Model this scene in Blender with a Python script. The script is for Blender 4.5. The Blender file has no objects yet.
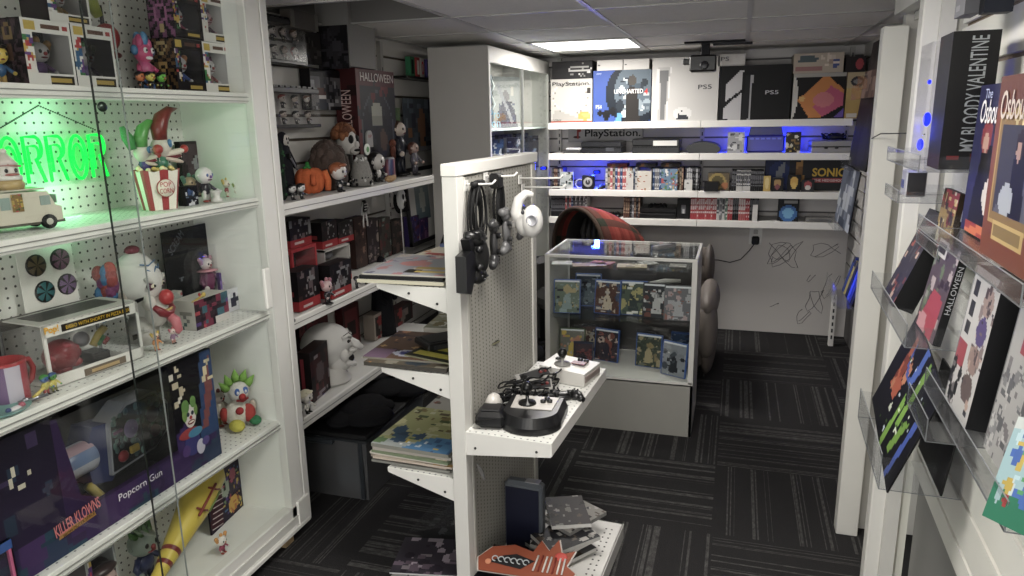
import bpy, math, random
import numpy as np
from mathutils import Vector, Matrix
# ------------------------------------------------------------------ camera, world, exposure
F_PX=720.0; PITCH=math.radians(13.2); YAW=math.radians(17.3); ROLL=math.radians(1.0); EYE=1.5
sc=bpy.context.scene; col=sc.collection
fwd=Vector((-math.sin(YAW)*math.cos(PITCH),math.cos(YAW)*math.cos(PITCH),-math.sin(PITCH)))
r0=Vector((math.cos(YAW),math.sin(YAW),0)); u0=r0.cross(fwd)
rgt=math.cos(ROLL)*r0-math.sin(ROLL)*u0; upv=math.sin(ROLL)*r0+math.cos(ROLL)*u0
cd=bpy.data.cameras.new('camera'); cam=bpy.data.objects.new('camera',cd); col.objects.link(cam); sc.camera=cam
cd.sensor_width=36; cd.lens=F_PX/1024*36; cd.clip_start=.02
m3=Matrix((rgt,upv,-fwd)).transposed(); cam.matrix_world=Matrix.Translation((0,0,EYE))@m3.to_4x4()
w=bpy.data.worlds.new('world'); sc.world=w; w.use_nodes=True
w.node_tree.nodes['Background'].inputs[0].default_value=(.92,.93,.9,1); w.node_tree.nodes['Background'].inputs[1].default_value=1.0   # soft ambient fill, let in by the wall left out behind the viewpoint
sc.view_settings.view_transform='Standard'; sc.view_settings.look='None'; sc.view_settings.gamma=1
sc.view_settings.use_curve_mapping=False; sc.view_settings.exposure=0.35
def area(name,loc,size,power,color=(1,1,1),rot=(0,0,0),sy=None,parent=None):
    l=bpy.data.lights.new(name,'AREA'); l.energy=power; l.color=color; l.size=size; l.shape='RECTANGLE'; l.size_y=sy or size
    o=bpy.data.objects.new(name,l); o.location=loc; o.rotation_euler=rot; col.objects.link(o); return o
CEIL=1.92
# ceiling panel lamps: the visible one by the far wall, and those above and behind the viewpoint
PANELS=[(-.87,4.38,17),(-.27,1.58,13),(-.27,-.66,12)]
for i,(x,y,p) in enumerate(PANELS): area('ceiling_and_case_light',(x,y,CEIL-.02),.5,p,(1.0,.96,.90))
area('frontal_fill_light',(-.35,-1.55,1.0),3.2,44,(1,.975,.94),(math.radians(98),0,0),sy=1.7)   # unseen area light added behind the viewpoint as frontal fill
# blue LED strips behind the stock, green glow of the neon sign
BLUE=(.02,.05,1.0)
# ------------------------------------------------------------------ projection: a pixel of the 1024x576 frame meets a plane of the room
def ray(px,py): return fwd+(px-512)/F_PX*rgt+(288-py)/F_PX*upv
def on_z(px,py,z): d=ray(px,py); t=(z-EYE)/d.z; return Vector((d.x*t,d.y*t,z))
def on_y(px,py,y): d=ray(px,py); t=y/d.y; return Vector((d.x*t,y,EYE+d.z*t))
def on_x(px,py,x): d=ray(px,py); t=x/d.x; return Vector((x,d.y*t,EYE+d.z*t))
def proj(x,y,z):
    v=Vector((x,y,z-EYE)); k=v.dot(fwd); return 512+F_PX*v.dot(rgt)/k, 288-F_PX*v.dot(upv)/k
def _solve(f,a,b):
    fa=f(a)
    for _ in range(50):
        m=(a+b)/2; fm=f(m)
        if (fm>0)==(fa>0): a,fa=m,fm
        else: b=m
    return (a+b)/2
def YX(px,x,z): return _solve(lambda y:proj(x,y,z)[0]-px,.35,6.5)          # y of a column px on the plane x, height z
def XY(px,y,z): return _solve(lambda x:proj(x,y,z)[0]-px,-2.5,1.5)         # x of a column px on the plane y
def ZZ(py,x,y): return _solve(lambda z:proj(x,y,z)[1]-py,-.5,2.6)          # height of a row py above (x,y)
# ------------------------------------------------------------------ colours and materials
def lin(c):
    if isinstance(c,str):
        if len(c)==3: c=''.join(k*2 for k in c)
        c=[int(c[i:i+2],16)/255 for i in (0,2,4)]
        return tuple(((k+.055)/1.055)**2.4 if k>.04045 else k/12.92 for k in c)
    return tuple(c)
MATS={}
def newmat(n):
    m=bpy.data.materials.new(n); m.use_nodes=True; nt=m.node_tree; nt.nodes.clear()
    o=nt.nodes.new('ShaderNodeOutputMaterial'); return m,nt,o
def N(nt,t,**k):
    n=nt.nodes.new(t)
    for a,b in k.items():
        if a.startswith('i'): n.inputs[int(a[1:])].default_value=b
        else: setattr(n,a,b)
    return n
def L(nt,a,b): nt.links.new(a,b)
def finish(name,rough=.5,metal=0,spec=.5,coat=0,noise=0,nscale=40,bump=0):
    m,nt,o=newmat(name); b=N(nt,'ShaderNodeBsdfPrincipled'); L(nt,b.outputs[0],o.inputs[0])
    b.inputs['Roughness'].default_value=rough; b.inputs['Metallic'].default_value=metal
    b.inputs['Specular IOR Level'].default_value=spec; b.inputs['Coat Weight'].default_value=coat
    a=N(nt,'ShaderNodeAttribute',attribute_name='Col'); c=a.outputs[0]
    if noise or bump:
        tc=N(nt,'ShaderNodeTexCoord'); nz=N(nt,'ShaderNodeTexNoise'); nz.inputs['Scale'].default_value=nscale; nz.inputs['Detail'].default_value=4
        L(nt,tc.outputs['Object'],nz.inputs['Vector'])
        if noise:
            mr=N(nt,'ShaderNodeMapRange'); mr.inputs[3].default_value=1-noise; mr.inputs[4].default_value=1+noise; L(nt,nz.outputs[0],mr.inputs[0])
            mx=N(nt,'ShaderNodeVectorMath',operation='SCALE'); L(nt,c,mx.inputs[0]); L(nt,mr.outputs[0],mx.inputs['Scale']); c=mx.outputs[0]
        if bump:
            bp=N(nt,'ShaderNodeBump'); bp.inputs['Strength'].default_value=bump; bp.inputs['Distance'].default_value=.004
            L(nt,nz.outputs[0],bp.inputs['Height']); L(nt,bp.outputs[0],b.inputs['Normal'])
    L(nt,c,b.inputs['Base Color']); MATS[name]=m; return m
finish('paint',.55,noise=.04,nscale=9); finish('print',.5,spec=.22); finish('gloss',.28,spec=.35); finish('satin',.38)
finish('plastic',.32); finish('rubber',.6,spec=.3); finish('cloth',.9,spec=.15,noise=.25,nscale=120,bump=.5); finish('hair',.85,noise=.5,nscale=150,bump=1.0)
finish('metal',.3,metal=.9); finish('leather',.6,noise=.12,nscale=18,bump=.35); finish('wall_paint',.75,spec=.25,noise=.03,nscale=3)
finish('tile',.95,spec=.1,noise=.07,nscale=70,bump=.3); finish('wood',.6,noise=.2,nscale=12)
def clear(name,tint=(1,1,1),k=1.0,rough=.02,base=.03,haze=0):
    m,nt,o=newmat(name); t=N(nt,'ShaderNodeBsdfTransparent'); t.inputs[0].default_value=(*tint,1)
    g=N(nt,'ShaderNodeBsdfGlossy'); g.inputs['Roughness'].default_value=rough; g.inputs[0].default_value=(1,1,1,1)
    lw=N(nt,'ShaderNodeLayerWeight'); lw.inputs[0].default_value=.5; pw=N(nt,'ShaderNodeMath',operation='POWER'); pw.inputs[1].default_value=4.0; L(nt,lw.outputs['Facing'],pw.inputs[0])
    mu=N(nt,'ShaderNodeMath',operation='MULTIPLY_ADD',use_clamp=True); mu.inputs[1].default_value=k*.5; mu.inputs[2].default_value=base; L(nt,pw.outputs[0],mu.inputs[0])
    mx=N(nt,'ShaderNodeMixShader'); L(nt,mu.outputs[0],mx.inputs[0]); L(nt,t.outputs[0],mx.inputs[1]); L(nt,g.outputs[0],mx.inputs[2]); s=mx.outputs[0]
    if haze:
        d=N(nt,'ShaderNodeBsdfDiffuse'); d.inputs[0].default_value=(.7,.7,.72,1); m2=N(nt,'ShaderNodeMixShader'); m2.inputs[0].default_value=haze
        L(nt,s,m2.inputs[1]); L(nt,d.outputs[0],m2.inputs[2]); s=m2.outputs[0]
    L(nt,s,o.inputs[0]); MATS[name]=m
clear('glass',(.98,.99,.985),.8,.01,0.02); clear('blister',(.93,.93,.94),1.2,.08,.02,.012); clear('acrylic',(.95,.955,.96),.8,.05,.02,.015); clear('thin_film',(.97,.97,.97),.25,.15,.01,.01)
clear('tote_plastic',(.25,.30,.36),.6,.3,.02,.10)
def emit(name,c,s):
    m,nt,o=newmat(name); e=N(nt,'ShaderNodeEmission'); e.inputs[0].default_value=(*lin(c),1); e.inputs[1].default_value=s; L(nt,e.outputs[0],o.inputs[0]); MATS[name]=m
emit('lamp_panel','fffaf0',5.0); emit('neon_green','20ff50',1.3); emit('blue_glow','1420ff',3.2)
def peg(name,c,hole,sp,rad,ax,stretch=1.0,off=0.0):   # perforated board: round or slotted holes on a square pitch
    m,nt,o=newmat(name); b=N(nt,'ShaderNodeBsdfPrincipled'); b.inputs['Roughness'].default_value=.5; L(nt,b.outputs[0],o.inputs[0])
    tc=N(nt,'ShaderNodeTexCoord'); s=N(nt,'ShaderNodeSeparateXYZ'); L(nt,tc.outputs['Object'],s.inputs[0]); d=[]
    for q,(a,k) in enumerate(zip(ax,(1.0,stretch))):
        f=N(nt,'ShaderNodeMath',operation='MULTIPLY_ADD'); f.inputs[1].default_value=1/sp[q]; f.inputs[2].default_value=50.0+off; L(nt,s.outputs[a],f.inputs[0])
        g=N(nt,'ShaderNodeMath',operation='FRACT'); L(nt,f.outputs[0],g.inputs[0])
        h=N(nt,'ShaderNodeMath',operation='SUBTRACT'); h.inputs[1].default_value=.5; L(nt,g.outputs[0],h.inputs[0])
        e=N(nt,'ShaderNodeMath',operation='MULTIPLY'); e.inputs[1].default_value=sp[q]/(rad*k); L(nt,h.outputs[0],e.inputs[0])
        p=N(nt,'ShaderNodeMath',operation='MULTIPLY'); L(nt,e.outputs[0],p.inputs[0]); L(nt,e.outputs[0],p.inputs[1]); d.append(p)
    ad=N(nt,'ShaderNodeMath',operation='ADD'); L(nt,d[0].outputs[0],ad.inputs[0]); L(nt,d[1].outputs[0],ad.inputs[1])
    lt=N(nt,'ShaderNodeMath',operation='LESS_THAN'); lt.inputs[1].default_value=1.0; L(nt,ad.outputs[0],lt.inputs[0])
    mx=N(nt,'ShaderNodeMix',data_type='RGBA'); L(nt,lt.outputs[0],mx.inputs[0]); mx.inputs[6].default_value=(*lin(c),1); mx.inputs[7].default_value=(*lin(hole),1)
    L(nt,mx.outputs[2],b.inputs['Base Color']); MATS[name]=m
peg('pegboard','e8e9e3','3a3c38',(.0254,.0254),.0034,(1,2)); peg('perf_steel','9f9d96','4b4844',(.0254,.0127),.0030,(1,2),1.1); peg('perf_shelf','dcdcd8','77777a',(.02,.0254),.003,(0,1))
def carpet():
    m,nt,o=newmat('carpet'); b=N(nt,'ShaderNodeBsdfPrincipled'); b.inputs['Roughness'].default_value=.95; b.inputs['Specular IOR Level'].default_value=.1; L(nt,b.outputs[0],o.inputs[0])
    tc=N(nt,'ShaderNodeTexCoord'); s=N(nt,'ShaderNodeSeparateXYZ'); L(nt,tc.outputs['Object'],s.inputs[0])
    def M(op,a,bb=None,c=None):
        n=N(nt,'ShaderNodeMath',operation=op)
        for i,v in enumerate((a,bb,c)):
            if v is None: continue
            if isinstance(v,(int,float)): n.inputs[i].default_value=v
            else: L(nt,v,n.inputs[i])
        return n.outputs[0]
    X=M('MULTIPLY_ADD',s.outputs[0],1/.605,40.03); Y=M('MULTIPLY_ADD',s.outputs[1],1/.56,35.57)
    fx,fy=M('FLOOR',X),M('FLOOR',Y); par=M('MODULO',M('ADD',fx,fy),2.0)     # 0 or 1: which way the tile's stripes run
    ux,uy=M('FRACT',X),M('FRACT',Y)
    par=M('SUBTRACT',1.0,par); t=M('ADD',M('MULTIPLY',ux,par),M('MULTIPLY',uy,M('SUBTRACT',1.0,par)))   # coordinate across the stripes
    lng=M('ADD',M('MULTIPLY',uy,par),M('MULTIPLY',ux,M('SUBTRACT',1.0,par)))
    idn=M('ADD',M('MULTIPLY',fx,7.3),M('MULTIPLY',fy,3.1))
    def noise(a,b_,sx,sy,det=0):
        c=N(nt,'ShaderNodeCombineXYZ'); L(nt,M('MULTIPLY',a,sx),c.inputs[0]); L(nt,M('MULTIPLY',b_,sy),c.inputs[1]); L(nt,idn,c.inputs[2])
        n=N(nt,'ShaderNodeTexNoise'); n.inputs['Scale'].default_value=1; n.inputs['Detail'].default_value=det; L(nt,c.outputs[0],n.inputs['Vector']); return n.outputs[0]
    wide=M('GREATER_THAN',noise(t,lng,14,.0),.52); thin=M('GREATER_THAN',noise(t,lng,55,.0,1),.50)
    brk=noise(t,lng,60,25,2)
    st=M('MULTIPLY',M('MULTIPLY',wide,thin),M('MULTIPLY_ADD',brk,1.5,-.25))
    fz=N(nt,'ShaderNodeTexNoise'); fz.inputs['Scale'].default_value=260; fz.inputs['Detail'].default_value=2; L(nt,tc.outputs['Object'],fz.inputs['Vector'])
    fine=M('MULTIPLY_ADD',fz.outputs[0],.8,.6)
    e=M('LESS_THAN',M('MINIMUM',M('MINIMUM',ux,uy),M('MINIMUM',M('SUBTRACT',1.0,ux),M('SUBTRACT',1.0,uy))),.006)
    k=M('SUBTRACT',st,M('MULTIPLY',e,.6))
    mx=N(nt,'ShaderNodeMix',data_type='RGBA'); L(nt,M('MAXIMUM',k,0.0),mx.inputs[0]); mx.inputs[6].default_value=(*lin('2e2d2e'),1); mx.inputs[7].default_value=(*lin('5c5b5a'),1)
    sv=N(nt,'ShaderNodeVectorMath',operation='SCALE'); L(nt,mx.outputs[2],sv.inputs[0]); L(nt,fine,sv.inputs['Scale']); L(nt,sv.outputs[0],b.inputs['Base Color'])
    bp=N(nt,'ShaderNodeBump'); bp.inputs['Strength'].default_value=.6; bp.inputs['Distance'].default_value=.004; L(nt,fz.outputs[0],bp.inputs['Height']); L(nt,bp.outputs[0],b.inputs['Normal'])
    MATS['carpet']=m
carpet()
# ------------------------------------------------------------------ mesh builder with one colour per face
def RZ(a): return Matrix.Rotation(a,4,'Z')
def TR(x=0,y=0,z=0): return Matrix.Translation((x,y,z))
class MB:
    def __init__(s): s.V=[];s.F=[];s.C=[];s.S=[];s.M=Matrix.Identity(4)
    def add(s,vs,fs,c,smooth=False):
        n=len(s.V); M=s.M
        s.V+=[tuple(M@Vector(v)) for v in vs]; s.F+=[tuple(i+n for i in f) for f in fs]
        if isinstance(c,list): s.C+=c
        else: s.C+=[lin(c)]*len(fs)
        s.S+=[smooth]*len(fs)
    def box(s,cx,cy,z0,sx,sy,h,c,b=0.0):    # centre x,y and base z; b = chamfer
        x0,x1,y0,y1,z1=cx-sx/2,cx+sx/2,cy-sy/2,cy+sy/2,z0+h
        if b<=0:
            s.add([(x0,y0,z0),(x1,y0,z0),(x1,y1,z0),(x0,y1,z0),(x0,y0,z1),(x1,y0,z1),(x1,y1,z1),(x0,y1,z1)],
              [(3,2,1,0),(4,5,6,7),(0,1,5,4),(1,2,6,5),(2,3,7,6),(3,0,4,7)],c); return
        b=min(b,sx/2.2,sy/2.2,h/2.2)
        def ring(d,z): return [(x0+b-d*b,y0+0*b+b*(1-d)*0,z)]
        vs=[];
        for z,ins in ((z0,b),(z0+b,0),(z1-b,0),(z1,b)):
            a0,a1,c0,c1=x0+ins,x1-ins,y0+ins,y1-ins; q=b*.7 if ins==0 else b*.3
            vs+=[(a0+q,c0,z),(a1-q,c0,z),(a1,c0+q,z),(a1,c1-q,z),(a1-q,c1,z),(a0+q,c1,z),(a0,c1-q,z),(a0,c0+q,z)]
        fs=[tuple(range(7,-1,-1)),tuple(range(24,32))]
        for r in range(3):
            for i in range(8): j=(i+1)%8; fs.append((r*8+i,r*8+j,r*8+8+j,r*8+8+i))
        s.add(vs,fs,c)
    def ell(s,c,r,k,rot=None,n=14,m=9,warp=None):
        if not hasattr(r,'__len__'): r=(r,r,r)
        vs=[];R=rot or Matrix.Identity(3)
        for i in range(m+1):
            t=math.pi*i/m
            for j in range(n):
                a=2*math.pi*j/n; v=Vector((r[0]*math.sin(t)*math.cos(a),r[1]*math.sin(t)*math.sin(a),r[2]*math.cos(t)))
                if warp: v=Vector(warp(v))
                v=R@v; vs.append((c[0]+v.x,c[1]+v.y,c[2]+v.z))
        fs=[]
        for i in range(m):
            for j in range(n):
                q=(j+1)%n; a,b,d,e=i*n+j,i*n+q,(i+1)*n+q,(i+1)*n+j
                fs.append((a,e,d) if i==0 else ((a,e,b) if i==m-1 else (a,e,d,b)))
        s.add(vs,fs,k,True)
    def lathe(s,pr,k,c=(0,0,0),n=20,smooth=True,axis=None,cf=None):   # pr: (radius,z) pairs; cf(j,i)->colour
        vs=[];R=axis or Matrix.Identity(3)
        for r,z in pr:
            for j in range(n):
                a=2*math.pi*j/n; v=R@Vector((r*math.cos(a),r*math.sin(a),z)); vs.append((c[0]+v.x,c[1]+v.y,c[2]+v.z))
        fs=[];cs=[]
        for i in range(len(pr)-1):
            for j in range(n):
                q=(j+1)%n; fs.append((i*n+j,i*n+q,(i+1)*n+q,(i+1)*n+j)); cs.append(lin(cf(j,i)) if cf else lin(k))
        for i in (0,len(pr)-1):
            if pr[i][0]>1e-6: fs.append(tuple(range(i*n,i*n+n)) if i else tuple(range(n-1,-1,-1))); cs.append(lin(k))
        s.add(vs,fs,cs,smooth)
    def tube(s,pts,r,k,n=8,closed=False):
        pts=[Vector(p) for p in pts]; rs=r if hasattr(r,'__len__') else [r]*len(pts); vs=[]; m=len(pts); prev=None
        for i,p in enumerate(pts):
            a=pts[(i-1)%m] if (closed or i>0) else p; b=pts[(i+1)%m] if (closed or i<m-1) else p
            t=(b-a).normalized() if (b-a).length>1e-9 else Vector((0,0,1))
            u=prev if prev else (Vector((0,0,1)) if abs(t.z)<.9 else Vector((1,0,0)))
            u=(u-t*u.dot(t)); u=u.normalized() if u.length>1e-6 else t.orthogonal().normalized(); prev=u; v=t.cross(u)
            for j in range(n): q=2*math.pi*j/n; vs.append(tuple(p+rs[i]*(math.cos(q)*u+math.sin(q)*v)))
        fs=[]
        for i in range(m if closed else m-1):
            for j in range(n): q=(j+1)%n; o=(i+1)%m; fs.append((i*n+j,i*n+q,o*n+q,o*n+j))
        if not closed: fs+= [tuple(range(n-1,-1,-1)),tuple(range((m-1)*n,m*n))]
        s.add(vs,fs,k,True)
    def prism(s,poly,d0,d1,k,plane='xz',ks=None):   # polygon extruded across the third axis from d0 to d1
        n=len(poly); f={'xz':lambda a,b,d:(a,d,b),'xy':lambda a,b,d:(a,b,d),'yz':lambda a,b,d:(d,a,b)}[plane]
        vs=[f(a,b,d0) for a,b in poly]+[f(a,b,d1) for a,b in poly]
        fs=[tuple(range(n)),tuple(range(2*n-1,n-1,-1))]+[(i,(i+1)%n,n+(i+1)%n,n+i) for i in range(n)]
        s.add(vs,fs,[lin(k)]*2+[lin(ks or k)]*n)
    def art(s,p,u,v,nu,nv,spec,seed=1):   # printed picture: a grid of coloured cells on the quad p, p+u, p+u+v, p+v
        p,u,v=Vector(p),Vector(u),Vector(v); cols=paint(spec,nu,nv,seed)
        vs=[tuple(p+u*(i/nu)+v*(j/nv)) for j in range(nv+1) for i in range(nu+1)]; w=nu+1
        fs=[(j*w+i,j*w+i+1,(j+1)*w+i+1,(j+1)*w+i) for j in range(nv) for i in range(nu)]
        s.add(vs,fs,[tuple(c) for c in cols.reshape(-1,3)])
def paint(spec,nu,nv,seed=1):
    U,V=np.meshgrid((np.arange(nu)+.5)/nu,(np.arange(nv)+.5)/nv); A=np.zeros((nv,nu,3)); rs=np.random.RandomState(seed)
    for o in spec:
        k=o[0]
        if k=='bg': A[:]=lin(o[1])
        elif k=='g': a,b=np.array(lin(o[1])),np.array(lin(o[2])); A[:]=a*V[...,None]+b*(1-V[...,None])
        elif k=='r': A[(U>=o[1])&(U<=o[3])&(V>=o[2])&(V<=o[4])]=lin(o[5])
        elif k=='e': A[((U-o[1])/o[3])**2+((V-o[2])/o[4])**2<1]=lin(o[5])
        elif k=='o': q=((U-o[1])/o[3])**2+((V-o[2])/o[4])**2; A[(q<1)&(q>o[6])]=lin(o[5])
        elif k=='p':
            P=o[1]; ins=np.zeros(U.shape,bool); j=len(P)-1
            for i in range(len(P)):
                (xi,yi),(xj,yj)=P[i],P[j]; ins^=((yi>V)!=(yj>V))&(U<(xj-xi)*(V-yi)/((yj-yi) or 1e-9)+xi); j=i
            A[ins]=lin(o[2])
        elif k=='b':
            n,r0,r1,pal=o[1:5]; reg=o[5] if len(o)>5 else (0,0,1,1)
            if n>9: n=int(n*1.7); r0,r1=r0*.55,r1*.75
            for q_ in range(n):
                cx=reg[0]+rs.rand()*(reg[2]-reg[0]); cy=reg[1]+rs.rand()*(reg[3]-reg[1]); r=r0+rs.rand()*(r1-r0)
                ry=r*(.6+rs.rand())*nu/nv; cc=np.array(lin(pal[rs.randint(len(pal))]))*(.8+.4*rs.rand())
                if q_%3==2: A[(abs(U-cx)<r)&(abs(V-cy)<ry*.35)]=cc
                else: A[((U-cx)/r)**2+((V-cy)/ry)**2<1]=cc
        elif k=='h':
            n,pal=o[1:3]; A[:]=np.array([lin(pal[i%len(pal)]) for i in range(n)])[np.minimum((U*n).astype(int),n-1)]
        elif k=='x':   # rays from a centre
            a=np.arctan2((V-o[2])*nv/nu,U-o[1]); A[(np.floor(a/math.pi*o[3])%2==0)]=lin(o[4])
        elif k=='n': A*=1+o[1]*(rs.rand(nv,nu,1)*2-1)
    return np.clip(A,0,1)
def tag(o,label=None,cat=None,group=None,kind=None):
    for k,v in (('label',label),('category',cat),('group',group),('kind',kind)):
        if v: o[k]=v
    return o
def build(name,mb,mat,parent=None,bevel=0,mw=None):
    me=bpy.data.meshes.new(name); me.from_pydata(mb.V,[],mb.F); me.update()
    ca=me.color_attributes.new('Col','FLOAT_COLOR','CORNER'); n=[len(f) for f in mb.F]
    C=np.array(mb.C,np.float32).reshape(-1,3); g=C.mean(1,keepdims=True); C=g+(C-g)*.78; C=C*(.80 if mat in('print','plastic','gloss','cloth','rubber') else 1)
    arr=np.ones((sum(n),4),np.float32); arr[:,:3]=np.repeat(C,n,axis=0); ca.data.foreach_set('color',arr.ravel())
    me.polygons.foreach_set('use_smooth',mb.S); me.materials.append(MATS[mat])
    o=bpy.data.objects.new(name,me); col.objects.link(o)
    if parent: o.parent=parent
    if mw is not None: o.matrix_world=mw
    if bevel: q=o.modifiers.new('bevel','BEVEL'); q.width=bevel; q.segments=2; q.limit_method='ANGLE'
    return o
def thing(name,label,cat,loc=(0,0,0),rz=0,group=None):
    o=bpy.data.objects.new(name,None); col.objects.link(o); o.location=loc; o.rotation_euler=(0,0,rz); o.empty_display_size=.05
    return tag(o,label,cat,group)
def structure(name,mb,mat='wall_paint'): return tag(build(name,mb,mat),kind='structure')
def single(name,label,cat,mb,mat,loc=(0,0,0),rz=0,group=None,kind=None,rot=None):
    o=build(name,mb,mat); o.location=loc; o.rotation_euler=rot if rot else (0,0,rz); return tag(o,label,cat,group,kind)
def copy_thing(o,parent=None):
    c=o.copy(); col.objects.link(c)
    if parent: c.parent=parent
    for ch in [k for k in o.children]: copy_thing(ch,c)
    return c
def text(s,w,h,c,parent,M,mat='print',ext=.0006,name='lettering',bold=0,shear=0):
    cu=bpy.data.curves.new(name,'FONT'); cu.body=s; cu.size=1; cu.extrude=0; cu.align_x='CENTER'; cu.offset=bold; cu.shear=shear; cu.resolution_u=3
    t=bpy.data.objects.new(name,cu); me=bpy.data.meshes.new_from_object(t); bpy.data.objects.remove(t); bpy.data.curves.remove(cu)
    co=np.empty(len(me.vertices)*3,np.float32); me.vertices.foreach_get('co',co); co=co.reshape(-1,3)
    a,b=co.min(0),co.max(0); co=(co-(a+b)/2); co[:,0]*=w/max(b[0]-a[0],1e-6); co[:,1]*=h/max(b[1]-a[1],1e-6)
    # lettering lies in local x (reading) and z (up), a hair in front of its surface
    co=np.stack([co[:,0],np.full(len(co),-ext),co[:,1]],1); me.vertices.foreach_set('co',co.ravel().astype(np.float32)); me.update()
    ca=me.color_attributes.new('Col','FLOAT_COLOR','CORNER'); ca.data.foreach_set('color',np.tile(np.array([*lin(c),1],np.float32),len(me.loops)))
    me.materials.clear(); me.materials.append(MATS[mat]); me.name=name; o=bpy.data.objects.new(name,me); col.objects.link(o)
    if parent: o.parent=parent
    o.matrix_local=M; return o
H90=math.pi/2
def carton(mb,w,d,h,front,side='222222',top=None,nu=16,nv=None,seed=1,left=None,right=None):   # closed box, picture on the front (local -y)
    nv=nv or max(4,int(nu*h/w)); top=top or side
    mb.art((-w/2,-d/2,0),(w,0,0),(0,0,h),nu,nv,front,seed)
    a=max(3,int(nu*d/w))
    if isinstance(left,list): mb.art((-w/2,d/2,0),(0,-d,0),(0,0,h),min(a,16),nv,left,seed+1)
    else: mb.add([(-w/2,d/2,0),(-w/2,-d/2,0),(-w/2,-d/2,h),(-w/2,d/2,h)],[(0,1,2,3)],left or side)
    if isinstance(right,list): mb.art((w/2,-d/2,0),(0,d,0),(0,0,h),min(a,16),nv,right,seed+2)
    else: mb.add([(w/2,-d/2,0),(w/2,d/2,0),(w/2,d/2,h),(w/2,-d/2,h)],[(0,1,2,3)],right or side)
    mb.add([(w/2,d/2,0),(-w/2,d/2,0),(-w/2,d/2,h),(w/2,d/2,h)],[(0,1,2,3)],side)
    mb.add([(-w/2,-d/2,h),(w/2,-d/2,h),(w/2,d/2,h),(-w/2,d/2,h)],[(0,1,2,3)],top)
    mb.add([(-w/2,d/2,0),(w/2,d/2,0),(w/2,-d/2,0),(-w/2,-d/2,0)],[(0,1,2,3)],side)
# ================================================================== the room
WL,WR,WF,WN=-1.80,.46,5.18,-1.6      # left wall plane, right wall offset (x = WR + .04 y), far wall, near wall
def mw(loc): m=MB(); m.M=TR(-loc[0],-loc[1],-loc[2]); return m
m=MB(); m.add([(-2.2,WN,0),(1.6,WN,0),(1.6,WF+.1,0),(-2.2,WF+.1,0)],[(0,1,2,3)],'333'); structure('floor',m,'carpet')
# suspended ceiling with one open tile beside the pillar
HX0,HX1,HY0,HY1=-1.8,-1.2,2.62,3.42
m=MB(); rs=random.Random(4)
xs=[-2.38,-1.78,-1.18,-.58,.02,.62,1.22,1.82]; ys=[-1.5+.56*i for i in range(13)]
for i in range(len(xs)-1):
    for j in range(len(ys)-1):
        if i==1 and j in (7,): continue
        k=rs.uniform(.94,1.04); c=tuple(v*k for v in lin('dddad4'))
        m.add([(xs[i],ys[j],CEIL),(xs[i],ys[j+1],CEIL),(xs[i+1],ys[j+1],CEIL),(xs[i+1],ys[j],CEIL)],[(0,1,2,3)],[c])
structure('ceiling',m,'tile')
m=MB()
for x in xs: m.box(x,2,CEIL-.004,.022,7.4,.006,'b9b7b4')
for y in ys: m.box(-.3,y,CEIL-.0045,4.2,.022,.006,'a9a7a4')
structure('trim_1',m,'satin')
m=MB(); x0,x1,y0,y1=-1.80,-1.18,ys[7],ys[8]; c='6f6d6a'
m.add([(x0,y0,CEIL),(x1,y0,CEIL),(x1,y1,CEIL),(x0,y1,CEIL),(x0,y0,CEIL+.3),(x1,y0,CEIL+.3),(x1,y1,CEIL+.3),(x0,y1,CEIL+.3)],[(4,5,6,7),(0,1,5,4),(1,2,6,5),(2,3,7,6),(3,0,4,7)],c)
structure('trim_2',m)
def slats(name,p,dirv,nrm,length,z0,z1,sp,z_phase,c='dcd9d2',groove='6a5848',g=.012):
    m=MB(); d=Vector((*dirv,0)).normalized(); n=Vector((*nrm,0)).normalized(); p=Vector((*p,0))
    def slab(a,b,off0,off1,cc):
        q=[p+n*off1,p+d*length+n*off1,p+d*length+n*off0,p+n*off0]
        vs=[(v.x,v.y,a) for v in q]+[(v.x,v.y,b) for v in q]
        m.add(vs,[(3,2,1,0),(4,5,6,7),(0,1,5,4),(1,2,6,5),(2,3,7,6),(3,0,4,7)],cc)
    slab(z0,z1,-.03,-.012,groove)
    z=z_phase-math.floor((z_phase-z0)/sp)*sp; edges=[z0]
    while z<z1: edges.append(z); z+=sp
    edges.append(z1)
    for a,b in zip(edges[:-1],edges[1:]):
        a2=a+(g/2 if a>z0 else 0); b2=b-(g/2 if b<z1 else 0)
        if b2-a2>.01: slab(a2,b2,-.012,0,c)
    return structure(name,m,'paint')
# left wall: slat panels; below them painted wall
slats('wall_left',(WL,2.1),(0,1),(1,0),3.2,.30,CEIL,.1,1.53,'d3d0ca','55483c')
m=MB(); m.add([(WL-.03,WN,0),(WL-.03,WF,0),(WL-.03,WF,CEIL+.3),(WL-.03,WN,CEIL+.3)],[(0,1,2,3)],'77757a'); structure('wall_left_lower',m)
# far wall: painted below, slats above
m=MB(); m.box(-.3,WF+.08,0,3.6,.1,.83,'cac5c1'); structure('wall_far_lower',m)
slats('wall_far',(-2.0,WF+.03),(1,0),(0,-1),3.2,.83,CEIL,.1,1.155,'cbc7c6','5c5858')
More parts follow.
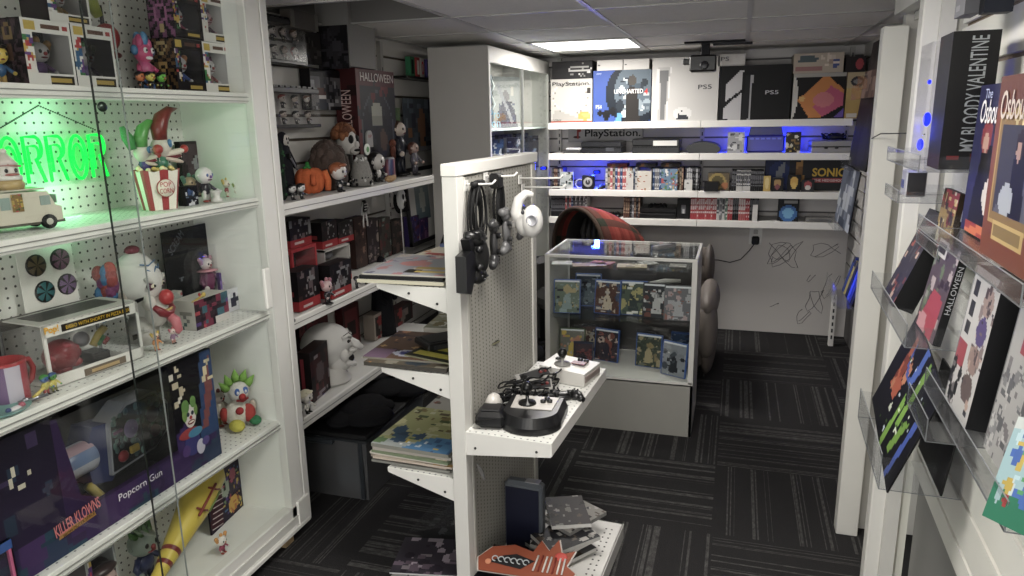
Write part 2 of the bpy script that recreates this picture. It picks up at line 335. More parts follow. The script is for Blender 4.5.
# right wall: slats from about knee height, painted below
dr=Vector((.04,1)).normalized(); nr=(-dr[1],dr[0])
slats('wall_right',(WR+.04*WN,WN),dr,nr,2.27-WN,.47,CEIL,.1075,.535,'e4e2d9','7a6248')
m=MB(); a=WR+.03
m.add([(a+.04*WN,WN,0),(a+.04*2.27,2.27,0),(a+.04*2.27,2.27,.47),(a+.04*WN,WN,.47)],[(0,3,2,1)],'8c8b88'); structure('wall_right_lower',m)
slats('wall_right_beyond',(.735,2.66),(0.0,1),(-1,0),2.6,.35,CEIL,.1,1.53,'c4c1bd','5a4a3e')
m=MB(); m.add([(.765,2.6,0),(.765,WF+.1,0),(.765,WF+.1,.4),(.765,2.6,.4)],[(0,3,2,1)],'5c5a5a'); structure('wall_right_far_lower',m)
# door opening in the right wall: casing, jamb and the far post
m=MB(); m.box(.478,2.30,0,.045,.055,CEIL,'d9d7d0',.006); m.box(.515,2.275,0,.04,.03,CEIL,'c9c7c0'); structure('trim_3',m,'paint')
m=MB(); m.box(.56,2.48,0,.02,.36,1.80,'cfcdbf'); m.box(.545,2.44,0,.012,.07,1.80,'dddbcf'); structure('door_1',m,'paint')
m=MB(); m.box(.452,2.63,.0,.072,.06,1.762,'cbc9c2',.003); structure('trim_4',m,'paint')
m=MB(); m.box(.555,2.46,1.80,.20,.44,.12,'c4c2bb'); m.box(.515,2.46,1.775,.03,.3,.03,'b5b3aa'); structure('trim_5',m,'paint')
m=MB(); m.box(.61,2.69,0,.245,.05,CEIL,'b9b6b0'); structure('wall_right_end',m)
m=MB(); m.tube([(.41,2.595,1.42),(.43,2.57,1.435),(.47,2.4,1.44),(.49,2.27,1.44)],.0018,'3a3a3c'); tag(build('cable',m,'rubber'),'thin dark wire running across the white door post','wire')
# pillar on the left wall
PY0=YX(318,-1.80,1.8); PXE=XY(350,PY0,1.8); PY1=YX(376,PXE,1.8); PZ0=ZZ(68,PXE,(PY0+PY1)/2)
m=MB(); m.box((-1.80+PXE)/2,(PY0+PY1)/2,PZ0,PXE+1.80,PY1-PY0,CEIL-PZ0+.28,'8b8987'); structure('pillar',m)
# wall outlet with plug and cord, doodle drawn on the wall
FWY=WF+.03
t=thing('wall_outlet','grey wall outlet plate under the long shelves','outlet',(.150,FWY,.63))
m=MB(); m.box(0,-.003,-.005,.085,.006,.135,'f0efec',.002); build('cover_plate',m,'plastic',t)
m=MB(); m.box(0,-.008,.068,.028,.006,.03,'b5b3b1',.002); m.box(0,-.008,.02,.028,.006,.03,'b5b3b1',.002); build('socket',m,'plastic',t)
t=thing('extension_cable','thin grey power cord with black plug hanging off the wall outlet','power cord',(.150,FWY-.03,.64))
m=MB(); m.box(0,0,-.01,.05,.045,.055,'141416',.008); build('plug',m,'rubber',t)
m=MB(); m.tube([(-.0,-.0,0),(-.04,0,-.06),(-.09,.0,-.12),(-.16,.005,-.145),(-.24,.0,-.13),(-.40,-.01,-.13),(-.55,-.02,-.12)],.003,'3d3b3d'); build('cord',m,'rubber',t)
m=MB(); R2=random.Random(3)
def scrib(cx,cz,rx,rz_,n,w=.0016):
    pts=[]; ph=R2.random()*6
    for i in range(n): a=ph+i*.55; k=.7+.5*R2.random(); pts.append((cx+rx*k*math.cos(a),FWY-.002,cz+rz_*k*math.sin(a*1.3)))
    m.tube(pts,w,'6f6b6f',4)
scrib(.34,.56,.10,.09,26);scrib(.33,.57,.06,.06,22);scrib(.60,.60,.09,.05,16);scrib(.56,.25,.05,.08,18);scrib(.50,.13,.05,.05,14);scrib(.30,.20,.03,.015,7);scrib(.53,.40,.03,.03,8);scrib(.66,.35,.05,.09,14)
tag(build('wall_doodle',m,'rubber'),'pencil doodle of loose scribbles on the grey far wall','drawing')
# ------------------------------------------------------------------ ceiling lamps
for i,(x,y,p) in enumerate(PANELS):
    lab=['bright square ceiling lamp panel near the far shelves','ceiling lamp panel over the aisle by the gondola','ceiling lamp panel behind the viewpoint'][i]
    t=thing('ceiling_lamp',lab,'lamp',(x,y,CEIL),0,'square ceiling lamps')
    m=MB()
    for sx,sy,a,b in ((0,-.275,.59,.03),(0,.275,.59,.03),(-.285,0,.03,.58),(.285,0,.03,.58)): m.box(sx,sy,-.008,a,b,.008,'d5d5d5')
    build('frame',m,'satin',t); m=MB(); m.box(0,0,-.006,.54,.52,.004,'fff'); build('diffuser',m,'lamp_panel',t)
# ------------------------------------------------------------------ display cabinet on the left
S=[1.592,1.265,.883,.482,.13]; LX=-1.49; LY0,LY1=.10,2.08
loc=(-1.62,1.1,0); cab=thing('display_cabinet','white peg-backed display cabinet with sliding glass fronts along the left side','cabinet',loc)
m=mw(loc); m.box(-1.62,2.03,.06,.27,.06,1.86,'eceee8'); build('side_panel',m,'paint',cab)
m=mw(loc); m.box(-1.62,.08,.06,.27,.04,1.86,'d6d8d2'); build('side_panel',m,'paint',cab)
m=mw(loc); m.box(-1.48,2.035,.06,.03,.075,1.86,'e0dfda',.004); m.box(-1.475,2.092,.06,.025,.034,1.86,'d8d7d2',.003); m.box(-1.62,2.085,.06,.27,.03,1.86,'d2d1cc'); m.box(-1.475,2.06,.06,.04,.07,.10,'dddcd6'); build('post',m,'paint',cab)
m=mw(loc); m.box(-1.48,.08,.06,.03,.05,1.86,'e0dfda',.004); build('post',m,'paint',cab)
m=mw(loc); m.box(-1.755,1.05,.06,.012,1.95,1.86,'ddd'); build('back_panel',m,'pegboard',cab)
for i,z in enumerate(S):
    sh=build('shelf',(lambda q:(q.box(-1.625,1.05,z-.022,.25,1.93,.022,'e8e9e4'),q)[1])(mw(loc)),'perf_shelf' if i!=4 else 'paint',cab)
    m=mw(loc); m.box(LX-.004,1.05,z-.030,.022,1.93,.032,'e3e2dc',.002); m.box(LX+.009,1.05,z-.012,.004,1.93,.002,'8d8d88'); m.box(LX+.009,1.05,z-.024,.004,1.93,.002,'a5a5a0'); build('front_rail',m,'paint',sh)
m=mw(loc)
for a,b,c,d in ((-1.485,.04,.10,.05),(-1.475,.045,.055,.02),(-1.478,.02,.115,.01),(-1.468,.02,.075,.006)): m.box(a,1.06,c,b,2.06,d,'dddcd6',.004)
m.box(-1.6,1.07,.06,.28,2.06,.05,'cfcec8'); build('base_rail',m,'paint',cab)
for y in (.2,1.1,2.0):
    m=mw(loc); m.box(-1.52,y,0,.06,.05,.06,'b79a6c'); m.box(-1.70,y,0,.06,.05,.06,'b79a6c'); build('foot',m,'wood',cab)
for x,y0,y1 in ((-1.462,1.393,1.998),(-1.453,.12,1.47)):
    g=mw(loc); g.box(x,(y0+y1)/2,.15,.004,y1-y0,1.70,'fff'); gl=build('glass_door',g,'glass',cab)
    m=mw(loc); e=y0 if x<-1.46 else y1; m.box(x,e,.15,.005,.002 if x<-1.46 else .0012,1.70,'2c3230' if x<-1.46 else '8d9491'); build('door_edge',m,'gloss',gl)
m=mw(loc); m.ell((-1.447,1.40,1.545),(.006,.014,.012),'3c4a40'); build('lock',m,'metal',cab)
m=mw(loc); m.box(-1.452,1.962,.905,.012,.03,.135,'e6e5df',.003); build('handle',m,'paint',cab)
# ------------------------------------------------------------------ wall shelves between cabinet and tall case
T=[1.222,.808,.42]; UX=-1.50
for z,lab in zip(T,('white wall shelf holding plush dolls and mask, topmost left of the gondola','white wall shelf holding red and black figure boxes','white wall shelf holding the big white head mask')):
    t=thing('wall_shelf',lab,'shelf',(-1.65,2.8,z-.03),0,'white wall shelves behind the gondola')
    m=MB(); m.box(0,0,0,.29,1.36,.026,'d5d4d0'); build('shelf_board',m,'paint',t)
    m=MB(); m.box(.148,0,-.008,.012,1.36,.042,'e4e2dd',.003); m.box(.1545,0,.012,.002,1.36,.003,'8f8d89'); build('front_rail',m,'paint',t)
    for y in (-.66,.66): m=MB(); m.prism([(-.145,-.07),(.13,-.012),(.13,0),(-.145,0)],y-.004,y+.004,'d5d4d0','xz'); build('bracket',m,'paint',t)
# metal slotted uprights on the wall
for y,lab in ((2.16,'slotted upright on the slat wall beside the white display cabinet'),(3.52,'slotted upright on the slat wall left of the tall glass case')):
    m=MB(); m.box(WL+.012,y,.0,.022,.03,1.9,'bdbbb7')
    for k in range(34): m.box(WL+.024,y,.1+k*.05,.002,.006,.022,'2c2b2a')
    tag(build('shelf_upright',m,'paint'),lab,'shelf upright','slotted uprights on the left wall')
# ------------------------------------------------------------------ tall glass case
loc=(-1.47,4.46,0); tc_=thing('glass_case','tall grey-sided glass display case in the far left corner','display case',loc)
m=mw(loc); m.box(-1.47,3.805,0,.345,.012,1.885,'aeaaa4',.001); build('side_panel',m,'paint',tc_)
m=mw(loc); m.box(-1.47,5.115,0,.345,.012,1.885,'b5b4ae'); build('side_panel',m,'paint',tc_)
m=mw(loc); m.box(-1.638,4.46,0,.01,1.30,1.885,'c9c6be'); 
for k in range(17): m.box(-1.631,4.46,.3+k*.09,.004,1.29,.008,'6d665c')
build('back_panel',m,'paint',tc_)
m=mw(loc); m.box(-1.47,4.46,1.865,.345,1.31,.02,'a5a49e'); m.box(-1.30,4.46,1.80,.012,1.31,.085,'c7c6c0',.002); build('top_panel',m,'paint',tc_)
m=mw(loc); m.box(-1.47,4.46,0,.34,1.31,.35,'c0bfb9'); build('base_cabinet',m,'paint',tc_)
for y in (3.815,5.105,4.46):
    m=mw(loc); m.box(-1.30,y,.35,.014,.022 if y!=4.46 else .012,1.46,'cfcec8' if y!=4.46 else '6a6c6a'); build('door_frame',m,'paint',tc_)
for z in (1.435,1.14,.8):
    m=mw(loc); m.box(-1.47,4.46,z,.32,1.28,.008,'cfe0dc'); build('shelf',m,'glass' if z<1.4 else 'paint',tc_)
for y in (4.14,4.78):
    m=mw(loc); m.box(-1.303,y,.36,.004,.62,1.44,'fff'); build('glass_door',m,'glass',tc_)
m=mw(loc); m.box(-1.29,5.04,.95,.012,.03,.14,'8c8b87',.003); build('handle',m,'paint',tc_)
area('ceiling_and_case_light',(-1.47,4.5,1.855),.25,1.1,(1,.97,.92),sy=1.0)  # light under the glass case top; no lamp part is modelled there
# ------------------------------------------------------------------ gondola of perforated steel
gon=thing('gondola_rack','grey perforated steel gondola rack standing in the middle of the floor','gondola rack',(-.722,1.83,0),math.radians(-3.5)); GL=.68; GH=1.385
for y in (.0225,GL-.0225):
    m=MB(); m.box(-.0225,y,0,.045,.045,GH-.035,'cfcdc8',.002)
    if y>.1: m=MB(); m.box(-.03,y,0,.05,.045,GH-.035,'b9b7b2',.002)
    build('post',m,'paint',gon)
m=MB(); m.box(-.0225,GL/2,GH-.035,.05,GL+.004,.035,'dbd9d3',.003); build('top_cap',m,'paint',gon)
for x in (-.007,-.038): m=MB(); m.box(x,GL/2,.05,.003,GL-.09,GH-.09,'d2d0c9'); build('perforated_panel',m,'perf_steel',gon)
for y in (.05,GL-.05): m=MB(); m.box(-.002,y,.05,.006,.012,GH-.09,'c5c3bc'); build('slot_strip',m,'paint',gon)
for side,z,dp,nm in ((1,.605,.262,'side_shelf'),(-1,1.035,.225,'side_shelf'),(-1,.775,.225,'side_shelf'),(-1,.445,.225,'side_shelf')):
    xc=0 if side>0 else -.045; t=MB(); t.box(xc+side*dp/2,GL/2-.005,z-.004,dp,GL-.02,.006,'dedcd8'); sh=build(nm,t,'perf_shelf',gon)
    m=MB(); lh=.042 if side>0 else .014; m.box(xc+side*(dp+.001),GL/2-.005,z+.004-lh,.004,GL-.02,lh,'e2e0dc',.001); build('front_lip',m,'paint',sh)
    for y in (.004,GL-.014):
        m=MB(); q=[(xc,z-.072),(xc+side*dp,z+.002-lh),(xc+side*dp,z+.001),(xc,z+.001)]; m.prism(q if side>0 else q[::-1],y,y+.004,'d9d7d2','xz')
        for a,b in ((.03,-.045),(.22,-.028) if side>0 else (.12,-.02)): m.lathe([(.004,0),(.004,.002)],'2a2a2a',(xc+side*a,y-.001,z+b),8,axis=Matrix.Rotation(H90,3,'X'))
        build('bracket',m,'paint',sh)
for side,y0 in ((1,0),(-1,0)):
    m=MB(); d=.36 if side>0 else .24; xc=0 if side>0 else -.045
    m.box(xc+side*d/2,.28,.05,d,.56,.008,'d9d7d3'); m.box(xc+side*d,.28,.0,.006,.56,.058,'cfcdc8'); m.box(xc+side*d/2,.557,.0,d,.006,.058,'b9b7b2')
    for k in range(18):
        for q in (0,1): m.box(xc+side*(d-.03-.02*q),.03+k*.028,.0582,.006,.006,.0006,'2e2e30')
    build('base_deck',m,'paint',gon)
GM=gon.matrix_basis.copy(); GR=math.radians(-3.5)
def G(x,y,z): return tuple(Matrix.Translation((-.722,1.83,0))@RZ(GR)@Vector((x,y,z)))
# ------------------------------------------------------------------ glass counter showcase
loc=(-.50,3.53,0); sx0,sx1,sy0,sy1=-.86,-.145,3.30,3.76; show=thing('glass_showcase','white-framed glass counter showcase holding blue game cases','showcase',loc)
cx_,cy_=(sx0+sx1)/2,(sy0+sy1)/2; W_,D_=sx1-sx0,sy1-sy0
m=mw(loc); m.box(cx_,sy0+.006,0,W_,.012,.265,'8d8b84'); m.box(cx_,sy1-.006,0,W_,.012,.265,'b4b2ac'); m.box(cx_,cy_,.255,W_,D_,.012,'d6d4ce'); m.box(cx_,sy0+.004,.262,W_,.012,.012,'c7c5c0'); build('base_cabinet',m,'paint',show)
m=mw(loc); m.box(sx1-.006,cy_,0,.012,D_,.86,'bdbbb4'); build('side_panel',m,'paint',show)
m=mw(loc); m.box(sx0+.006,cy_,0,.012,D_,.86,'bdbbb4'); build('side_panel',m,'paint',show)
for x in (sx0+.012,sx1-.012):
    m=mw(loc); m.box(x,sy0+.006,.265,.024,.016,.595,'c5c3bd',.002); m.box(x,sy1-.006,.265,.024,.016,.595,'b9b7b1',.002); build('corner_post',m,'paint',show)
m=mw(loc)
for a in ((cx_,sy0+.006,W_,.014),(cx_,sy1-.006,W_,.014),(sx0+.006,cy_,.014,D_),(sx1-.006,cy_,.014,D_)): m.box(a[0],a[1],.852,a[2],a[3],.014,'cbc9c3',.002)
build('top_frame',m,'paint',show)
m=mw(loc); m.box(cx_,cy_,.862,W_-.02,D_-.02,.006,'fff'); build('glass_top',m,'glass',show)
m=mw(loc); m.box(cx_,sy0+.003,.27,W_-.04,.004,.58,'fff'); build('front_glass',m,'glass',show)
m=mw(loc); m.box(cx_,sy1-.01,.27,W_-.03,.006,.58,'4a4644'); build('rear_panel',m,'plastic',show)
for z in (.545,.80): m=mw(loc); m.box(cx_,cy_,z,W_-.03,D_-.04,.006,'fff'); build('glass_shelf',m,'glass',show)
# ------------------------------------------------------------------ long shelves on the far wall
SB=[1.468,1.262,1.018,.826]; FY=4.90
labs=['white far wall shelf holding the big console boxes','white far wall shelf holding loose consoles, second from the top','white far wall shelf holding game cases and a dark blue banner box','white far wall shelf with the row of red game cases, lowest one']
for z,lab in zip(SB,labs):
    for h,(x0,x1) in enumerate(((-1.245,-.235),(-.232,.66))):
        t=thing('long_shelf',lab+(', left half' if h==0 else ', right half'),'shelf',((x0+x1)/2,5.05,z-.03),0,'white shelves along the far wall')
        m=MB(); m.box(0,0,0,x1-x0,.30,.03,'c9c6c4'); build('shelf_board',m,'paint',t)
        m=MB(); m.box(0,-.152,-.012,x1-x0,.008,.044,'dedbd6',.002); build('front_rail',m,'paint',t)
for x,lab in ((-.235,'black-slotted upright in the middle of the far shelves'),(-1.235,'slotted upright at the left end of the far shelves'),(.665,'white slotted upright at the right end of the far shelves')):
    m=MB(); m.box(x,FWY-.014,.83,.028,.024,1.08,'b5b2ae')
    for k in range(22): m.box(x,FWY-.027,.84+k*.048,.008,.002,.024,'26252a')
    tag(build('shelf_upright',m,'paint'),lab,'shelf upright')
m=MB(); m.box(.655,4.985,.0,.03,.04,.34,'dedbd6',.002)
for k in range(7): m.box(.655,4.964,.05+k*.045,.01,.003,.025,'26252a')
tag(build('shelf_post',m,'paint'),'short white slotted post at the floor in the far right corner','shelf post')
m=MB(); m.box(.535,2.90,.0,.05,.44,.87,'242326',.004); m.box(.508,2.90,.04,.003,.38,.79,'303033'); m.box(.535,2.90,-.0,.07,.46,.03,'8f8c88'); tag(build('dark_panel',m,'satin'),'tall narrow dark panel standing just behind the white door post','panel')
# ================================================================== builders for toys and boxes
PAL=dict(dark=['1a1418','2c1f2a','6a4a30','8b6a3a','c9a24a','3a2440'],clown=['c33','e8e0d8','2f6a9a','6a3a8a','d9b23a','3a8a4a'],horror=['141214','3a1414','7a1a1a','8a8a8a','c9c0b8','2a2a30'],
  game=['1c2a4a','3a5a8a','c9b48a','7a3a2a','d9d9d9','14141a'],warm=['c96a2a','e0a84a','7a2a1a','f0d9a0','2a1a14'],cool=['1a3a6a','3a7aba','9ac0e0','14202a','d0d8e0'],mag=['c9a05a','b33a2a','e8dcc0','3a5a7a','7a6a5a','d96a8a'])
def col_art(pal,n=26,bg=None,frame=None,r=(.04,.16)):
    s=[('bg',bg or PAL[pal][0]),('b',n,r[0],r[1],PAL[pal])]
    if frame: s+=[('r',0,0,1,.03,frame),('r',0,.97,1,1,frame),('r',0,0,.05,1,frame),('r',.95,0,1,1,frame)]
    return s
def figure(loc,rz,h,label,cat='figurine',group=None,skin='e9dfd6',hair='5a3a22',hairstyle='cap',top='2a2a34',legs='1e1e26',nose=None,ruff=None,base=None,eyes='141414',arms=None,hat=None,big=.5,mouth='8a2a2a',name='toy_figure',prop=None):
    """A small standing collectible: stubby body, arms, legs, large head with eyes, nose, mouth and hair."""
    t=thing(name,label,cat,loc,rz,group); hr=h*big/2; bz=h*(1-big); w=h*.16
    m=MB()
    if base: m.lathe([(h*.22,0),(h*.22,h*.03),(h*.2,h*.04)],base,n=16)
    m.ell((0,0,bz*.72),(w,w*.75,bz*.34),top); 
    for s in (-1,1):
        m.tube([(s*w*.45,0,bz*.5),(s*w*.5,0,bz*.25),(s*w*.55,-w*.1,h*.05)],[w*.42,w*.38,w*.3],legs); m.ell((s*w*.58,-w*.35,h*.035),(w*.36,w*.62,h*.035),'1a1a1c' if not nose else 'b33a2a')
        ax=arms or top; m.tube([(s*w*.8,0,bz*.92),(s*w*1.5,-w*.3,bz*.72),(s*w*1.6,-w*.9,bz*.6)],[w*.32,w*.3,w*.24],ax); m.ell((s*w*1.6,-w*1.05,bz*.58),w*.3,skin)
    if ruff: m.lathe([(w*.4,-h*.012),(w*1.35,0),(w*.4,h*.03)],ruff,(0,0,bz*.98),14)
    build('body',m,'plastic',t)
    m=MB(); hz=bz+hr*.85; m.ell((0,0,hz),(hr*.95,hr*.85,hr*.9),skin,n=18,m=12)
    for s in (-1,1): m.ell((s*hr*.36,-hr*.74,hz+hr*.05),(hr*.15,hr*.1,hr*.18),eyes); m.ell((s*hr*.95,0,hz-hr*.02),(hr*.12,hr*.16,hr*.2),skin)
    m.ell((0,-hr*.86,hz-hr*.14),hr*.17 if nose else hr*.08,nose or skin); m.ell((0,-hr*.70,hz-hr*.45),(hr*.34 if nose else hr*.2,hr*.14,hr*.09),mouth)
    build('head',m,'plastic',t)
    if hairstyle:
        m=MB()
        if hairstyle=='cap': m.ell((0,hr*.16,hz+hr*.26),(hr*1.04,hr*.9,hr*.78),hair); m.ell((0,-hr*.5,hz+hr*.72),(hr*.7,hr*.4,hr*.22),hair)
        elif hairstyle=='tufts':
            for s in (-1,1):
                for q in range(3): m.ell((s*hr*(.85+.16*q),hr*.1,hz+hr*(.15+.32*q)),(hr*.36,hr*.3,hr*.34),hair)
            m.ell((0,0,hz+hr*1.0),(hr*.3,hr*.3,hr*.42),hair)
        elif hairstyle=='spiky':
            for q in range(9): a=q*.7; m.lathe([(hr*.24,0),(hr*.16,hr*.4),(.0005,hr*.95)],hair,(hr*.5*math.cos(a)*(q>0),hr*.4*math.sin(a)*(q>0),hz+hr*.5),8,axis=Matrix.Rotation(.5*math.sin(a)*(q>0),3,'X')@Matrix.Rotation(.6*math.cos(a)*(q>0),3,'Y'))
        elif hairstyle=='long': m.ell((0,hr*.25,hz+hr*.1),(hr*1.08,hr*.85,hr*.98),hair); m.ell((0,hr*.4,hz-hr*.5),(hr*.9,hr*.4,hr*.8),hair)
        build('hair',m,'plastic',t)
    if hat: m=MB(); m.lathe([(hr*.75,0),(hr*.7,hr*.12),(hr*.4,hr*.2),(.001,hr*1.0)],hat,(0,0,hz+hr*.75),14); build('hat',m,'plastic',t)
    return t
def LB(l,r,top,xf,z):   # face on the plane x=xf standing on z, between pixel columns l and r and up to row top
    y0,y1=YX(l,xf,z),YX(r,xf,z); ym=(y0+y1)/2; return y0,y1,y1-y0,ZZ(top,xf,ym)-z
def lbox(l,r,top,xf,z,d,front,label,cat='box',group=None,side='222',toph=None,mat='print',name='toy_box',seed=1,left=None,nu=16,yaw=0,right=None):
    y0,y1,w,h=LB(l,r,top,xf,z); m=MB(); carton(m,w,d,h,front,side,toph,nu,seed=seed,left=left,right=right)
    return single(name,label,cat,m,mat,(xf-d/2,(y0+y1)/2,z),H90+yaw,group),w,h
def window_box(l,r,top,xf,z,d,label,group,c='f0eee8',side='2a2226',art=None,fig=None,seed=1,band=.2,left=None):
    y0,y1,w,h=LB(l,r,top,xf,z); t=thing('window_box',label,'toy box',(xf-d/2,(y0+y1)/2,z),H90,group)
    m=MB(); f=.006; fr=[('bg',c),('b',16,.06,.16,PAL['clown'],(0,.1,.3,.9)),('r',.12,.15,1,.9,side)] 
    m.box(0,d/2-.002,0,w,.003,h,side); m.box(0,0,0,w,d,.003,'e0ddd6'); m.box(0,0,h-.003,w,d,.003,side)
    if left: m.art((-w/2,d/2,0),(0,-d,0),(0,0,h),12,16,left,seed); m.box(-w/2+.0016,0,.001,.002,d-.002,h-.002,side)
    else: m.box(-w/2+.0015,0,0,.003,d,h,side)
    m.box(w/2-.0015,0,0,.003,d,h,c)
    build('carton',m,'print',t)
    m=MB(); b=h*band
    m.art((-w/2,-d/2-.0005,0),(w,0,0),(0,0,b),18,6,[('bg',c),('r',.42,.25,.92,.75,'2a2418'),('r',.46,.38,.88,.62,'c9a93a')],seed)
    m.art((-w/2,-d/2-.0005,h-b),(w,0,0),(0,0,b),18,6,[('bg',c),('e',.17,.5,.13,.4,'d9b93a'),('r',.38,.3,.8,.7,'6a4a3a'),('e',.88,.5,.05,.25,'b33')],seed)
    m.art((-w/2,-d/2-.0005,b),(w*.2,0,0),(0,0,h-2*b),5,14,[('bg',c),('b',14,.15,.45,PAL['clown'])],seed+3)
    m.box(w/2-.003,-d/2,b,.006,.001,h-2*b,c)
    build('printed_front',m,'print',t)
    m=MB(); m.box(w*.1,-d/2+.001,b*.9,w*.78,.0008,h-1.8*b,'fff'); build('window',m,'blister',t)
    if fig: figure((xf-d/2-.002,(y0+y1)/2+w*.06,z+.0035),H90,h*.72,**fig)
    return t
CLB='clown toys in window boxes'
# ------------------------------------------------------------------ cabinet, top shelf
z=S[0]+.001; xf=-1.55
dark_side=[('bg','141016'),('x',.5,.5,12,'4a3440'),('o',.5,.8,.2,.13,'8a7040',.3),('e',.5,.5,.12,.1,'6a4a38')]
window_box(30,78,20,xf,z,.085,'white window box with dark sunburst side, lower left of the top shelf',CLB,left=dark_side,fig=dict(label='small clown toy inside the left white window box with sunburst side',skin='f2f0ee',hair='d8a030',hairstyle='tufts',nose='c22',top='7a4a9a',legs='c33',group='toys inside window boxes'),seed=3)
window_box(79,119,26,xf,z,.085,'white window box beside the sunburst-sided one on the top shelf',CLB,fig=dict(label='small clown toy with green hair inside the second white window box',skin='f2f0ee',hair='4aa04a',hairstyle='tufts',nose='c22',top='5a3a8a',legs='b33',group='toys inside window boxes'),seed=5)
y0,y1,w_,h_=LB(30,78,20,xf,z)
hh=h_
window_box(50,92,-24,xf-.01,z+hh+.001,.085,'white window box stacked on top of two others, cut by the photo edge',CLB,fig=dict(label='small clown toy in the stacked upper left window box',skin='f2f0ee',hair='c9a030',hairstyle='tufts',nose='c22',top='c9a030',legs='333',group='toys inside window boxes'),seed=8)
gold_side=[('bg','17131a'),('x',.5,.48,14,'7a5a30'),('o',.5,.82,.22,.12,'c9b070',.4),('e',.5,.48,.16,.1,'c9a050'),('e',.5,.48,.08,.05,'17131a')]
pink_side=[('bg','17131a'),('x',.5,.55,12,'8a4a7a'),('o',.5,.55,.28,.22,'b36a9a',.55),('r',.42,.12,.58,.3,'c9b070')]
window_box(179,206,39,xf,z,.09,'black window box with gold sunburst side, right on the top shelf',CLB,c='1c181c',left=gold_side,fig=dict(label='orange-haired toy in the lower black window box',skin='f2f0ee',hair='e08a2a',hairstyle='tufts',nose='c22',top='3a6ac0',legs='c9a030',group='toys inside window boxes'),seed=11)
window_box(207,233,43,xf,z,.085,'white-banded window box at the right end of the top shelf',CLB,fig=dict(label='white-faced toy in the right end window box',skin='f2f0ee',hair='8a3a7a',hairstyle='spiky',nose='c22',top='a03030',legs='333',group='toys inside window boxes'),seed=13)
_,_,_,h1=LB(179,206,39,xf,z)
window_box(176,203,-6,xf,z+h1+.001,.09,'black window box with pink sunburst side, upper one of the stack',CLB,c='1c181c',left=pink_side,fig=dict(label='purple-haired toy in the upper black window box',skin='f2f0ee',hair='7a3aa0',hairstyle='spiky',nose='c22',top='b33a6a',legs='2a2a60',group='toys inside window boxes'),seed=15)
_,_,_,h2=LB(207,233,43,xf,z)
window_box(204,231,-4,xf,z+h2+.001,.085,'white window box on top of the right end of the stack',CLB,fig=dict(label='pink-headed toy in the upper right window box',skin='f0b8c0',hair='a02a5a',hairstyle='spiky',nose='c22',top='6a2a5a',legs='333',group='toys inside window boxes'),seed=17)
def ly(px,x,z_): return (x,YX(px,x,z_),z_)
figure(ly(2,-1.60,z),H90,.095,'small yellow and blue figure at the left edge of the top shelf',skin='e8c83a',hair='222',top='2a6aa0',legs='c9a030',hairstyle='cap',base='d9a0a8')
# spiky pink head on a green and black creature pair
p=ly(148,-1.60,z); t=thing('monster_toy','pink and blue spiky-haired monster toy beside the black boxes','figurine',p,H90)
m=MB(); m.ell((0,0,.105),(.026,.024,.03),'d8327a')
for q in range(7): m.ell((.016*math.cos(q*.9),.01*math.sin(q*.9),.125+.008*(q%3)),(.012,.012,.02),['e0468a','c02a70','3a8ac0'][q%3])
for s in (-1,1): m.ell((s*.012,-.021,.11),(.007,.004,.008),'f0f0f0'); m.ell((s*.012,-.025,.11),.003,'111'); m.ell((s*.03,0,.11),(.012,.008,.014),'2a7ab0')
m.ell((0,-.02,.09),(.012,.006,.005),'fff'); build('head',m,'plastic',t)
m=MB(); m.ell((0,0,.06),(.024,.02,.026),'d04a8a'); 
for s in (-1,1): m.tube([(s*.012,0,.045),(s*.014,-.004,.004)],[.01,.009],'2a6ab0'); m.tube([(s*.02,0,.07),(s*.034,-.012,.055)],[.007,.006],'d8327a')
build('body',m,'plastic',t)
for px,x,l,a in ((142,-1.55,'small black and orange creature toy left of the green-headed one','e07a2a'),(152,-1.53,'small black creature toy with yellow face on the top shelf','d9c83a'),(163,-1.53,'small green-headed toy with red bow by the black boxes','6ac83a')):
    figure(ly(px,x,z),H90,.052,l,skin=a,hairstyle='cap',hair='161616',top='181818',legs='181818',big=.55,nose='c33')
# large bent balloon-like toy: yellow-green horn with red head behind the boxes
p=(-1.69,YX(112,-1.69,z),z); t=thing('balloon_toy','tall yellow-green horned toy with round red head behind the window boxes','figurine',p,H90)
m=MB(); m.tube([(-.01,0,.20),(-.03,0,.235),(-.07,0,.262),(-.12,0,.275),(-.16,0,.26)],[.012,.02,.024,.022,.006],'b8c83a',10); build('horn',m,'gloss',t)
m=MB(); m.ell((0,-.01,.145),(.035,.03,.038),'b3262a'); m.ell((-.04,-.02,.12),(.03,.02,.01),'b3262a'); m.ell((.0,-.01,.10),(.04,.02,.012),'a02024'); m.lathe([(.006,0),(.004,.06)],'303030',(0,0,.17),8); build('head',m,'gloss',t)
m=MB(); m.lathe([(.035,0),(.03,.01),(.012,.03),(.01,.1)],'2a2a2a',n=14); build('stand',m,'plastic',t)
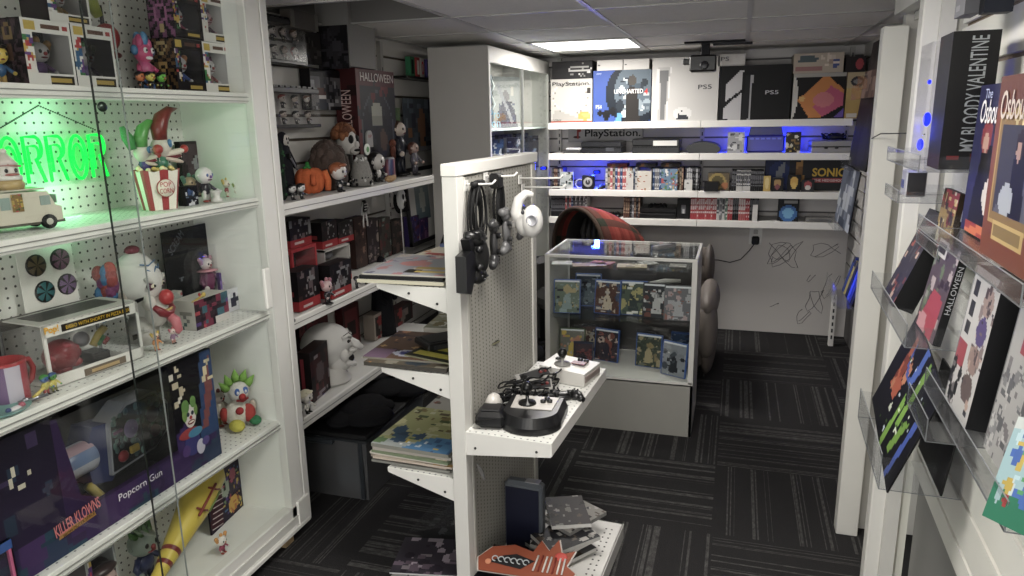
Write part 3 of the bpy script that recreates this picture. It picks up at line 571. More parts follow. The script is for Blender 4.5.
# ------------------------------------------------------------------ cabinet, second shelf: neon sign and popcorn
z=S[1]+.001
ya,yb=-1,YX(107,-1.735,1.40); yh=YX(22,-1.735,1.4); per=(yb-yh)/4; yl=yb-6*per
t=thing('neon_sign','green glowing HORROR neon sign on a hanging chain','neon sign',(-1.74,(yl+yb)/2,1.40),H90)
zt=ZZ(136,-1.735,yb-.15); zb=ZZ(180,-1.735,yb-.15); LH=(zt-zb); zc=(zt+zb)/2-1.40
def letter_strokes(ch,k):
    a,b=.36*k,.5*k
    O=[(a*math.cos(q),b*math.sin(q)) for q in np.linspace(0,2*math.pi,22)]
    if ch=='O': return [O]
    if ch=='H': return [[(-a,-b),(-a,b)],[(a,-b),(a,b)],[(-a,0),(a,0)]]
    R=[(-a,-b),(-a,b),(a*.3,b)]+[(a*.3+a*.62*math.sin(q),b*.52+b*.48*math.cos(q)) for q in np.linspace(.2,math.pi-.2,8)]+[(a*.2,.04*b),(a*.9,-b)]
    return [R]
m=MB(); wv=per*.86
for i,ch in enumerate('HORROR'):
    cx=-3*per+per*(i+.5)
    for k,rr in ((1.0,.0046),(.60,.0036)):
        for st in letter_strokes(ch,k if ch!='H' else k):
            m.tube([(cx+x*wv*1.25,-.012,zc+y*LH) for x,y in st],rr,'fff',6)
build('letters',m,'neon_green',t)
m=MB(); m.box(0,-.002,zc-LH*.62,6.1*per,.003,LH*1.24,'fff'); build('backing',m,'glass',t)
m=MB(); hk=YX(36,-1.745,1.55)-(yl+yb)/2; 
for e in (YX(-10,-1.745,1.5),YX(92,-1.745,1.5)):
    e-=(yl+yb)/2; n=26
    for i in range(n): q=i/(n-1); m.ell((hk+(e-hk)*q,-.004,.155+(zc+LH*.62-.155)*q),(.0035,.0018,.0022),'3a4a3c',n=6,m=4)
build('chain',m,'metal',t)
area('neon_glow_light',(-1.705,(yl+yb)/2,1.40),6*per,.38,(.35,1,.5),(0,-H90,0),LH)
area('neon_glow_light',(-1.690,(yl+yb)/2,1.40),6*per,.24,(.40,1,.55),(0,H90,0),LH)
# ice-cream style van with clown head
def LX2(px,x): return YX(px,x,z)
ym=YX(24,-1.585,z); t=thing('toy_van','cream toy delivery van with a swirled cone-hatted head on its roof','toy van',(-1.60,ym,z),math.radians(75)); Lw=.155
m=MB(); m.prism([(-.11,.018),(.085,.018),(.085,.05),(.072,.055),(.058,.088),(-.11,.092)],-.036,.036,'ddd5c0','xz'); m.box(.0,0,.012,.18,.066,.008,'5a5648'); m.box(-.02,0,.092,.15,.06,.004,'c9c2ac'); build('body',m,'plastic',t)
m=MB(); 
for x in (-.085,-.06,-.035): m.box(x,-.0365,.052,.020,.002,.028,'8fa8a0')
m.box(.05,-.0365,.056,.022,.002,.022,'9ab0a8'); m.box(.079,0,.058,.002,.056,.02,'8fa8a0'); build('window',m,'gloss',t)
m=MB(); m.art((-.022,-.038,.046),(.024,0,0),(0,0,.04),8,12,[('bg','8a6a2a'),('b',12,.1,.25,['c9a83a','3a5a2a','b33'])]); m.box(.0855,0,.032,.003,.04,.018,'e0b030'); build('decal',m,'print',t)
for x in (-.072,.052):
    for s in (-1,1): m=MB(); m.lathe([(.006,-.005),(.017,-.005),(.017,.005),(.006,.006)],'1c1c1c',(x,s*.034,.017),16,axis=Matrix.Rotation(H90,3,'X')); m.ell((x,s*.0395,.017),(.008,.002,.008),'c9c6b8'); build('wheel',m,'rubber',t)
m=MB(); m.lathe([(.030,0),(.033,.012),(.028,.022)],'c9a860',(-.005,0,.096),16); m.ell((-.005,0,.135),(.026,.025,.028),'e6ddd4'); m.lathe([(.031,0),(.03,.008),(.022,.014)],'f2eee6',(-.005,0,.118),16); m.lathe([(.026,0),(.016,.014),(.006,.026)],'ead8d0',(-.005,0,.152),14); m.ell((-.005,0,.182),.007,'e6ddd4')
for s in (-1,1): m.ell((-.005+s*.010,-.023,.139),(.004,.003,.005),'2a2a2a')
m.ell((-.005,-.026,.130),(.016,.005,.003),'b35a50'); m.tube([(-.03,-.006,.15),(-.01,-.023,.152),(.018,-.02,.148)],.0025,'c9807a'); build('roof_head',m,'plastic',t)
# popcorn bucket with clown heads bursting out
yb_=YX(163,-1.565,z); t=thing('popcorn_bucket','red and white striped popcorn bucket with snarling clown heads bursting out','popcorn bucket',(-1.575,yb_,z),math.radians(70)); t.scale=(1.13,1.13,1.13)
m=MB(); nseg=28
def sq(r,k,z_): # squarish lathe ring
    out=[]
    for j in range(nseg):
        a=2*math.pi*j/nseg; c,s_=math.cos(a),math.sin(a); q=max(abs(c),abs(s_)); e=1/(q**.75); out.append((r*c*e,r*.85*s_*e,z_+.003*math.sin(a*7)*(k)))
    return out
rings=[sq(.036,0,0),sq(.040,0,.03),sq(.045,0,.065),sq(.050,1,.098),sq(.046,1,.098),sq(.042,0,.07)]
vs=[v for r in rings for v in r]; fs=[];cs=[]
for i in range(5):
    for j in range(nseg): q=(j+1)%nseg; fs.append((i*nseg+j,i*nseg+q,(i+1)*nseg+q,(i+1)*nseg+j)); cs.append(lin('a8242c' if (j%4)<2 else 'eee6d8'))
fs.append(tuple(range(nseg-1,-1,-1))); cs.append(lin('eee')); m.add(vs,fs,cs); build('bucket',m,'satin',t)
m=MB(); rq=random.Random(2)
for q in range(60): a=rq.random()*6.28; r=rq.random()**.5*.042; m.ell((r*math.cos(a),r*.85*math.sin(a),.098+.006*rq.random()),(.007,.006,.006),['e8d070','f0e6b0','d9b850'][q%3],n=7,m=5)
build('popcorn',m,'satin',t)
m=MB(); m.lathe([(.023,0),(.023,.002)],'b5322e',(0,-.0405,.055),20,axis=Matrix.Rotation(H90,3,'X')); m.lathe([(.021,0),(.021,.003)],'efe4d4',(0,-.0405,.055),20,axis=Matrix.Rotation(H90,3,'X')); e=build('emblem',m,'satin',t)
text('POP',.028,.012,'b0262c',e,TR(0,-.0436,.064)@Matrix.Identity(4)); text('CORN',.034,.012,'b0262c',e,TR(0,-.0436,.048))
def clown_head(px,pz,s,hair,yaw,nm,long=1.0):
    m=MB(); m.M=TR(px,-.004,pz)@RZ(yaw)
    m.ell((0,0,0),(.022*s,.024*s,.026*s),'e8dcd0'); m.ell((-.004*s,-.026*s*long,-.012*s),(.010*s,.030*s*long,.008*s),'efe0d0',rot=Matrix.Rotation(-.25,3,'X')); m.ell((-.004*s,-.022*s*long,-.028*s),(.009*s,.026*s*long,.006*s),'e0c8b8',rot=Matrix.Rotation(.3,3,'X')); m.ell((-.004*s,-.02*s*long,-.02*s),(.007*s,.024*s,.006*s),'7a1a2a')
    for q in range(6):
        for dz in (-.015,-.024): m.lathe([(.0016*s,0),(.0002,.006*s*(1 if dz<-.02 else -1))],'fff8e8',((q%2*2-1)*.006*s,-.012*s-.006*s*q,dz*s),5)
    for q in (-1,1): m.ell((q*.009*s,-.020*s,.010*s),(.008*s,.006*s,.010*s),'4a8ac0'); m.ell((q*.009*s,-.0245*s,.010*s),(.005*s,.004*s,.006*s),'f4f4ee'); m.ell((q*.009*s,-.028*s,.010*s),.002*s,'111')
    m.ell((0,-.050*s*long,-.004*s),.010*s,'c03024'); h_=build(nm,m,'gloss',t)
    m=MB(); m.M=TR(px,-.004,pz)@RZ(.25); m.tube([(0,.0,.018*s),(.0,.0,.045*s),(.012*s,0,.07*s),(.035*s,0,.088*s),(.062*s,0,.092*s)],[.016*s,.019*s,.017*s,.010*s,.001],hair,10); build('hair_crest',m,'plastic',h_)
    m=MB(); m.tube([(px,-.004,pz-.02*s),(px*.7,0,.10)],[.014*s,.02*s],['4a3a8a','3a8a6a'][px>0]); build('neck',m,'plastic',h_)
clown_head(.020,.152,1.05,'8a2a24',1.1,'clown_head'); clown_head(-.028,.140,.85,'5ab04a',.9,'clown_head',.8)
m=MB(); m.tube([(-.05,-.004,.15),(-.058,0,.18),(-.068,0,.205)],[.010,.014,.006],'3aa04a'); m.ell((-.012,-.05,.15),.012,'b82a24'); build('horn',m,'plastic',t)
# dark framed picture behind and small toys to the right
single_='dark framed toy picture with grey portrait behind the popcorn bucket'
lbox(186,216,141,-1.70,z,.02,[('bg','3a3034'),('r',.08,.05,.92,.95,'57474c'),('e',.5,.62,.16,.12,'9a9aa0'),('b',14,.05,.14,['3a2a30','6a5a60','2a2a30'])],single_,'picture',side='141214',name='framed_picture')
figure(ly(192,-1.60,z),H90,.085,'small toy with blue-green hood and tan hat by the popcorn bucket',skin='c9a884',hair='5a8a7a',hairstyle='tufts',top='24405a',legs='1c2a3a')
lbox(187,199,186,-1.545,z,.03,[('bg','14141c'),('b',12,.08,.2,['2a4a7a','14141c','d9d9e0','6a7a9a'])],'small dark blue card box right of the popcorn bucket',side='0e0e14')
figure(ly(207,-1.56,z),H90,.115,'white clown toy in dark suit with purple grin right of the popcorn bucket',skin='f0e8ea',nose='7a4aa0',hair='c0b8c8',hairstyle=None,top='2a2430',legs='e8e4e0',mouth='6a2a5a',eyes='4a6ab0')
m=MB(); m.lathe([(.016,0),(.018,.008),(.010,.014),(.011,.024),(.017,.032),(.018,.036)],'ece8e4',n=16); single('toy_pedestal','small white pedestal toy on the neon-lit shelf','figurine',m,'plastic',ly(217,-1.53,z))
figure(ly(228,-1.60,z),H90,.060,'small red and yellow haired toy beside the white pedestal',skin='f0e0d0',nose='c22',hair='d9b83a',hairstyle='tufts',top='a8343a',legs='e8e0c8')
figure(ly(237,-1.57,z),H90,.046,'tiny white and red toy at the right end of the neon-lit shelf',skin='f4efe6',nose='c22',hair='8aa04a',hairstyle='tufts',top='d8c8b8',legs='b33a3a')
# ------------------------------------------------------------------ cabinet, third shelf
z=S[2]+.001
ya,yb=YX(26,-1.72,1.05),YX(80,-1.72,1.05)
t=thing('button_card','white card with four dark round pin buttons','pin badge card',(-1.725,(ya+yb)/2,ZZ(308,-1.72,(ya+yb)/2)),H90); wc=yb-ya; hc=.165
m=MB(); m.box(0,0,0,wc,.002,hc,'e2e0d8',.0006); build('card',m,'satin',t)
for i,(a,b,pal) in enumerate(((-.2,.74,['6a5a3a','2a2a2a']),(.24,.76,['7a4a6a','2a2a2a']),(-.12,.30,['3a7a80','2a3a2a']),(.30,.33,['7a5a8a','2a2a2a']))):
    m=MB(); m.lathe([(.029,0),(.029,.003),(.026,.005),(0.0005,.006)],'222',(a*wc,-.001,b*hc),18,axis=Matrix.Rotation(H90,3,'X'),cf=lambda j,i2:pal[0] if (i2==2 and j%3) else '25221f'); build('pin_button',m,'gloss',t)
# big clear-topped toy box
y0=YX(58,-1.54,z)-.0; y1=YX(142,-1.54,z); bw=y1-y0; t=thing('window_box','large clear-sided white-framed toy box with a red figure inside','toy box',(-1.62,(y0+y1)/2,z),math.radians(84),CLB); D=.17; Hb=.155
m=MB()
for s in (-1,1):
    m.box(s*(bw/2-.004),-D/2+.003,0,.008,.006,Hb,'e8e5de')
    m.box(s*(bw/2-.003),D/2-.004,0,.006,.006,Hb,'777')
m.box(0,-D/2+.002,0,bw,.004,.03,'e8e5de'); m.box(0,0,0,bw,D,.003,'c9c6be')
m.box(0,-D/2+.002,Hb-.028,bw,.004,.028,'efece4'); m.box(0,-.01,Hb,bw,D*.8,.003,'c9c6c0'); m.box(0,.0,Hb+.0031,bw*.8,D*.5,.001,'55504e'); m.box(0,D/2-.003,Hb-.03,bw,.004,.03,'6a6660')
build('carton_frame',m,'print',t)
e=build('title_strip',(lambda q:(q.box(.01,-D/2-.0010,Hb-.023,bw*.72,.001,.018,'2a2014'),q)[1])(MB()),'print',t)
text('BIBBO WITH SHORTY IN PIZZA BOX',bw*.68,.009,'d9b23a',e,TR(.015,-D/2-.002,Hb-.014)); text('Pop!',.035,.022,'e0a82a',e,TR(-bw*.42,-D/2-.0022,Hb-.012),bold=.02)
m=MB(); m.box(.015,-D/2-.0004,.004,bw*.45,.0012,.018,'7a6a5a'); m.box(.015,-D/2-.0008,.008,bw*.3,.0012,.008,'c9a870'); m.box(bw*.42,-D/2-.0004,Hb-.10,.014,.001,.014,'1c1c1c'); build('print_patch',m,'print',t)
m=MB(); m.box(0,-D/2+.003,.03,bw-.012,.001,Hb-.058,'fff'); m.box(-bw/2+.003,0,.01,.001,D-.01,Hb-.02,'fff'); build('window',m,'blister',t)
p=Vector((-1.62,(y0+y1)/2,z+.004)); tt=thing('candy_car_toy','red glossy bundled toy inside the large clear box','toy',p,math.radians(84))
m=MB(); rq=random.Random(9); m.ell((-.04,0,.045),(.045,.04,.042),'b0202c')
for q in range(14): a=rq.random()*6.28; m.ell((-.04+.03*math.cos(a),-.02+.02*rq.random(),.04+.03*math.sin(a)),(.016,.014,.012),['c8303c','a81c28','d8505a'][q%3])
build('bundle',m,'gloss',tt); m=MB(); m.box(.05,0,.0,.05,.06,.03,'3a3238',.004); m.tube([(.035,-.02,.05),(.055,-.02,.075),(.075,-.02,.09)],.010,'d9c02a'); m.tube([(.045,-.024,.05),(.065,-.024,.07)],.008,'3aa04a'); m.tube([(.06,-.026,.05),(.075,-.026,.062)],.008,'c22a2a'); m.ell((.02,0,.07),(.02,.02,.02),'9a9aa0'); build('figure',m,'plastic',tt)
# clown head mask with tongue
p=(-1.63,YX(153,-1.60,z),z+.028); t=thing('clown_mask','large white rubber clown mask with red nose, grin and long pink tongue','mask',p,math.radians(100)); t.scale=(.95,.98,1.10)
m=MB(); m.lathe([(.045,-.027),(.045,.02),(.03,.05)],'cfcbc3',n=18); build('neck',m,'rubber',t)
def wm(v): # egg with brow
    k=1+.12*math.sin(v.z*40)*(v.y<0); return (v.x*(.8+.2*(v.z>-.02)),v.y*k,v.z)
m=MB(); m.ell((0,0,.125),(.062,.070,.092),'dcdad4',n=24,m=18,warp=wm); m.ell((.0,-.052,.06),(.036,.034,.042),'dcd8d0'); m.ell((-.052,.01,.10),(.01,.022,.036),'d8d2ca',rot=Matrix.Rotation(.3,3,'Y')); m.ell((-.060,.008,.10),(.006,.014,.024),'b5a89c')
for s in (-1,1): m.ell((s*.028,-.058,.145),(.020,.012,.008),'c9c5be',rot=Matrix.Rotation(-s*.5,3,'Y')); m.ell((s*.038,-.056,.09),(.018,.02,.022),'dcd6ce')
m.box(0,0,0,.08,.08,.03,'d0ccc4',.012); build('head',m,'rubber',t)
m=MB(); m.ell((0,-.088,.098),.021,'c4262a'); build('nose',m,'gloss',t)
m=MB()
for s in (-1,1): m.ell((s*.024,-.064,.132),(.012,.008,.006),'e8e0c0'); m.ell((s*.022,-.071,.132),.004,'151515'); m.ell((s*.026,-.061,.132),(.019,.007,.012),'5a2a4a')
build('eye',m,'gloss',t)
m=MB(); m.tube([(-.042,-.064,.085),(-.026,-.084,.062),(0,-.09,.052),(.026,-.084,.062),(.042,-.064,.085)],[.006,.012,.014,.012,.006],'8a2430'); m.ell((0,-.086,.058),(.026,.012,.010),'241014')
for q in range(7): m.ell((-.024+.008*q,-.095+.0012*abs(q-3)**2*.6,.064),(.004,.003,.006),'c9a850')
build('mouth',m,'gloss',t)
m=MB(); m.tube([(0,-.088,.05),(0,-.108,.035),(.002,-.112,.008),(.002,-.108,-.0)],[.012,.015,.013,.006],'d8727c',10); build('tongue',m,'gloss',t)
m=MB()
for a in ([(-.03,-.055,.175),(-.01,-.066,.165),(.0,-.068,.18),(.02,-.062,.17),(.035,-.052,.18)],[(-.04,-.045,.19),(-.02,-.058,.185),(.01,-.06,.195)],[(.012,-.067,.15),(.03,-.062,.155)]): m.tube(a,.0022,'4a7aa8',6)
build('paint_line',m,'gloss',t)
m=MB(); rq=random.Random(6)
for q in range(26): m.ell((-.055-.015*rq.random(),.03+.045*rq.random(),.06+.12*rq.random()),(.018,.018,.022),['8a3430','6a2a5a','2a6a9a','a04038'][q%4 if q%7 else 2],n=8,m=6)
m.ell((.0,.0,.222),(.022,.02,.012),'7a2a3a'); build('hair',m,'hair',t)
# black carded figure, knife, cards, boxed figure
y0,y1,w_,h_=LB(170,230,226,-1.70,z); p=(-1.70,(y0+y1)/2,z); h_=ZZ(226,-1.70,(y0+y1)/2)-z
t=thing('carded_figure','black blister card with a pink-robed clown figure','action figure pack',p,H90+.05)
m=MB(); m.art((-w_/2,-.002,0),(w_,0,0),(0,0,h_),20,28,[('bg','15161a'),('b',10,.03,.1,['1d1e24','24262c'])]); m.box(0,0,0,w_,.003,h_,'15161a'); c_=build('card',m,'print',t)
text('SCREAM',h_*.30,h_*.09,'6a6e76',c_,TR(-w_*.3,-.004,h_*.86)@Matrix.Rotation(-.7,4,'Y')); text('"8"',.02,.014,'8a8e96',c_,TR(-w_*.28,-.004,h_*.45))
m=MB(); m.prism([(-w_*.22,.01),(w_*.40,.01),(w_*.40,h_*.62),(w_*.28,h_*.76),(-w_*.1,h_*.76),(-w_*.22,h_*.62)],-.032,-.003,'fff','xz'); build('blister',m,'blister',t)
Rm=RZ(H90+.05); q=Vector(p)+Rm@Vector((w_*.09,-.018,.012)); figure(tuple(q),H90+.05,h_*.60,'pink-robed clown figure inside the black blister card',skin='e8dcd8',nose='8a2a3a',hair='c08a98',hairstyle='tufts',top='7a2a5a',legs='5a1a4a',arms='6a2a50',ruff='d88a98',big=.26)
p=ly(134,-1.535,.99); t=thing('knife','black-bladed toy knife held out in front of the clown mask','knife',(-1.55,YX(122,-1.55,1.0),ZZ(309,-1.55,YX(122,-1.55,1.0))),math.radians(88))
m=MB(); m.prism([(0,-.006),(.075,.006),(.078,.014),(.0,.012)],-.002,.002,'24262c','xz'); build('blade',m,'metal',t); m=MB(); m.box(-.004,0,-.008,.014,.012,.022,'161616',.003); build('handle',m,'rubber',t)
lbox(223,262,267,-1.66,z,.012,[('bg','5a3a8a'),('b',20,.05,.16,['7a5aa8','3a2460','8a6ac0','c9b0e0'])],'flat purple illustrated box lying upright at the right of the mask shelf',side='4a2a70',name='card_box')
lbox(224,264,285,-1.60,z,.010,[('bg','d8d8e0'),('p',[(.05,.15),(.3,.75),(.6,.6),(.95,.85),(.95,.15)],'2a2a44'),('o',.25,.5,.18,.3,'e8e8f0',.5),('b',10,.03,.08,['3a5a9a','c9c03a','b33','6a3a8a'],(.4,.2,.95,.7))],'white card with dark bat-like drawing at the end of the mask shelf',side='e8e8ec',name='card_box')
lbox(197,230,296,-1.555,z,.08,[('bg','3a2834'),('r',.0,.82,1,1,'1a161c'),('b',26,.06,.16,['8a2a4a','5a3a8a','2a1a2a','c03a4a','3a6a7a']),('r',.6,.0,1,.2,'d8d0cc')],'white-sided figure box with pink and purple front',side='d8d5cc',left=[('bg','d8d5cc'),('h',1,['d4d1c8']),('b',10,.03,.08,['4a6a6a','b34a4a','8a8a88'],(.1,.05,.7,.45)),('r',.3,.75,.9,.78,'9a9890'),('r',.3,.65,.9,.68,'9a9890'),('r',.3,.55,.9,.58,'9a9890'),('r',.3,.85,.9,.88,'9a9890')],nu=14)
figure(ly(157,-1.53,z),H90,.055,'tiny yellow-haired toy with orange body in front of the mask',skin='e8c8a0',hair='d9b82a',hairstyle='tufts',top='d88a3a',legs='e0a860',nose='c22',big=.4)
figure(ly(174,-1.53,z),H90,.048,'tiny pink-haired toy near the white-sided figure box',skin='e8d0c8',hair='c05a6a',hairstyle='tufts',top='a07a9a',legs='c98a7a',big=.4)
t=thing('clown_wand','small yellow and red pinwheel toy on the figure box','toy',(-1.56,YX(198,-1.56,1.0),ZZ(300,-1.56,YX(198,-1.56,1.0))),H90)
m=MB(); m.tube([(-.03,0,0),(.0,0,.006),(.02,0,.010)],.003,'d9b83a'); build('stick',m,'plastic',t); m=MB(); m.ell((.022,0,.012),(.008,.006,.008),'e0c040'); m.ell((.004,0,.016),(.004,.004,.006),'c22a2a'); build('tip',m,'plastic',t)
lbox(176,186,292,-1.65,z,.03,[('bg','a8b0a8'),('b',14,.1,.3,['4a7a8a','b34a5a','e0d8c8'])],'small teal and pink toy box between mask and figure box',side='c9c6be')
# mug, plate, tiny toys at the left
ym=YX(16,-1.56,z); t=thing('mug','red-handled mug with yellow and clown print','mug',(-1.575,ym,z),math.radians(95))
m=MB(); 
def mugc(j,i):
    if i in(5,): return 'b3202a'
    return ['b3202a','e0a82a','b3202a','c9b8c8','7a5a8a','c8c0d0','b33a4a','e0a82a'][(j//3)%8] if 0<i<4 else 'b3202a'
m.lathe([(.038,0),(.041,.006),(.041,.03),(.041,.06),(.042,.092),(.043,.1),(.038,.1),(.037,.012),(.0005,.01)],'a01c26',n=24,cf=mugc); build('cup',m,'gloss',t)
m=MB(); m.tube([(.040,0,.082),(.062,0,.084),(.072,0,.06),(.064,0,.034),(.040,0,.022)],.0065,'b3202a',8); build('handle',m,'gloss',t)
m=MB(); m.lathe([(.02,0),(.055,.006),(.062,.012),(.056,.010),(.02,.006),(.0005,.006)],'7ab0a8',n=26); single('saucer','small teal saucer near the mug on the third shelf','plate',m,'gloss',(-1.535,YX(0,-1.535,z),z))
figure(ly(47,-1.53,z),H90,.052,'tiny blue-headed toy beside the mug',skin='3a6ab0',hair='4aa04a',hairstyle='cap',top='c9c03a',legs='b33a3a',big=.4)
figure(ly(55,-1.53,z),H90,.050,'tiny green-headed toy with yellow body beside the mug',skin='5aa04a',hair='2a5a9a',hairstyle='cap',top='d9c83a',legs='8a8a3a',big=.4)
t=thing('toy_gun','small grey and yellow toy blaster lying by the mug','toy',(-1.515,YX(34,-1.515,z),z),H90-.4); m=MB(); m.tube([(-.03,0,.008),(.03,0,.012)],[.006,.004],'8a8a92'); m.ell((-.015,0,.010),(.008,.006,.008),'9a9aa2'); build('barrel',m,'metal',t); m=MB(); m.tube([(.0,0,.012),(.026,0,.030)],.004,'d9c02a'); build('handle',m,'plastic',t)
t=thing('toy_creature','tiny white and pink toy creature lying at the shelf edge','figurine',(-1.505,YX(16,-1.505,z),z),H90); m=MB(); m.ell((0,0,.007),(.018,.008,.007),'e8e0e4'); m.ell((.016,0,.010),(.008,.007,.008),'c05a70'); build('body',m,'plastic',t); m=MB(); m.ell((-.016,0,.010),(.006,.006,.006),'3a4a8a'); build('head',m,'plastic',t)
lbox(-14,9,290,-1.72,z,.05,[('bg','2a2426'),('b',10,.1,.2,['4a3a3a','15161a'])],'dark toy box at the left edge of the third shelf',side='1c1a1c')
# ------------------------------------------------------------------ cabinet, fourth shelf: the big purple toy box
z=S[3]+.001; xf=-1.515
y0=YX(48,xf,z); y1=YX(222,xf,z); y0=y1-.80; w_=y1-y0; h_=.350; dd=.20
t=thing('toy_weapon_box','huge dark purple window box holding a toy popcorn blaster','toy box',(xf-dd/2,(y0+y1)/2,z),H90)
W=w_; 
sky=[('g','141020','3a2058'),('r',0,0,1,.24,'37204f'),('p',[(.15,0),(.5,0),(.85,.24),(.45,.24)],'24405a'),('r',.78,0,1,1,'17141f'),('b',14,.012,.03,['e8e0d0','d0c8b8'],(.70,.55,.86,.98)),('x',1.02,.2,9,'2c4f88'),('b',26,.02,.04,['3a2a6a','5a3a90','2a4a80'],(.8,.0,1,.5)),]
m=MB(); m.art((-W/2,-dd/2,0),(W,0,0),(0,0,h_*.24),60,8,[('g','2c2448','3b2252'),('b',26,.04,.10,['3a2458','24465a','2a3a58','452a60'])],4)
m.art((W*.28,-dd/2,h_*.24),(W*.22,0,0),(0,0,h_*.76),22,28,[('bg','15131c'),('p',[(.55,0),(1,0),(1,1),(.72,1)],'2b4a7a'),('p',[(.6,.1),(.75,.1),(.95,.55),(.92,.75)],'8a4a4a'),('p',[(.7,.35),(.78,.35),(.95,.9),(.9,.95)],'8a4a4a'),('p',[(0,0),(.5,0),(.25,.3),(0,.2)],'402a66'),('b',9,.03,.07,['e8e0d0','d8c8a8'],(.0,.5,.5,.95)),('b',5,.03,.06,['e8d8a8'],(.7,.4,1,.95))],7)
m.art((-W/2,-dd/2,h_*.24),(W*.32,0,0),(0,0,h_*.76),28,22,[('g','1c1826','2c2040'),('b',7,.04,.08,['3a2c50','2a3a50'],(.0,.1,1,.9)),('b',4,.015,.03,['c9c0a8'],(.5,.5,.8,.8))],3)
m.box(-W/2+.002,0,0,.004,dd-.001,h_,'241c34'); m.box(W/2-.002,0,0,.004,dd-.001,h_,'2b2a4a'); m.box(0,dd/2-.002,0,W,.004,h_,'121018'); m.box(0,0,0,W,dd-.002,.004,'17141c'); m.box(0,dd*.3,h_-.004,W,dd*.4-.001,.004,'1c1828'); m.box(W*.39,0,h_-.004,W*.22,dd-.001,.004,'1c1828'); m.box(-W*.34,0,h_-.004,W*.32,dd-.001,.004,'1c1828')
build('carton',m,'print',t)
m=MB(); m.art((-W*.19,-dd/2-.0006,h_*.24),(W*.47,0,0),(0,0,h_*.03),30,2,[('bg','2c1c40')]); m.prism([(-W*.19,h_*.27),(-W*.07,h_*.27),(-W*.13,h_*.36),(-W*.17,h_*.98),(-W*.19,h_*.98)],-dd/2-.0008,-dd/2,'33204a','xz'); build('printed_border',m,'print',t)
m=MB(); m.box(W*.045,-dd/2+.0015,h_*.27,W*.47,.001,h_*.70,'fff'); build('window',m,'blister',t)
text('Popcorn Gun',W*.19,h_*.075,'e6e2e8',t,TR(W*.095,-dd/2-.0015,h_*.165))
e=build('emblem',(lambda q:(q.prism([(-W*.225,h_*.135),(-W*.09,h_*.155),(-W*.095,h_*.19),(-W*.22,h_*.175)],-dd/2-.0016,-dd/2-.0005,'b8862a','xz'),q)[1])(MB()),'print',t)
text('KILLER KLOWNS',W*.165,h_*.09,'d08080',e,TR(-W*.155,-dd/2-.003,h_*.225)@Matrix.Rotation(-.10,4,'Y'),bold=.015); text('FROM OUTER SPACE',W*.115,h_*.026,'3a2010',e,TR(-W*.155,-dd/2-.0032,h_*.165)@Matrix.Rotation(-.15,4,'Y'))
# painted jester clown on the printed part (generic clown portrait)
m=MB(); cx,cz=W*.355,h_*.50
def disc(x,z_,rx,rz_,c,k=0): m.ell((x,-dd/2-.001-.0006*k,z_),(rx,.0006,rz_),c,n=16,m=8)
disc(cx,cz-.085,.034,.040,'3a3a80');disc(cx-.012,cz-.05,.040,.016,'a83238',1);disc(cx+.014,cz-.056,.030,.014,'3a8ab0',2);disc(cx,cz,.024,.036,'e8e0da',3);disc(cx-.016,cz+.034,.016,.022,'6a9a4a',4);disc(cx+.016,cz+.040,.012,.018,'6a9a4a',4);disc(cx-.022,cz+.01,.010,.02,'7aa04a',4);disc(cx+.024,cz+.012,.008,.018,'7aa04a',4)
disc(cx-.009,cz+.008,.006,.007,'2a3a4a',5);disc(cx+.009,cz+.008,.006,.007,'2a3a4a',5);disc(cx,cz-.004,.006,.006,'c22',6);disc(cx,cz-.018,.015,.007,'8a1a24',6);disc(cx,cz-.017,.012,.003,'f0e8d8',7)
disc(cx+.03,cz-.11,.018,.024,'c9c6d8',1);disc(cx+.052,cz-.10,.016,.014,'5a4a90',2);disc(cx-.03,cz-.10,.016,.018,'5a3a80',1)
build('clown_print',m,'print',t)
bz=z+.004+h_*.24
t2=thing('toy_blaster','toy popcorn blaster with striped barrel inside the purple window box','toy gun',(xf-dd/2,(y0+y1)/2+.065,z+.006),H90); t2.scale=(.93,1.0,1)
m=MB(); rr=.042
def barr(j,i): return ['d9dde6','d9dde6','7a9ac8','d9dde6','e0b8c0','7a9ac8'][(j//3)%6]
m.lathe([(rr*.6,0),(rr,.002),(rr,.15),(rr*.9,.155)],'c9ccd6',(-W*.29,-.03,.175),24,axis=Matrix.Rotation(H90,3,'Y'),cf=barr); build('barrel',m,'plastic',t2)
m=MB(); m.prism([(-W*.12,.10),(-W*.04,.08),(W*.02,.13),(W*.0,.24),(-W*.09,.25),(-W*.13,.18)],-.05,.02,'2a3a78','xz'); build('collar',m,'plastic',t2)
m=MB(); pl=[(-W*.05,.10),(W*.16,.11),(W*.235,.15),(W*.245,.225),(W*.19,.275),(W*.05,.28),(-W*.035,.24)]
m.prism(pl,-.062,.0,'b9bdc2','xz'); pl2=[(x*.94+W*.005,.19+(z_-.19)*.90) for x,z_ in pl]; m.prism(pl2,-.066,-.062,'20242a','xz')
rq=random.Random(12)
for q in range(46):
    x=rq.uniform(-W*.03,W*.21); z_=rq.uniform(.125,.265); m.ell((x,-.0665,z_),(rq.uniform(.006,.012),.0015,rq.uniform(.006,.012)),['5a8078','6f9a8c','4a6a6a'][q%3],n=7,m=4)
for x,z_,r,c in ((W*.05,.205,.026,'8a7aa8'),(W*.155,.215,.024,'8a5a7a'),(W*.16,.165,.020,'8a4a5a'),(W*.05,.205,.012,'c9d0d8')): m.ell((x,-.068,z_),(r,.006,r),c)
m.box(W*.05,-.070,.135,.032,.01,.022,'d9b82a',.003); m.ell((W*.0,-.068,.14),(.018,.01,.016),'b3242a'); m.box(-W*.01,-.068,.21,.03,.006,.008,'8a4a7a'); build('body',m,'gloss',t2)
m=MB(); m.tube([(-W*.13,-.04,.10),(-W*.10,-.055,.055)],[.013,.013],'d9c02a',10); build('grip',m,'plastic',t2)
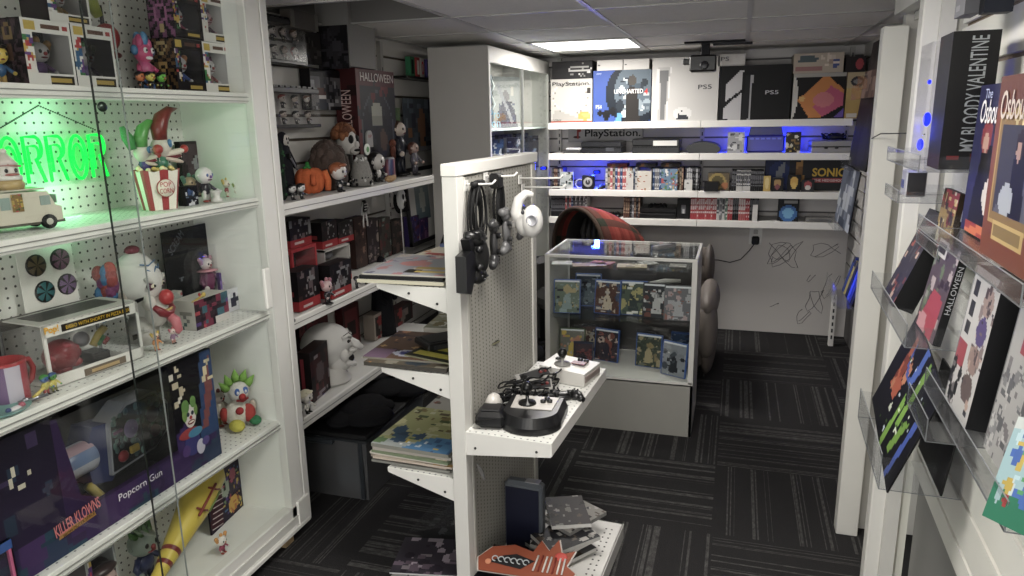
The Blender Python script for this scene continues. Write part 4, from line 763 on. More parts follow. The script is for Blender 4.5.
m=MB(); m.box(.0,.02,.0,W*.55,.12,.012,'232026'); m.box(-W*.2,.0,.012,.02,.03,.12,'2a262e'); build('tray',m,'plastic',t2)
# second dark box at left edge + pink window box
lbox(-60,26,352,-1.50,z,.17,[('g','241e30','2f2448'),('b',8,.02,.05,['e0d8b8','c9c0a0'],(.3,.4,.9,.8)),('b',10,.1,.2,['2a2036','1c1624'])],'dark purple box with popcorn print at the left edge of the fourth shelf',side='1a1624') if False else None
ye=YX(24,-1.495,z); t=thing('window_box','small pink, blue and yellow window box at the lower left edge of the photo','toy box',(-1.565,ye-.055,z),H90,CLB); w2,h2,d2=.11,.125,.12
m=MB(); m.box(0,0,0,w2,d2,.012,'b34a5a'); m.box(0,0,h2-.022,w2,d2,.022,'2a5aa8'); m.art((-w2/2,-d2/2,h2),(w2,0,0),(0,d2,0),10,10,[('bg','e0c9a0'),('b',8,.1,.2,['c9a86a','e8dcc0'])])
for s in (-1,1): m.box(s*(w2/2-.005),-d2/2+.004,.012,.010,.008,h2-.034,'d85a90'); m.box(s*(w2/2-.002),0,.012,.004,d2,h2-.034,'2a2a34')
m.box(0,d2/2-.002,.01,w2,.004,h2-.03,'23232b'); build('carton',m,'print',t); m=MB(); m.box(0,-d2/2+.002,.012,w2-.02,.001,h2-.034,'fff'); build('window',m,'blister',t)
figure((-1.565,ye-.055,z+.0125),H90,.07,'small dark toy inside the pink and blue window box',skin='8a8a92',hair='2a2a2a',top='2a4a5a',legs='222')
# plush clown sitting
p=(-1.60,YX(243,-1.58,z),z); t=thing('plush_clown','plush clown with green hair and white belly sitting at the shelf end','plush toy',p,math.radians(60))
m=MB(); m.ell((0,0,.048),(.042,.036,.046),'e8e2d4'); m.ell((.034,-.012,.045),(.026,.026,.032),'c03a34'); m.ell((-.02,-.045,.022),(.024,.030,.020),'d9d03a',rot=Matrix.Rotation(.3,3,'Z')); m.ell((.05,-.03,.018),(.02,.026,.016),'3a8a5a'); m.ell((-.042,.0,.055),(.014,.014,.026),'c03a34'); m.ell((-.002,-.036,.068),(.014,.012,.013),'b3262a'); m.ell((.058,.0,.06),(.012,.012,.022),'c9b8a8'); build('body',m,'cloth',t)
m=MB(); m.ell((.012,-.004,.125),(.036,.032,.036),'e0ddd6'); m.ell((.012,-.036,.115),.012,'b82a2a')
for s in (-1,1): m.ell((.012+s*.014,-.031,.134),(.009,.005,.013),'3a6ac0'); m.ell((.012+s*.014,-.035,.132),(.004,.003,.006),'f4f4f4')
m.tube([(-.008,-.032,.106),(.012,-.038,.100),(.032,-.032,.106)],.004,'a02a2a'); build('head',m,'cloth',t)
m=MB(); 
for x,z_,a in ((-.022,.14,-.7),(-.014,.155,-.3),(.008,.165,0),(.03,.158,.4),(.044,.14,.8)): m.lathe([(.013,0),(.013,.016),(.0008,.042)],'8ac04a',(x,.0,z_),10,axis=Matrix.Rotation(a,3,'Y'))
m.ell((.012,.014,.14),(.034,.024,.028),'8ac04a'); build('hair',m,'cloth',t)
figure(ly(222,-1.66,z),H90,.13,'red-haired toy with spotted suit behind the plush clown',skin='d8c8c0',hair='8a1f2a',hairstyle='tufts',top='c9c0b0',legs='9a8a4a',nose='c22',big=.35)
# ------------------------------------------------------------------ cabinet, bottom shelf
z=S[4]+.001
a_=Vector((-1.555,YX(152,-1.555,.16),.192)); b_=on_x(214,468,-1.675)
t=thing('toy_bat','yellow club-shaped bat with red tape leaning on the peg board','bat',(0,0,0),0); t.location=a_; ax=(b_-a_); Ln=ax.length; t.rotation_mode='QUATERNION'; t.rotation_quaternion=Vector((0,0,1)).rotation_difference(ax.normalized())
m=MB(); 
def batc(j,i): return '7a1c1c' if i in (4,7) else 'd6bc1c'
m.lathe([(.001,-.06),(.017,-.055),(.019,0),(.020,.06),(.022,.08),(.024,.095),(.026,.11),(.028,.125),(.030,.14),(.040,.22),(.050,.30),(.054,.36),(.050,Ln-.03),(.036,Ln-.006),(.001,Ln)],'d9c020',n=26,cf=batc); build('club',m,'satin',t)
# tape sign on the face that looks at the aisle
q=t.rotation_quaternion.inverted()@Vector((.92,-.25,.3)).normalized(); ang=math.atan2(q.y,q.x)
def onbat(da,hz,r): return (r*math.cos(ang+da),r*math.sin(ang+da),hz)
m=MB(); m.tube([onbat(-.35,Ln*.56,.0545),onbat(0,Ln*.57,.0555),onbat(.35,Ln*.60,.0555)],.0035,'8a2418'); m.tube([onbat(-.30,Ln*.74,.0555),onbat(.1,Ln*.76,.0560),onbat(.5,Ln*.80,.0555)],.0035,'8a2418'); m.tube([onbat(-.02,Ln*.52,.0555),onbat(-.0,Ln*.66,.0565),onbat(.0,Ln*.80,.0565)],.0045,'8a2418'); build('tape_mark',m,'satin',t)
m=MB(); m.tube([onbat(.62,Ln*.62,.0555),onbat(.66,Ln*.74,.0560),onbat(.66,Ln*.80,.0555)],.003,'5a7a2a'); build('green_mark',m,'satin',t)
lx=-1.60; y0,y1=YX(216,lx,z),YX(268,lx,z)
t=thing('novelty_pack','purple monster-face novelty pack leaning behind the yellow bat','toy pack',(-1.645,1.90,z),H90+.12); w_=.20; h_=.20
m=MB(); m.box(0,.02,0,w_,.006,h_,'241a2c'); m.art((-w_/2,.0165,0),(w_,0,0),(0,0,h_),30,28,[('bg','2a1c38'),('h',1,['2a1c38']),('p',[(0,.1),(.35,0),(.45,.9),(.1,.95)],'4a1426'),('e',.52,.62,.13,.18,'b8c8b0'),('e',.50,.64,.05,.06,'1a1a1a'),('e',.78,.75,.1,.12,'b85a70'),('b',26,.02,.05,['7a9a6a','c03a5a','3a6a9a','d9c040','5a3a8a'],(.4,.1,1,.9)),('e',.72,.22,.16,.14,'d9a830'),('b',10,.02,.05,['e0c050','b86a2a'],(.6,.05,.95,.35))],5); build('card',m,'print',t)
m=MB(); 
for k in range(9): m.tube([(-w_/2+.002+.004*k,.012,.02+.018*k),(-w_/2+.058+.003*k,.010,.012+.018*k)],.0018,'e0c8cc',6)
build('teeth',m,'plastic',t)
figure((-1.545,YX(223,-1.545,z),z),H90,.068,'small white-headed toy with orange hair and pink suit in front of the bat',skin='ece6de',hair='e09a3a',hairstyle='tufts',top='a83a5a',legs='8a2a4a',nose='d9a080',big=.55)
y0,y1,w_,h_=LB(100,128,540,-1.53,z); window_box(100,128,532,-1.55,z,.07,'grey-framed clear figure box on the bottom shelf',CLB,c='a8aca8',side='4a4246',fig=dict(label='red-suited toy inside the grey-framed box on the bottom shelf',skin='c9a8a0',hair='3a2a2a',top='a02a34',legs='7a1a24',group='toys inside window boxes'),seed=21)
figure(ly(82,-1.60,z),H90,.11,'red and pink toy left of the grey-framed box on the bottom shelf',skin='b8a8a8',hair='8a2a3a',hairstyle='tufts',top='8a2a34',legs='3a2a2a')
figure(ly(148,-1.67,z),H90,.19,'tall dark blue clown toy with green hair behind the bat handle',skin='8a9a90',hair='4a7a3a',hairstyle='spiky',top='26305a',legs='222a44',nose='8a2a2a',arms='26305a')
figure(ly(163,-1.53,z),H90,.085,'white-faced toy with green and yellow frills at the bat handle',skin='e0e4dc',hair='6a9a3a',hairstyle='tufts',top='c9b83a',legs='8a2a2a',nose='c22',ruff='5aa04a')
# ================================================================== left wall above and on the shelves behind the gondola
def wy(px,x,z): return YX(px,x,z)
def wallbox(l,r,t_,b_,x,d,front,label,cat,name,side='1c1a1e',mat='print',nu=16,seed=1,group=None,left=None):
    """a box or panel hanging on the left wall between rows t_ and b_ (rows read at its middle)"""
    z=1.3
    for _ in range(4): y0,y1=YX(l,x,z),YX(r,x,z); ym=(y0+y1)/2; zt,zb=ZZ(t_,x,ym),ZZ(b_,x,ym); z=(zt+zb)/2
    m=MB(); carton(m,y1-y0,d,zt-zb,front,side,None,nu,seed=seed,left=left)
    return single(name,label,cat,m,mat,(x-d/2,ym,zb),H90,group),y1-y0,zt-zb
def mini_rack(l,r,t_,b_,label,figs,seed):
    x=-1.755; z=1.6
    for _ in range(4): y0,y1=YX(l,x,z),YX(r,x,z); ym=(y0+y1)/2; zt,zb=ZZ(t_,x,ym),ZZ(b_,x,ym); z=(zt+zb)/2
    w_,h_=y1-y0,zt-zb; t=thing('figure_rack',label,'display rack',(x,ym,zb),H90)
    m=MB(); m.box(0,.0,h_-.02,w_,.06,.02,'16161c',.002)
    for k in range(9): m.box(-w_/2+w_*(k+.5)/9,-.01,h_,w_/13,.03,.008,'101014')
    m.box(0,.0,0,w_,.06,.014,'16161c',.002); build('rail',m,'plastic',t)
    m=MB(); m.box(0,-.028,.014,w_,.0015,h_-.034,'fff'); m.box(0,0,h_*.48,w_,.05,.002,'fff'); build('clear_case',m,'thin_film',t)
    rs=random.Random(seed); n=4
    for row in range(2):
        for k in range(n):
            p=Vector((x,ym,zb))+RZ(H90)@Vector((-w_/2+w_*(k+.5)/n,.004,.015 if row==0 else h_*.48+.0025))
            c=rs.choice(['2a2a34','3a2a2a','4a3a44','1c1c22','6a4a3a'])
            figure(tuple(p),H90,h_*.36,['first','second','third','fourth'][k]+' from left, '+['bottom','top'][row]+' row '+figs,'figurine',group=figs+'s',skin=rs.choice(['d8c8bc','e6e0da','b8a090']),hair=rs.choice(['3a2418','1c1c1c','7a5030','a03020']),top=c,legs=rs.choice(['1c1c24','3a2c24','24303a']),hairstyle=rs.choice(['cap','long']),big=.55)
mini_rack(256,300,19,64,'black-railed clear rack of small figures at the top left of the slat wall','miniature figure in the upper black-railed wall rack',2)
mini_rack(263,314,88,128,'black-railed clear rack of small figures above the plush dolls','miniature figure in the lower black-railed wall rack',5)
o,w_,h_=wallbox(311,346,70,110,-1.74,.05,[('bg','6a686c'),('r',0,.86,1,1,'141318'),('r',0,0,1,.05,'141318'),('b',16,.05,.10,['2a2a30','1c1c22','a8a8ac','3a3a44']),('e',.30,.34,.12,.15,'e6e0dc'),('e',.26,.44,.13,.10,'5a2a1a'),('e',.3,.14,.16,.12,'1c2436')],'clear-fronted pack of dark figures with a white-faced doll on the slat wall','toy pack','figure_pack',nu=20)
wallbox(296,321,31,64,-1.76,.015,[('bg','33302f'),('b',20,.05,.2,['4a4644','3a3634','5c5854','242220'])],'dark framed picture at the left of the pillar','picture','framed_picture','141414')
wallbox(291,318,12,29,-1.72,.05,[('bg','7a7570'),('r',.1,.1,.9,.9,'5c5854')],'beige box high on the slat wall, cut off by the ceiling','box','wall_box','8c867e')
# dark poster on the near face of the pillar
zt,zb=1.95,ZZ(69,(-1.80+PXE)/2,PY0-.01); m=MB(); wq=PXE+1.79; carton(m,wq,.006,zt-zb-.04,[('bg','1d1c20'),('b',26,.06,.25,['2a282e','38363c','17161a','45424a'])],'141418',nu=14); single('poster','dark poster covering the near side of the grey pillar','poster',m,'print',((-1.80+PXE)/2,PY0-.006,zb),0)
# letter blocks on a small black ledge
z=ZZ(77,-1.72,wy(420,-1.72,1.6)); y0,y1=wy(405,-1.72,z),wy(438,-1.72,z); m=MB(); m.box(0,0,-.012,y1-y0,.09,.012,'17171a'); single('wall_ledge','small black ledge holding coloured letter blocks','ledge',m,'plastic',(-1.752,(y0+y1)/2,z),H90)
for i,(px,c,ch,k) in enumerate(((413,'2a8a5a','I','green'),(418.5,'1c1c20','I','black'),(423,'e0dcd8','O','white'),(429,'5a4aa0','X','purple'),(434.5,'c03a4a','L','red'))):
    y=wy(px,-1.73,z); t=thing('letter_block',k+' letter block on the small black ledge','letter block',(-1.745,y,z+.0005),H90); m=MB(); m.box(0,0,0,.052 if i else .06,.03,.105,c if i not in (1,) else 'c83038',.002); e=build('block',m,'plastic',t)
    text(ch,.03,.075,['1c1c20','e8e4e0','d84050','e8e4e0','2a2a80'][i],e,TR(0,-.0155,.052),bold=.02)
t_,w_,h_=wallbox(404,434,99,151,-1.765,.004,[('bg','5c6672'),('b',26,.05,.14,['7a8894','3a4450','b07a50','8a96a0','4a4a58']),('e',.58,.5,.12,.35,'a87452'),('r',0,0,1,.1,'8a8a90')],'bagged poster print with a figure on blue-grey ground near the tall case','poster','poster','5a5f68')
wallbox(394,400,108,121,-1.75,.02,[('bg','7a9a6a')],'small green box on the slat wall right of the tall doll box','box','small_box','6a8a5a')
# horror doll box
z=T[0]+.001; x=-1.665; y0,y1=wy(356,x,1.6),wy(394,x,1.6); w_=y1-y0; h_=ZZ(70,x,(y0+y1)/2)-z; t=thing('doll_box','tall dark doll box with red title band and white spine lettering behind the fur wig','toy box',(x-.05,(y0+y1)/2,z),H90)
m=MB(); carton(m,w_,.11,h_,[('bg','25252a'),('r',0,.86,1,1,'5a1c22'),('r',.0,0,.06,1,'6a2428'),('b',12,.04,.10,['30343a','1a1b20']),('o',.5,.45,.42,.36,'4c5056',.88),('e',.48,.62,.14,.09,'a8a894'),('r',.35,.5,.62,.6,'8f9080'),('e',.62,.36,.1,.10,'5a4438'),('b',5,.02,.05,['7a2020'],(.3,.74,.9,.84))],'3a1a1e',nu=26,left=[('bg','4a1a1e'),('b',10,.1,.25,['8a3434','2a1416'])]); b_=build('carton',m,'print',t)
text('HALLOWEEN',w_*.86,h_*.075,'d9cfc9',b_,TR(w_*.03,-.0565,h_*.93)); text('MICHAEL',w_*.5,h_*.035,'9a7a78',b_,TR(w_*.2,-.0565,h_*.86)) if False else None
text('HALLOWEEN',h_*.42,.05,'c9b0ac',b_,TR(-w_/2-.0015,0,h_*.6)@RZ(-H90)@Matrix.Rotation(-H90,4,'Y'))
# ---- shelf A
def shroud(px,x,z,h,label,c,face,extra=None,cat='figurine'):
    t=thing('cloaked_figure',label,cat,(x,wy(px,x,z),z),H90); m=MB(); m.lathe([(h*.16,0),(h*.15,h*.2),(h*.12,h*.55),(h*.10,h*.74),(h*.05,h*.80)],c,n=14); 
    for s in (-1,1): m.tube([(s*h*.1,0,h*.7),(s*h*.17,-h*.05,h*.5),(s*h*.12,-h*.12,h*.42)],[h*.045,h*.04,h*.03],c)
    build('robe',m,'cloth',t); m=MB(); m.ell((0,0,h*.86),(h*.085,h*.09,h*.12),c); build('hood',m,'cloth',t)
    m=MB(); m.ell((0,-h*.055,h*.85),(h*.06,h*.05,h*.09),face); 
    for s in (-1,1): m.ell((s*h*.025,-h*.10,h*.87),(h*.014,h*.01,h*.022),'111')
    m.ell((0,-h*.10,h*.81),(h*.014,h*.01,h*.024),'111'); build('mask',m,'satin',t); return t
shroud(271,-1.66,z,.255,'dark cloaked doll with pale mask at the left end of the plush shelf','23242c','c9c4bc'); shroud(287,-1.70,z,.25,'dark cloaked doll with pale mask behind the orange pumpkin','2a2a32','d0cac2')
m=MB(); rs=random.Random(3); m.lathe([(.026,0),(.034,.01),(.034,.20),(.024,.215),(.0005,.22)],'1f2c24',n=16)
for k in range(90): a=rs.random()*6.28; m.ell((.034*math.cos(a),.034*math.sin(a),.01+.19*rs.random()),.006,['2e5a3a','3a6a44','24402c'][k%3],n=5,m=4)
single('garland_bundle','green-flecked dark bundle standing between two cloaked dolls','decoration',m,'cloth',(-1.61,wy(278,-1.61,z),z),0)
t=thing('knife','toy knife with a dark blade beside the second cloaked doll','knife',(-1.66,wy(296,-1.66,z),z+.115),H90); m=MB(); m.prism([(-.02,.03),(.02,-.02),(.03,-.022),(-.01,.035)],-.002,.002,'8a8a90','xz'); build('blade',m,'metal',t); m=MB(); m.box(-.022,0,.028,.012,.01,.02,'161616',.002); build('handle',m,'rubber',t)
for px,x,l in ((293,-1.555,'small black and white cat-like toy left of the pumpkin'),(302,-1.54,'small black and white toy in front of the pumpkin')): figure((x,wy(px,x,z),z),H90,.062,l,skin='d8d8d8',hair='161618',top='161618',legs='161618',hairstyle='cap',big=.55)
t=thing('plush_pumpkin','bright orange knitted pumpkin with green stem','pumpkin',(-1.62,wy(311,-1.62,z),z),H90)
m=MB()
for k in range(9): a=k*.698; m.ell((.030*math.cos(a),.026*math.sin(a),.052),(.034,.032,.050),'e06410',n=12,m=9)
m.tube([(.03,-.05,.09),(.045,-.055,.05),(.04,-.055,.01)],[.012,.014,.012],'e46a14'); m.tube([(-.045,-.045,.08),(-.055,-.05,.04)],[.01,.012],'d85c0c'); build('body',m,'cloth',t)
m=MB(); m.lathe([(.018,0),(.010,.012),(.006,.028)],'2f8a3a',(-.01,0,.098),10); m.ell((-.022,0,.104),(.016,.012,.006),'2f8a3a'); build('stem',m,'cloth',t)
t=thing('fur_wig','dark brown furry wig mound behind the pumpkin and boxed figure','wig',(-1.66,wy(330,-1.66,z),z),H90); m=MB(); rs=random.Random(8)
m.ell((0,0,.085),(.105,.075,.105),'46362e',n=22,m=14); 
for k in range(60): a=rs.random()*6.28; b=rs.random()*1.4; m.ell((.092*math.cos(a)*math.cos(b),.062*math.sin(a)*math.cos(b),.08+.10*math.sin(b)),(.026,.02,.03),['3e3029','53423a','48372f'][k%3],n=7,m=5)
m.ell((.0,0,.04),(.11,.07,.045),'3c2e28'); build('fur',m,'hair',t)
t=thing('head_mask','white head mask with black eye patches and shaggy orange hair','mask',(-1.68,wy(350,-1.68,z),z),math.radians(80)); t.scale=(.82,.82,.80)
m=MB(); m.lathe([(.06,0),(.055,.02),(.03,.03),(.026,.17)],'2a2624',n=16); build('stand',m,'rubber',t)
m=MB(); m.ell((0,0,.235),(.052,.058,.075),'d9d5d0',n=20,m=14); m.ell((0,-.048,.19),(.03,.026,.026),'cfcac4'); m.ell((.0,-.066,.222),(.012,.016,.02),'d9d5d0'); build('face',m,'rubber',t)
m=MB()
for s in (-1,1): m.ell((s*.024,-.048,.252),(.018,.012,.024),'101012')
m.ell((0,-.068,.192),(.026,.010,.008),'141012'); build('face_paint',m,'rubber',t)
m=MB(); 
for k in range(80): a=rs.random()*6.28; b=.25+rs.random()*1.3; q=(math.cos(a)*math.cos(b),.35+math.sin(a)*math.cos(b)*.8,math.sin(b)); m.ell((.066*q[0],.066*q[1]*1.0,.245+.080*q[2]),(.022,.018,.024),['7a4420','8f5426','6a3a1c'][k%3],n=6,m=5)
build('hair',m,'hair',t)
m=MB(); m.lathe([(.052,0),(.048,.05),(.036,.10),(.014,.135)],'9a9894',n=16)
for k in range(110): a=rs.random()*6.28; h=rs.random()*.12; r=.052-.028*h/.12; m.ell((r*math.cos(a),r*math.sin(a),h),(.007,.007,.008),['1c1c1e','d8d8d6','4a4a4c'][k%3],n=5,m=4)
single('speckled_cloth','black and white speckled cloth bundle below the orange-haired mask','cloth',m,'cloth',(-1.60,wy(362,-1.60,z),z),0)
figure((-1.535,wy(340,-1.535,z),z),H90,.125,'big-headed toy with orange hair and dark suit in front of the fur wig',skin='d6d0cc',hair='a85a2c',top='1c2026',legs='16181e',big=.6)
t=thing('toy_tombstone','small grey tombstone with red lettering on a tall stand','decoration',(-1.66,wy(371,-1.66,z),z),H90); m=MB(); m.prism([(-.03,0),(.03,0),(.03,.05),(.024,.066),(.012,.076),(-.012,.076),(-.024,.066),(-.03,.05)],-.008,.008,'9a9894','xz'); m.M=TR(0,0,.13); m2=MB(); m2.M=TR(0,0,.16); m2.prism([(-.03,0),(.03,0),(.03,.05),(.024,.066),(.012,.076),(-.012,.076),(-.024,.066),(-.03,.05)],-.008,.008,'9c9a96','xz'); e=build('stone',m2,'paint',t); text('RIP',.03,.014,'8a2a3a',e,TR(0,-.009,.21)); text('BEWARE',.042,.012,'8a2a3a',e,TR(0,-.009,.19)) if False else None
m=MB(); m.lathe([(.02,0),(.02,.01),(.006,.014),(.006,.165)],'3a3836',n=10); build('post',m,'plastic',t)
m=MB(); m.lathe([(.026,0),(.026,.003),(.022,.0045)],'dfe6da',n=20,axis=Matrix.Rotation(H90,3,'X')); m.ell((0,-.005,0),(.013,.001,.013),'5aa05a'); single('round_badge','round white badge with green mark below the toy tombstone','badge',m,'satin',(-1.60,wy(369,-1.60,z),z+.155),H90)
m=MB(); m.lathe([(.012,0),(.012,.006),(.002,.008),(.002,.13)],'2a2a2a',n=8); single('badge_stand','thin dark stand holding the round white badge','stand',m,'metal',(-1.602,wy(369,-1.602,z),z),H90)
figure((-1.60,wy(378,-1.60,z),z),H90,.145,'black and white furry-headed toy left of the purple can',skin='cfcac6',hair='1a1a1c',hairstyle='long',top='e0dcd8',legs='1c1c1e',arms='16161a',big=.6)
m=MB(); rs=random.Random(4); m.lathe([(.024,0),(.028,.006),(.028,.10),(.024,.108),(.0005,.108)],'6a5a8a',n=20,cf=lambda j,i:['6a5a8a','8a4a5a','4a5a8a','a86a7a','5a4a7a'][(j*7+i*3)%5] if i==1 else 'a8a8b0'); single('drink_can','purple and red printed can on the plush shelf','can',m,'gloss',(-1.60,wy(390,-1.60,z),z),0)
m=MB(); m.ell((0,0,.016),(.03,.022,.016),'c9a070'); m.ell((.02,-.01,.02),(.014,.012,.014),'d8b488'); single('tan_toy','small tan furry lump in front of the purple can','toy',m,'cloth',(-1.54,wy(390,-1.54,z),z),H90)
figure((-1.66,wy(401,-1.66,z),z),H90,.285,'tall doll with brown hair and dark blue coveralls on the plush shelf','doll',skin='d4c4b4',hair='4a3020',hairstyle='long',top='1e2434',legs='1c2030',big=.3,name='doll')
t=thing('plush_monster','small rust-brown plush creature held beside the tall doll','plush toy',(-1.60,wy(393,-1.60,z+.13),z+.12),H90); m=MB(); m.ell((0,0,.02),(.018,.014,.026),'6a3a2c'); m.ell((0,0,.055),(.02,.016,.018),'7a4430'); 
for s in (-1,1): m.tube([(s*.012,0,.035),(s*.030,0,.055)],[.007,.005],'6a3a2c'); m.tube([(s*.01,0,.004),(s*.012,0,-.02)],[.008,.006],'6a3a2c')
build('body',m,'cloth',t)
figure((-1.60,wy(415,-1.60,z),z),H90,.175,'small doll with reddish hair and speckled grey dress at the end of the plush shelf','doll',skin='b8988a',hair='5a3226',hairstyle='long',top='6a6670',legs='4a4650',big=.35,name='doll')
# ---- framed picture leaning behind shelf B, hanging toys
z=T[1]+.001
y0,y1=wy(408,-1.72,1.2),wy(438,-1.72,1.2); h_=ZZ(169,-1.74,y0)-z; t=thing('framed_picture','black framed picture with white mat leaning on the slat wall','picture',(-1.72,(y0+y1)/2,z),H90); t.rotation_euler=(-.07,0,H90); w_=y1-y0
m=MB()
for a,b,c_,d in ((-w_/2+.011,0,.022,h_),(w_/2-.011,0,.022,h_)): m.box(a,0,0,c_,.02,d,'17171a',.002)
m.box(0,0,0,w_,.02,.022,'17171a'); m.box(0,0,h_-.022,w_,.02,.022,'17171a'); build('frame',m,'satin',t)
m=MB(); m.box(0,.004,.02,w_-.04,.004,h_-.04,'d4d2cd'); build('mat',m,'paint',t); m=MB(); m.art((-w_*.22,.001,h_*.3),(w_*.46,0,0),(0,0,h_*.52),10,16,[('g','9aa8a8','5c7480'),('e',.5,.5,.2,.3,'c0c4bc')]); build('print',m,'print',t)
def mask_shape(t,s,c='d8d8d6'):
    m=MB(); m.ell((0,0,0),(.035*s,.02*s,.05*s),c); build('face',m,'rubber',t); m=MB()
    for q in (-1,1): m.ell((q*.013*s,-.017*s,.012*s),(.009*s,.005*s,.014*s),'0c0c0c')
    m.ell((0,-.018*s,-.022*s),(.009*s,.005*s,.016*s),'0c0c0c'); build('eye_hole',m,'rubber',t)
yq=wy(401,-1.68,1.12); t=thing('ghost_mask_stick','white ghost mask with black drape on a white stick, behind the lower shelf','mask',(-1.68,yq,1.10),H90); mask_shape(t,1.1)
m=MB(); m.ell((.02,.02,-.01),(.06,.025,.07),'121214'); m.ell((.0,.02,.05),(.05,.02,.03),'8a8a8a'); m.tube([(.045,.01,-.02),(.055,0,-.07)],.018,'121214'); build('drape',m,'cloth',t); m=MB(); m.tube([(-.01,0,-.04),(.0,0,-.29)],.0035,'d8d6d2'); build('stick',m,'plastic',t)
yq=wy(364,-1.72,1.12); t=thing('skeleton_toy','small black and white skeleton toy hanging under the plush shelf','figurine',(-1.72,yq,1.10),H90); m=MB(); m.ell((0,0,.05),(.018,.015,.022),'d6d4d0'); m.ell((0,0,0),(.02,.014,.032),'1a1a1c')
for k in range(3): m.tube([(-.018,-.012,-.015+.013*k),(0,-.016,-.013+.013*k),(.018,-.012,-.015+.013*k)],.003,'d6d4d0')
for s in (-1,1): m.tube([(s*.016,0,.02),(s*.035,-.005,-.01),(s*.038,-.005,-.04)],.004,'d6d4d0'); m.tube([(s*.01,0,-.03),(s*.02,0,-.07),(s*.02,0,-.10)],.005,'d6d4d0')
build('body',m,'plastic',t)
t=thing('skeleton_toy','pale dangling paper tag toy under the plush shelf, right of the skeleton','tag',(-1.74,wy(378,-1.72,1.12),1.08),H90); m=MB(); m.box(0,0,0,.06,.002,.11,'cfcbc4'); build('card',m,'paint',t)
# ---- shelf B boxes
def redbox(l,r,top,x,z,d,label,seed,base=.25,art=None):
    y0,y1,w,h=LB(l,r,top,x,z); m=MB()
    carton(m,w,d,h,(art or [('bg','1a1618'),('b',12,.06,.16,['3a2a2c','6a5a5c','8a8a8c','2a1c20']),('o',.62,.58,.22,.26,'8a8688',.7)])+[('r',0,0,1,base,'a81c24'),('r',.2,.06,.6,base-.08,'d8c8c4')],'161214',nu=16,seed=seed,left=[('bg','151114'),('r',.2,.35,.7,.5,'8a2a2e'),('r',0,0,1,base,'a01a22')]); return single('figure_box',label,'toy box',m,'print',(x-d/2,(y0+y1)/2,z),H90,'black and red figure boxes'),h
o,h=redbox(298,320,284,-1.62,z,.10,'black figure box at the bottom of the left red-banded stack',2)
y0,y1,w_,hh=LB(296,320,247,-1.62,z); hh-=h; t=thing('window_box','red-framed open window box in the middle of the left stack','toy box',(-1.67,(y0+y1)/2,z+h+.001),H90,'black and red figure boxes')
m=MB(); m.box(0,0,0,w_,.1,.012,'b8202a'); m.box(0,0,hh-.012,w_,.1,.012,'b8202a'); m.box(-w_/2+.005,0,.01,.01,.1,hh-.02,'b8202a'); m.box(w_/2-.005,0,.01,.01,.1,hh-.02,'c02a34'); m.box(0,.048,0,w_,.004,hh,'4a1418'); m.box(-w_/2-.0012,.0,.012,.002,.08,hh-.03,'141214'); build('carton',m,'print',t); m=MB(); m.box(0,-.048,.01,w_-.02,.001,hh-.02,'fff'); build('window',m,'blister',t)
o,h3=redbox(291,312,219,-1.64,z+h+hh+.002,.09,'black figure box with red base on top of the left stack',4); 
o,h=redbox(331,352,262,-1.64,z,.1,'black figure box at the bottom of the second red-banded stack',6)
y0,y1,w_,hh=LB(327,352,247,-1.64,z); t=thing('window_box','grey clear-fronted box lying in the middle of the second stack','toy box',(-1.69,(y0+y1)/2,z+h+.001),H90,'black and red figure boxes'); hh=max(.05,hh-h)
m=MB(); m.box(0,0,0,w_,.1,.006,'b8b4b0'); m.box(0,0,hh-.008,w_,.1,.008,'c9c5c0'); m.box(-w_/2+.004,0,0,.008,.1,hh,'b0acaa'); m.box(w_/2-.004,0,0,.008,.1,hh,'c9c5c0'); m.box(0,.04,0,w_,.004,hh,'4a4a50'); m.ell((0,0,hh*.5),(.03,.02,hh*.3),'7a7a80'); build('carton',m,'print',t)
z2=z+h+hh+.002; redbox(323,338,221,-1.66,z2,.09,'black figure box with white-outlined portrait on top of the second stack',7); redbox(339,354,221,-1.66,z2,.09,'black figure box at the right of the second stack top',9)
redbox(300,321,269,-1.535,z,.07,'black and red figure box in front of the left stack, near the pink-spiked toy',11,.22); redbox(332,352,262,-1.52,z,.06,'black and red figure box in front of the second stack',12,.22)
for i,(l,r,t_,c) in enumerate(((357,368,217,['3a2420','5a3a30','2a1a18','7a5a4a']),(369,380,219,['2a2024','5c4c50','8a7a70','3a2a2a']),(381,392,218,['3a3630','5a2a2a','6a7a70','241c1c']),(393,405,220,['2c2624','4a3430','6a5048']),(412,420,216,['3a2c6a','5a4a8a','6a2a3a','2a2440']),(421,429,218,['4a2c5a','2a2a6a','8a5a8a']))):
    lbox(l,r,t_,-1.72,z,.05,[('bg',c[0]),('b',22,.06,.2,c)],['brown toy pack right of the red-based boxes','grey-brown toy pack with pale figure behind the magazines','toy pack with a red mark behind the magazines','dark brown toy pack under the ghost mask','purple toy pack below the leaning picture','violet toy pack at the right end of the lower shelf'][i],'toy pack',side=c[0],name='toy_pack',seed=i+3)
figure((-1.52,wy(283,-1.52,z),z),H90,.10,'tiny toy with yellow-green cap at the left end of the red box shelf',skin='7ab03a',hair='d8c83a',top='c06a6a',legs='3a2a2a',big=.6)
t=thing('spiky_toy','pink star-spiked toy on a dark round base','figurine',(-1.505,wy(287,-1.505,z),z),H90); m=MB(); m.lathe([(.03,0),(.03,.006)],'1a181a',n=16); build('base',m,'plastic',t); m=MB()
for k in range(10): a=k*.628; m.lathe([(.010,0),(.0005,.034)],'d87a80',(0,0,.028),7,axis=Matrix.Rotation(a,3,'Y'))
build('spikes',m,'plastic',t)
figure((-1.50,wy(328,-1.50,z),z),H90,.10,'small pale pink and black toy between the two red-banded stacks',skin='c9a8a8',hair='b07078',hairstyle='tufts',top='3a3438',legs='2a2628',base='2a2a2a')
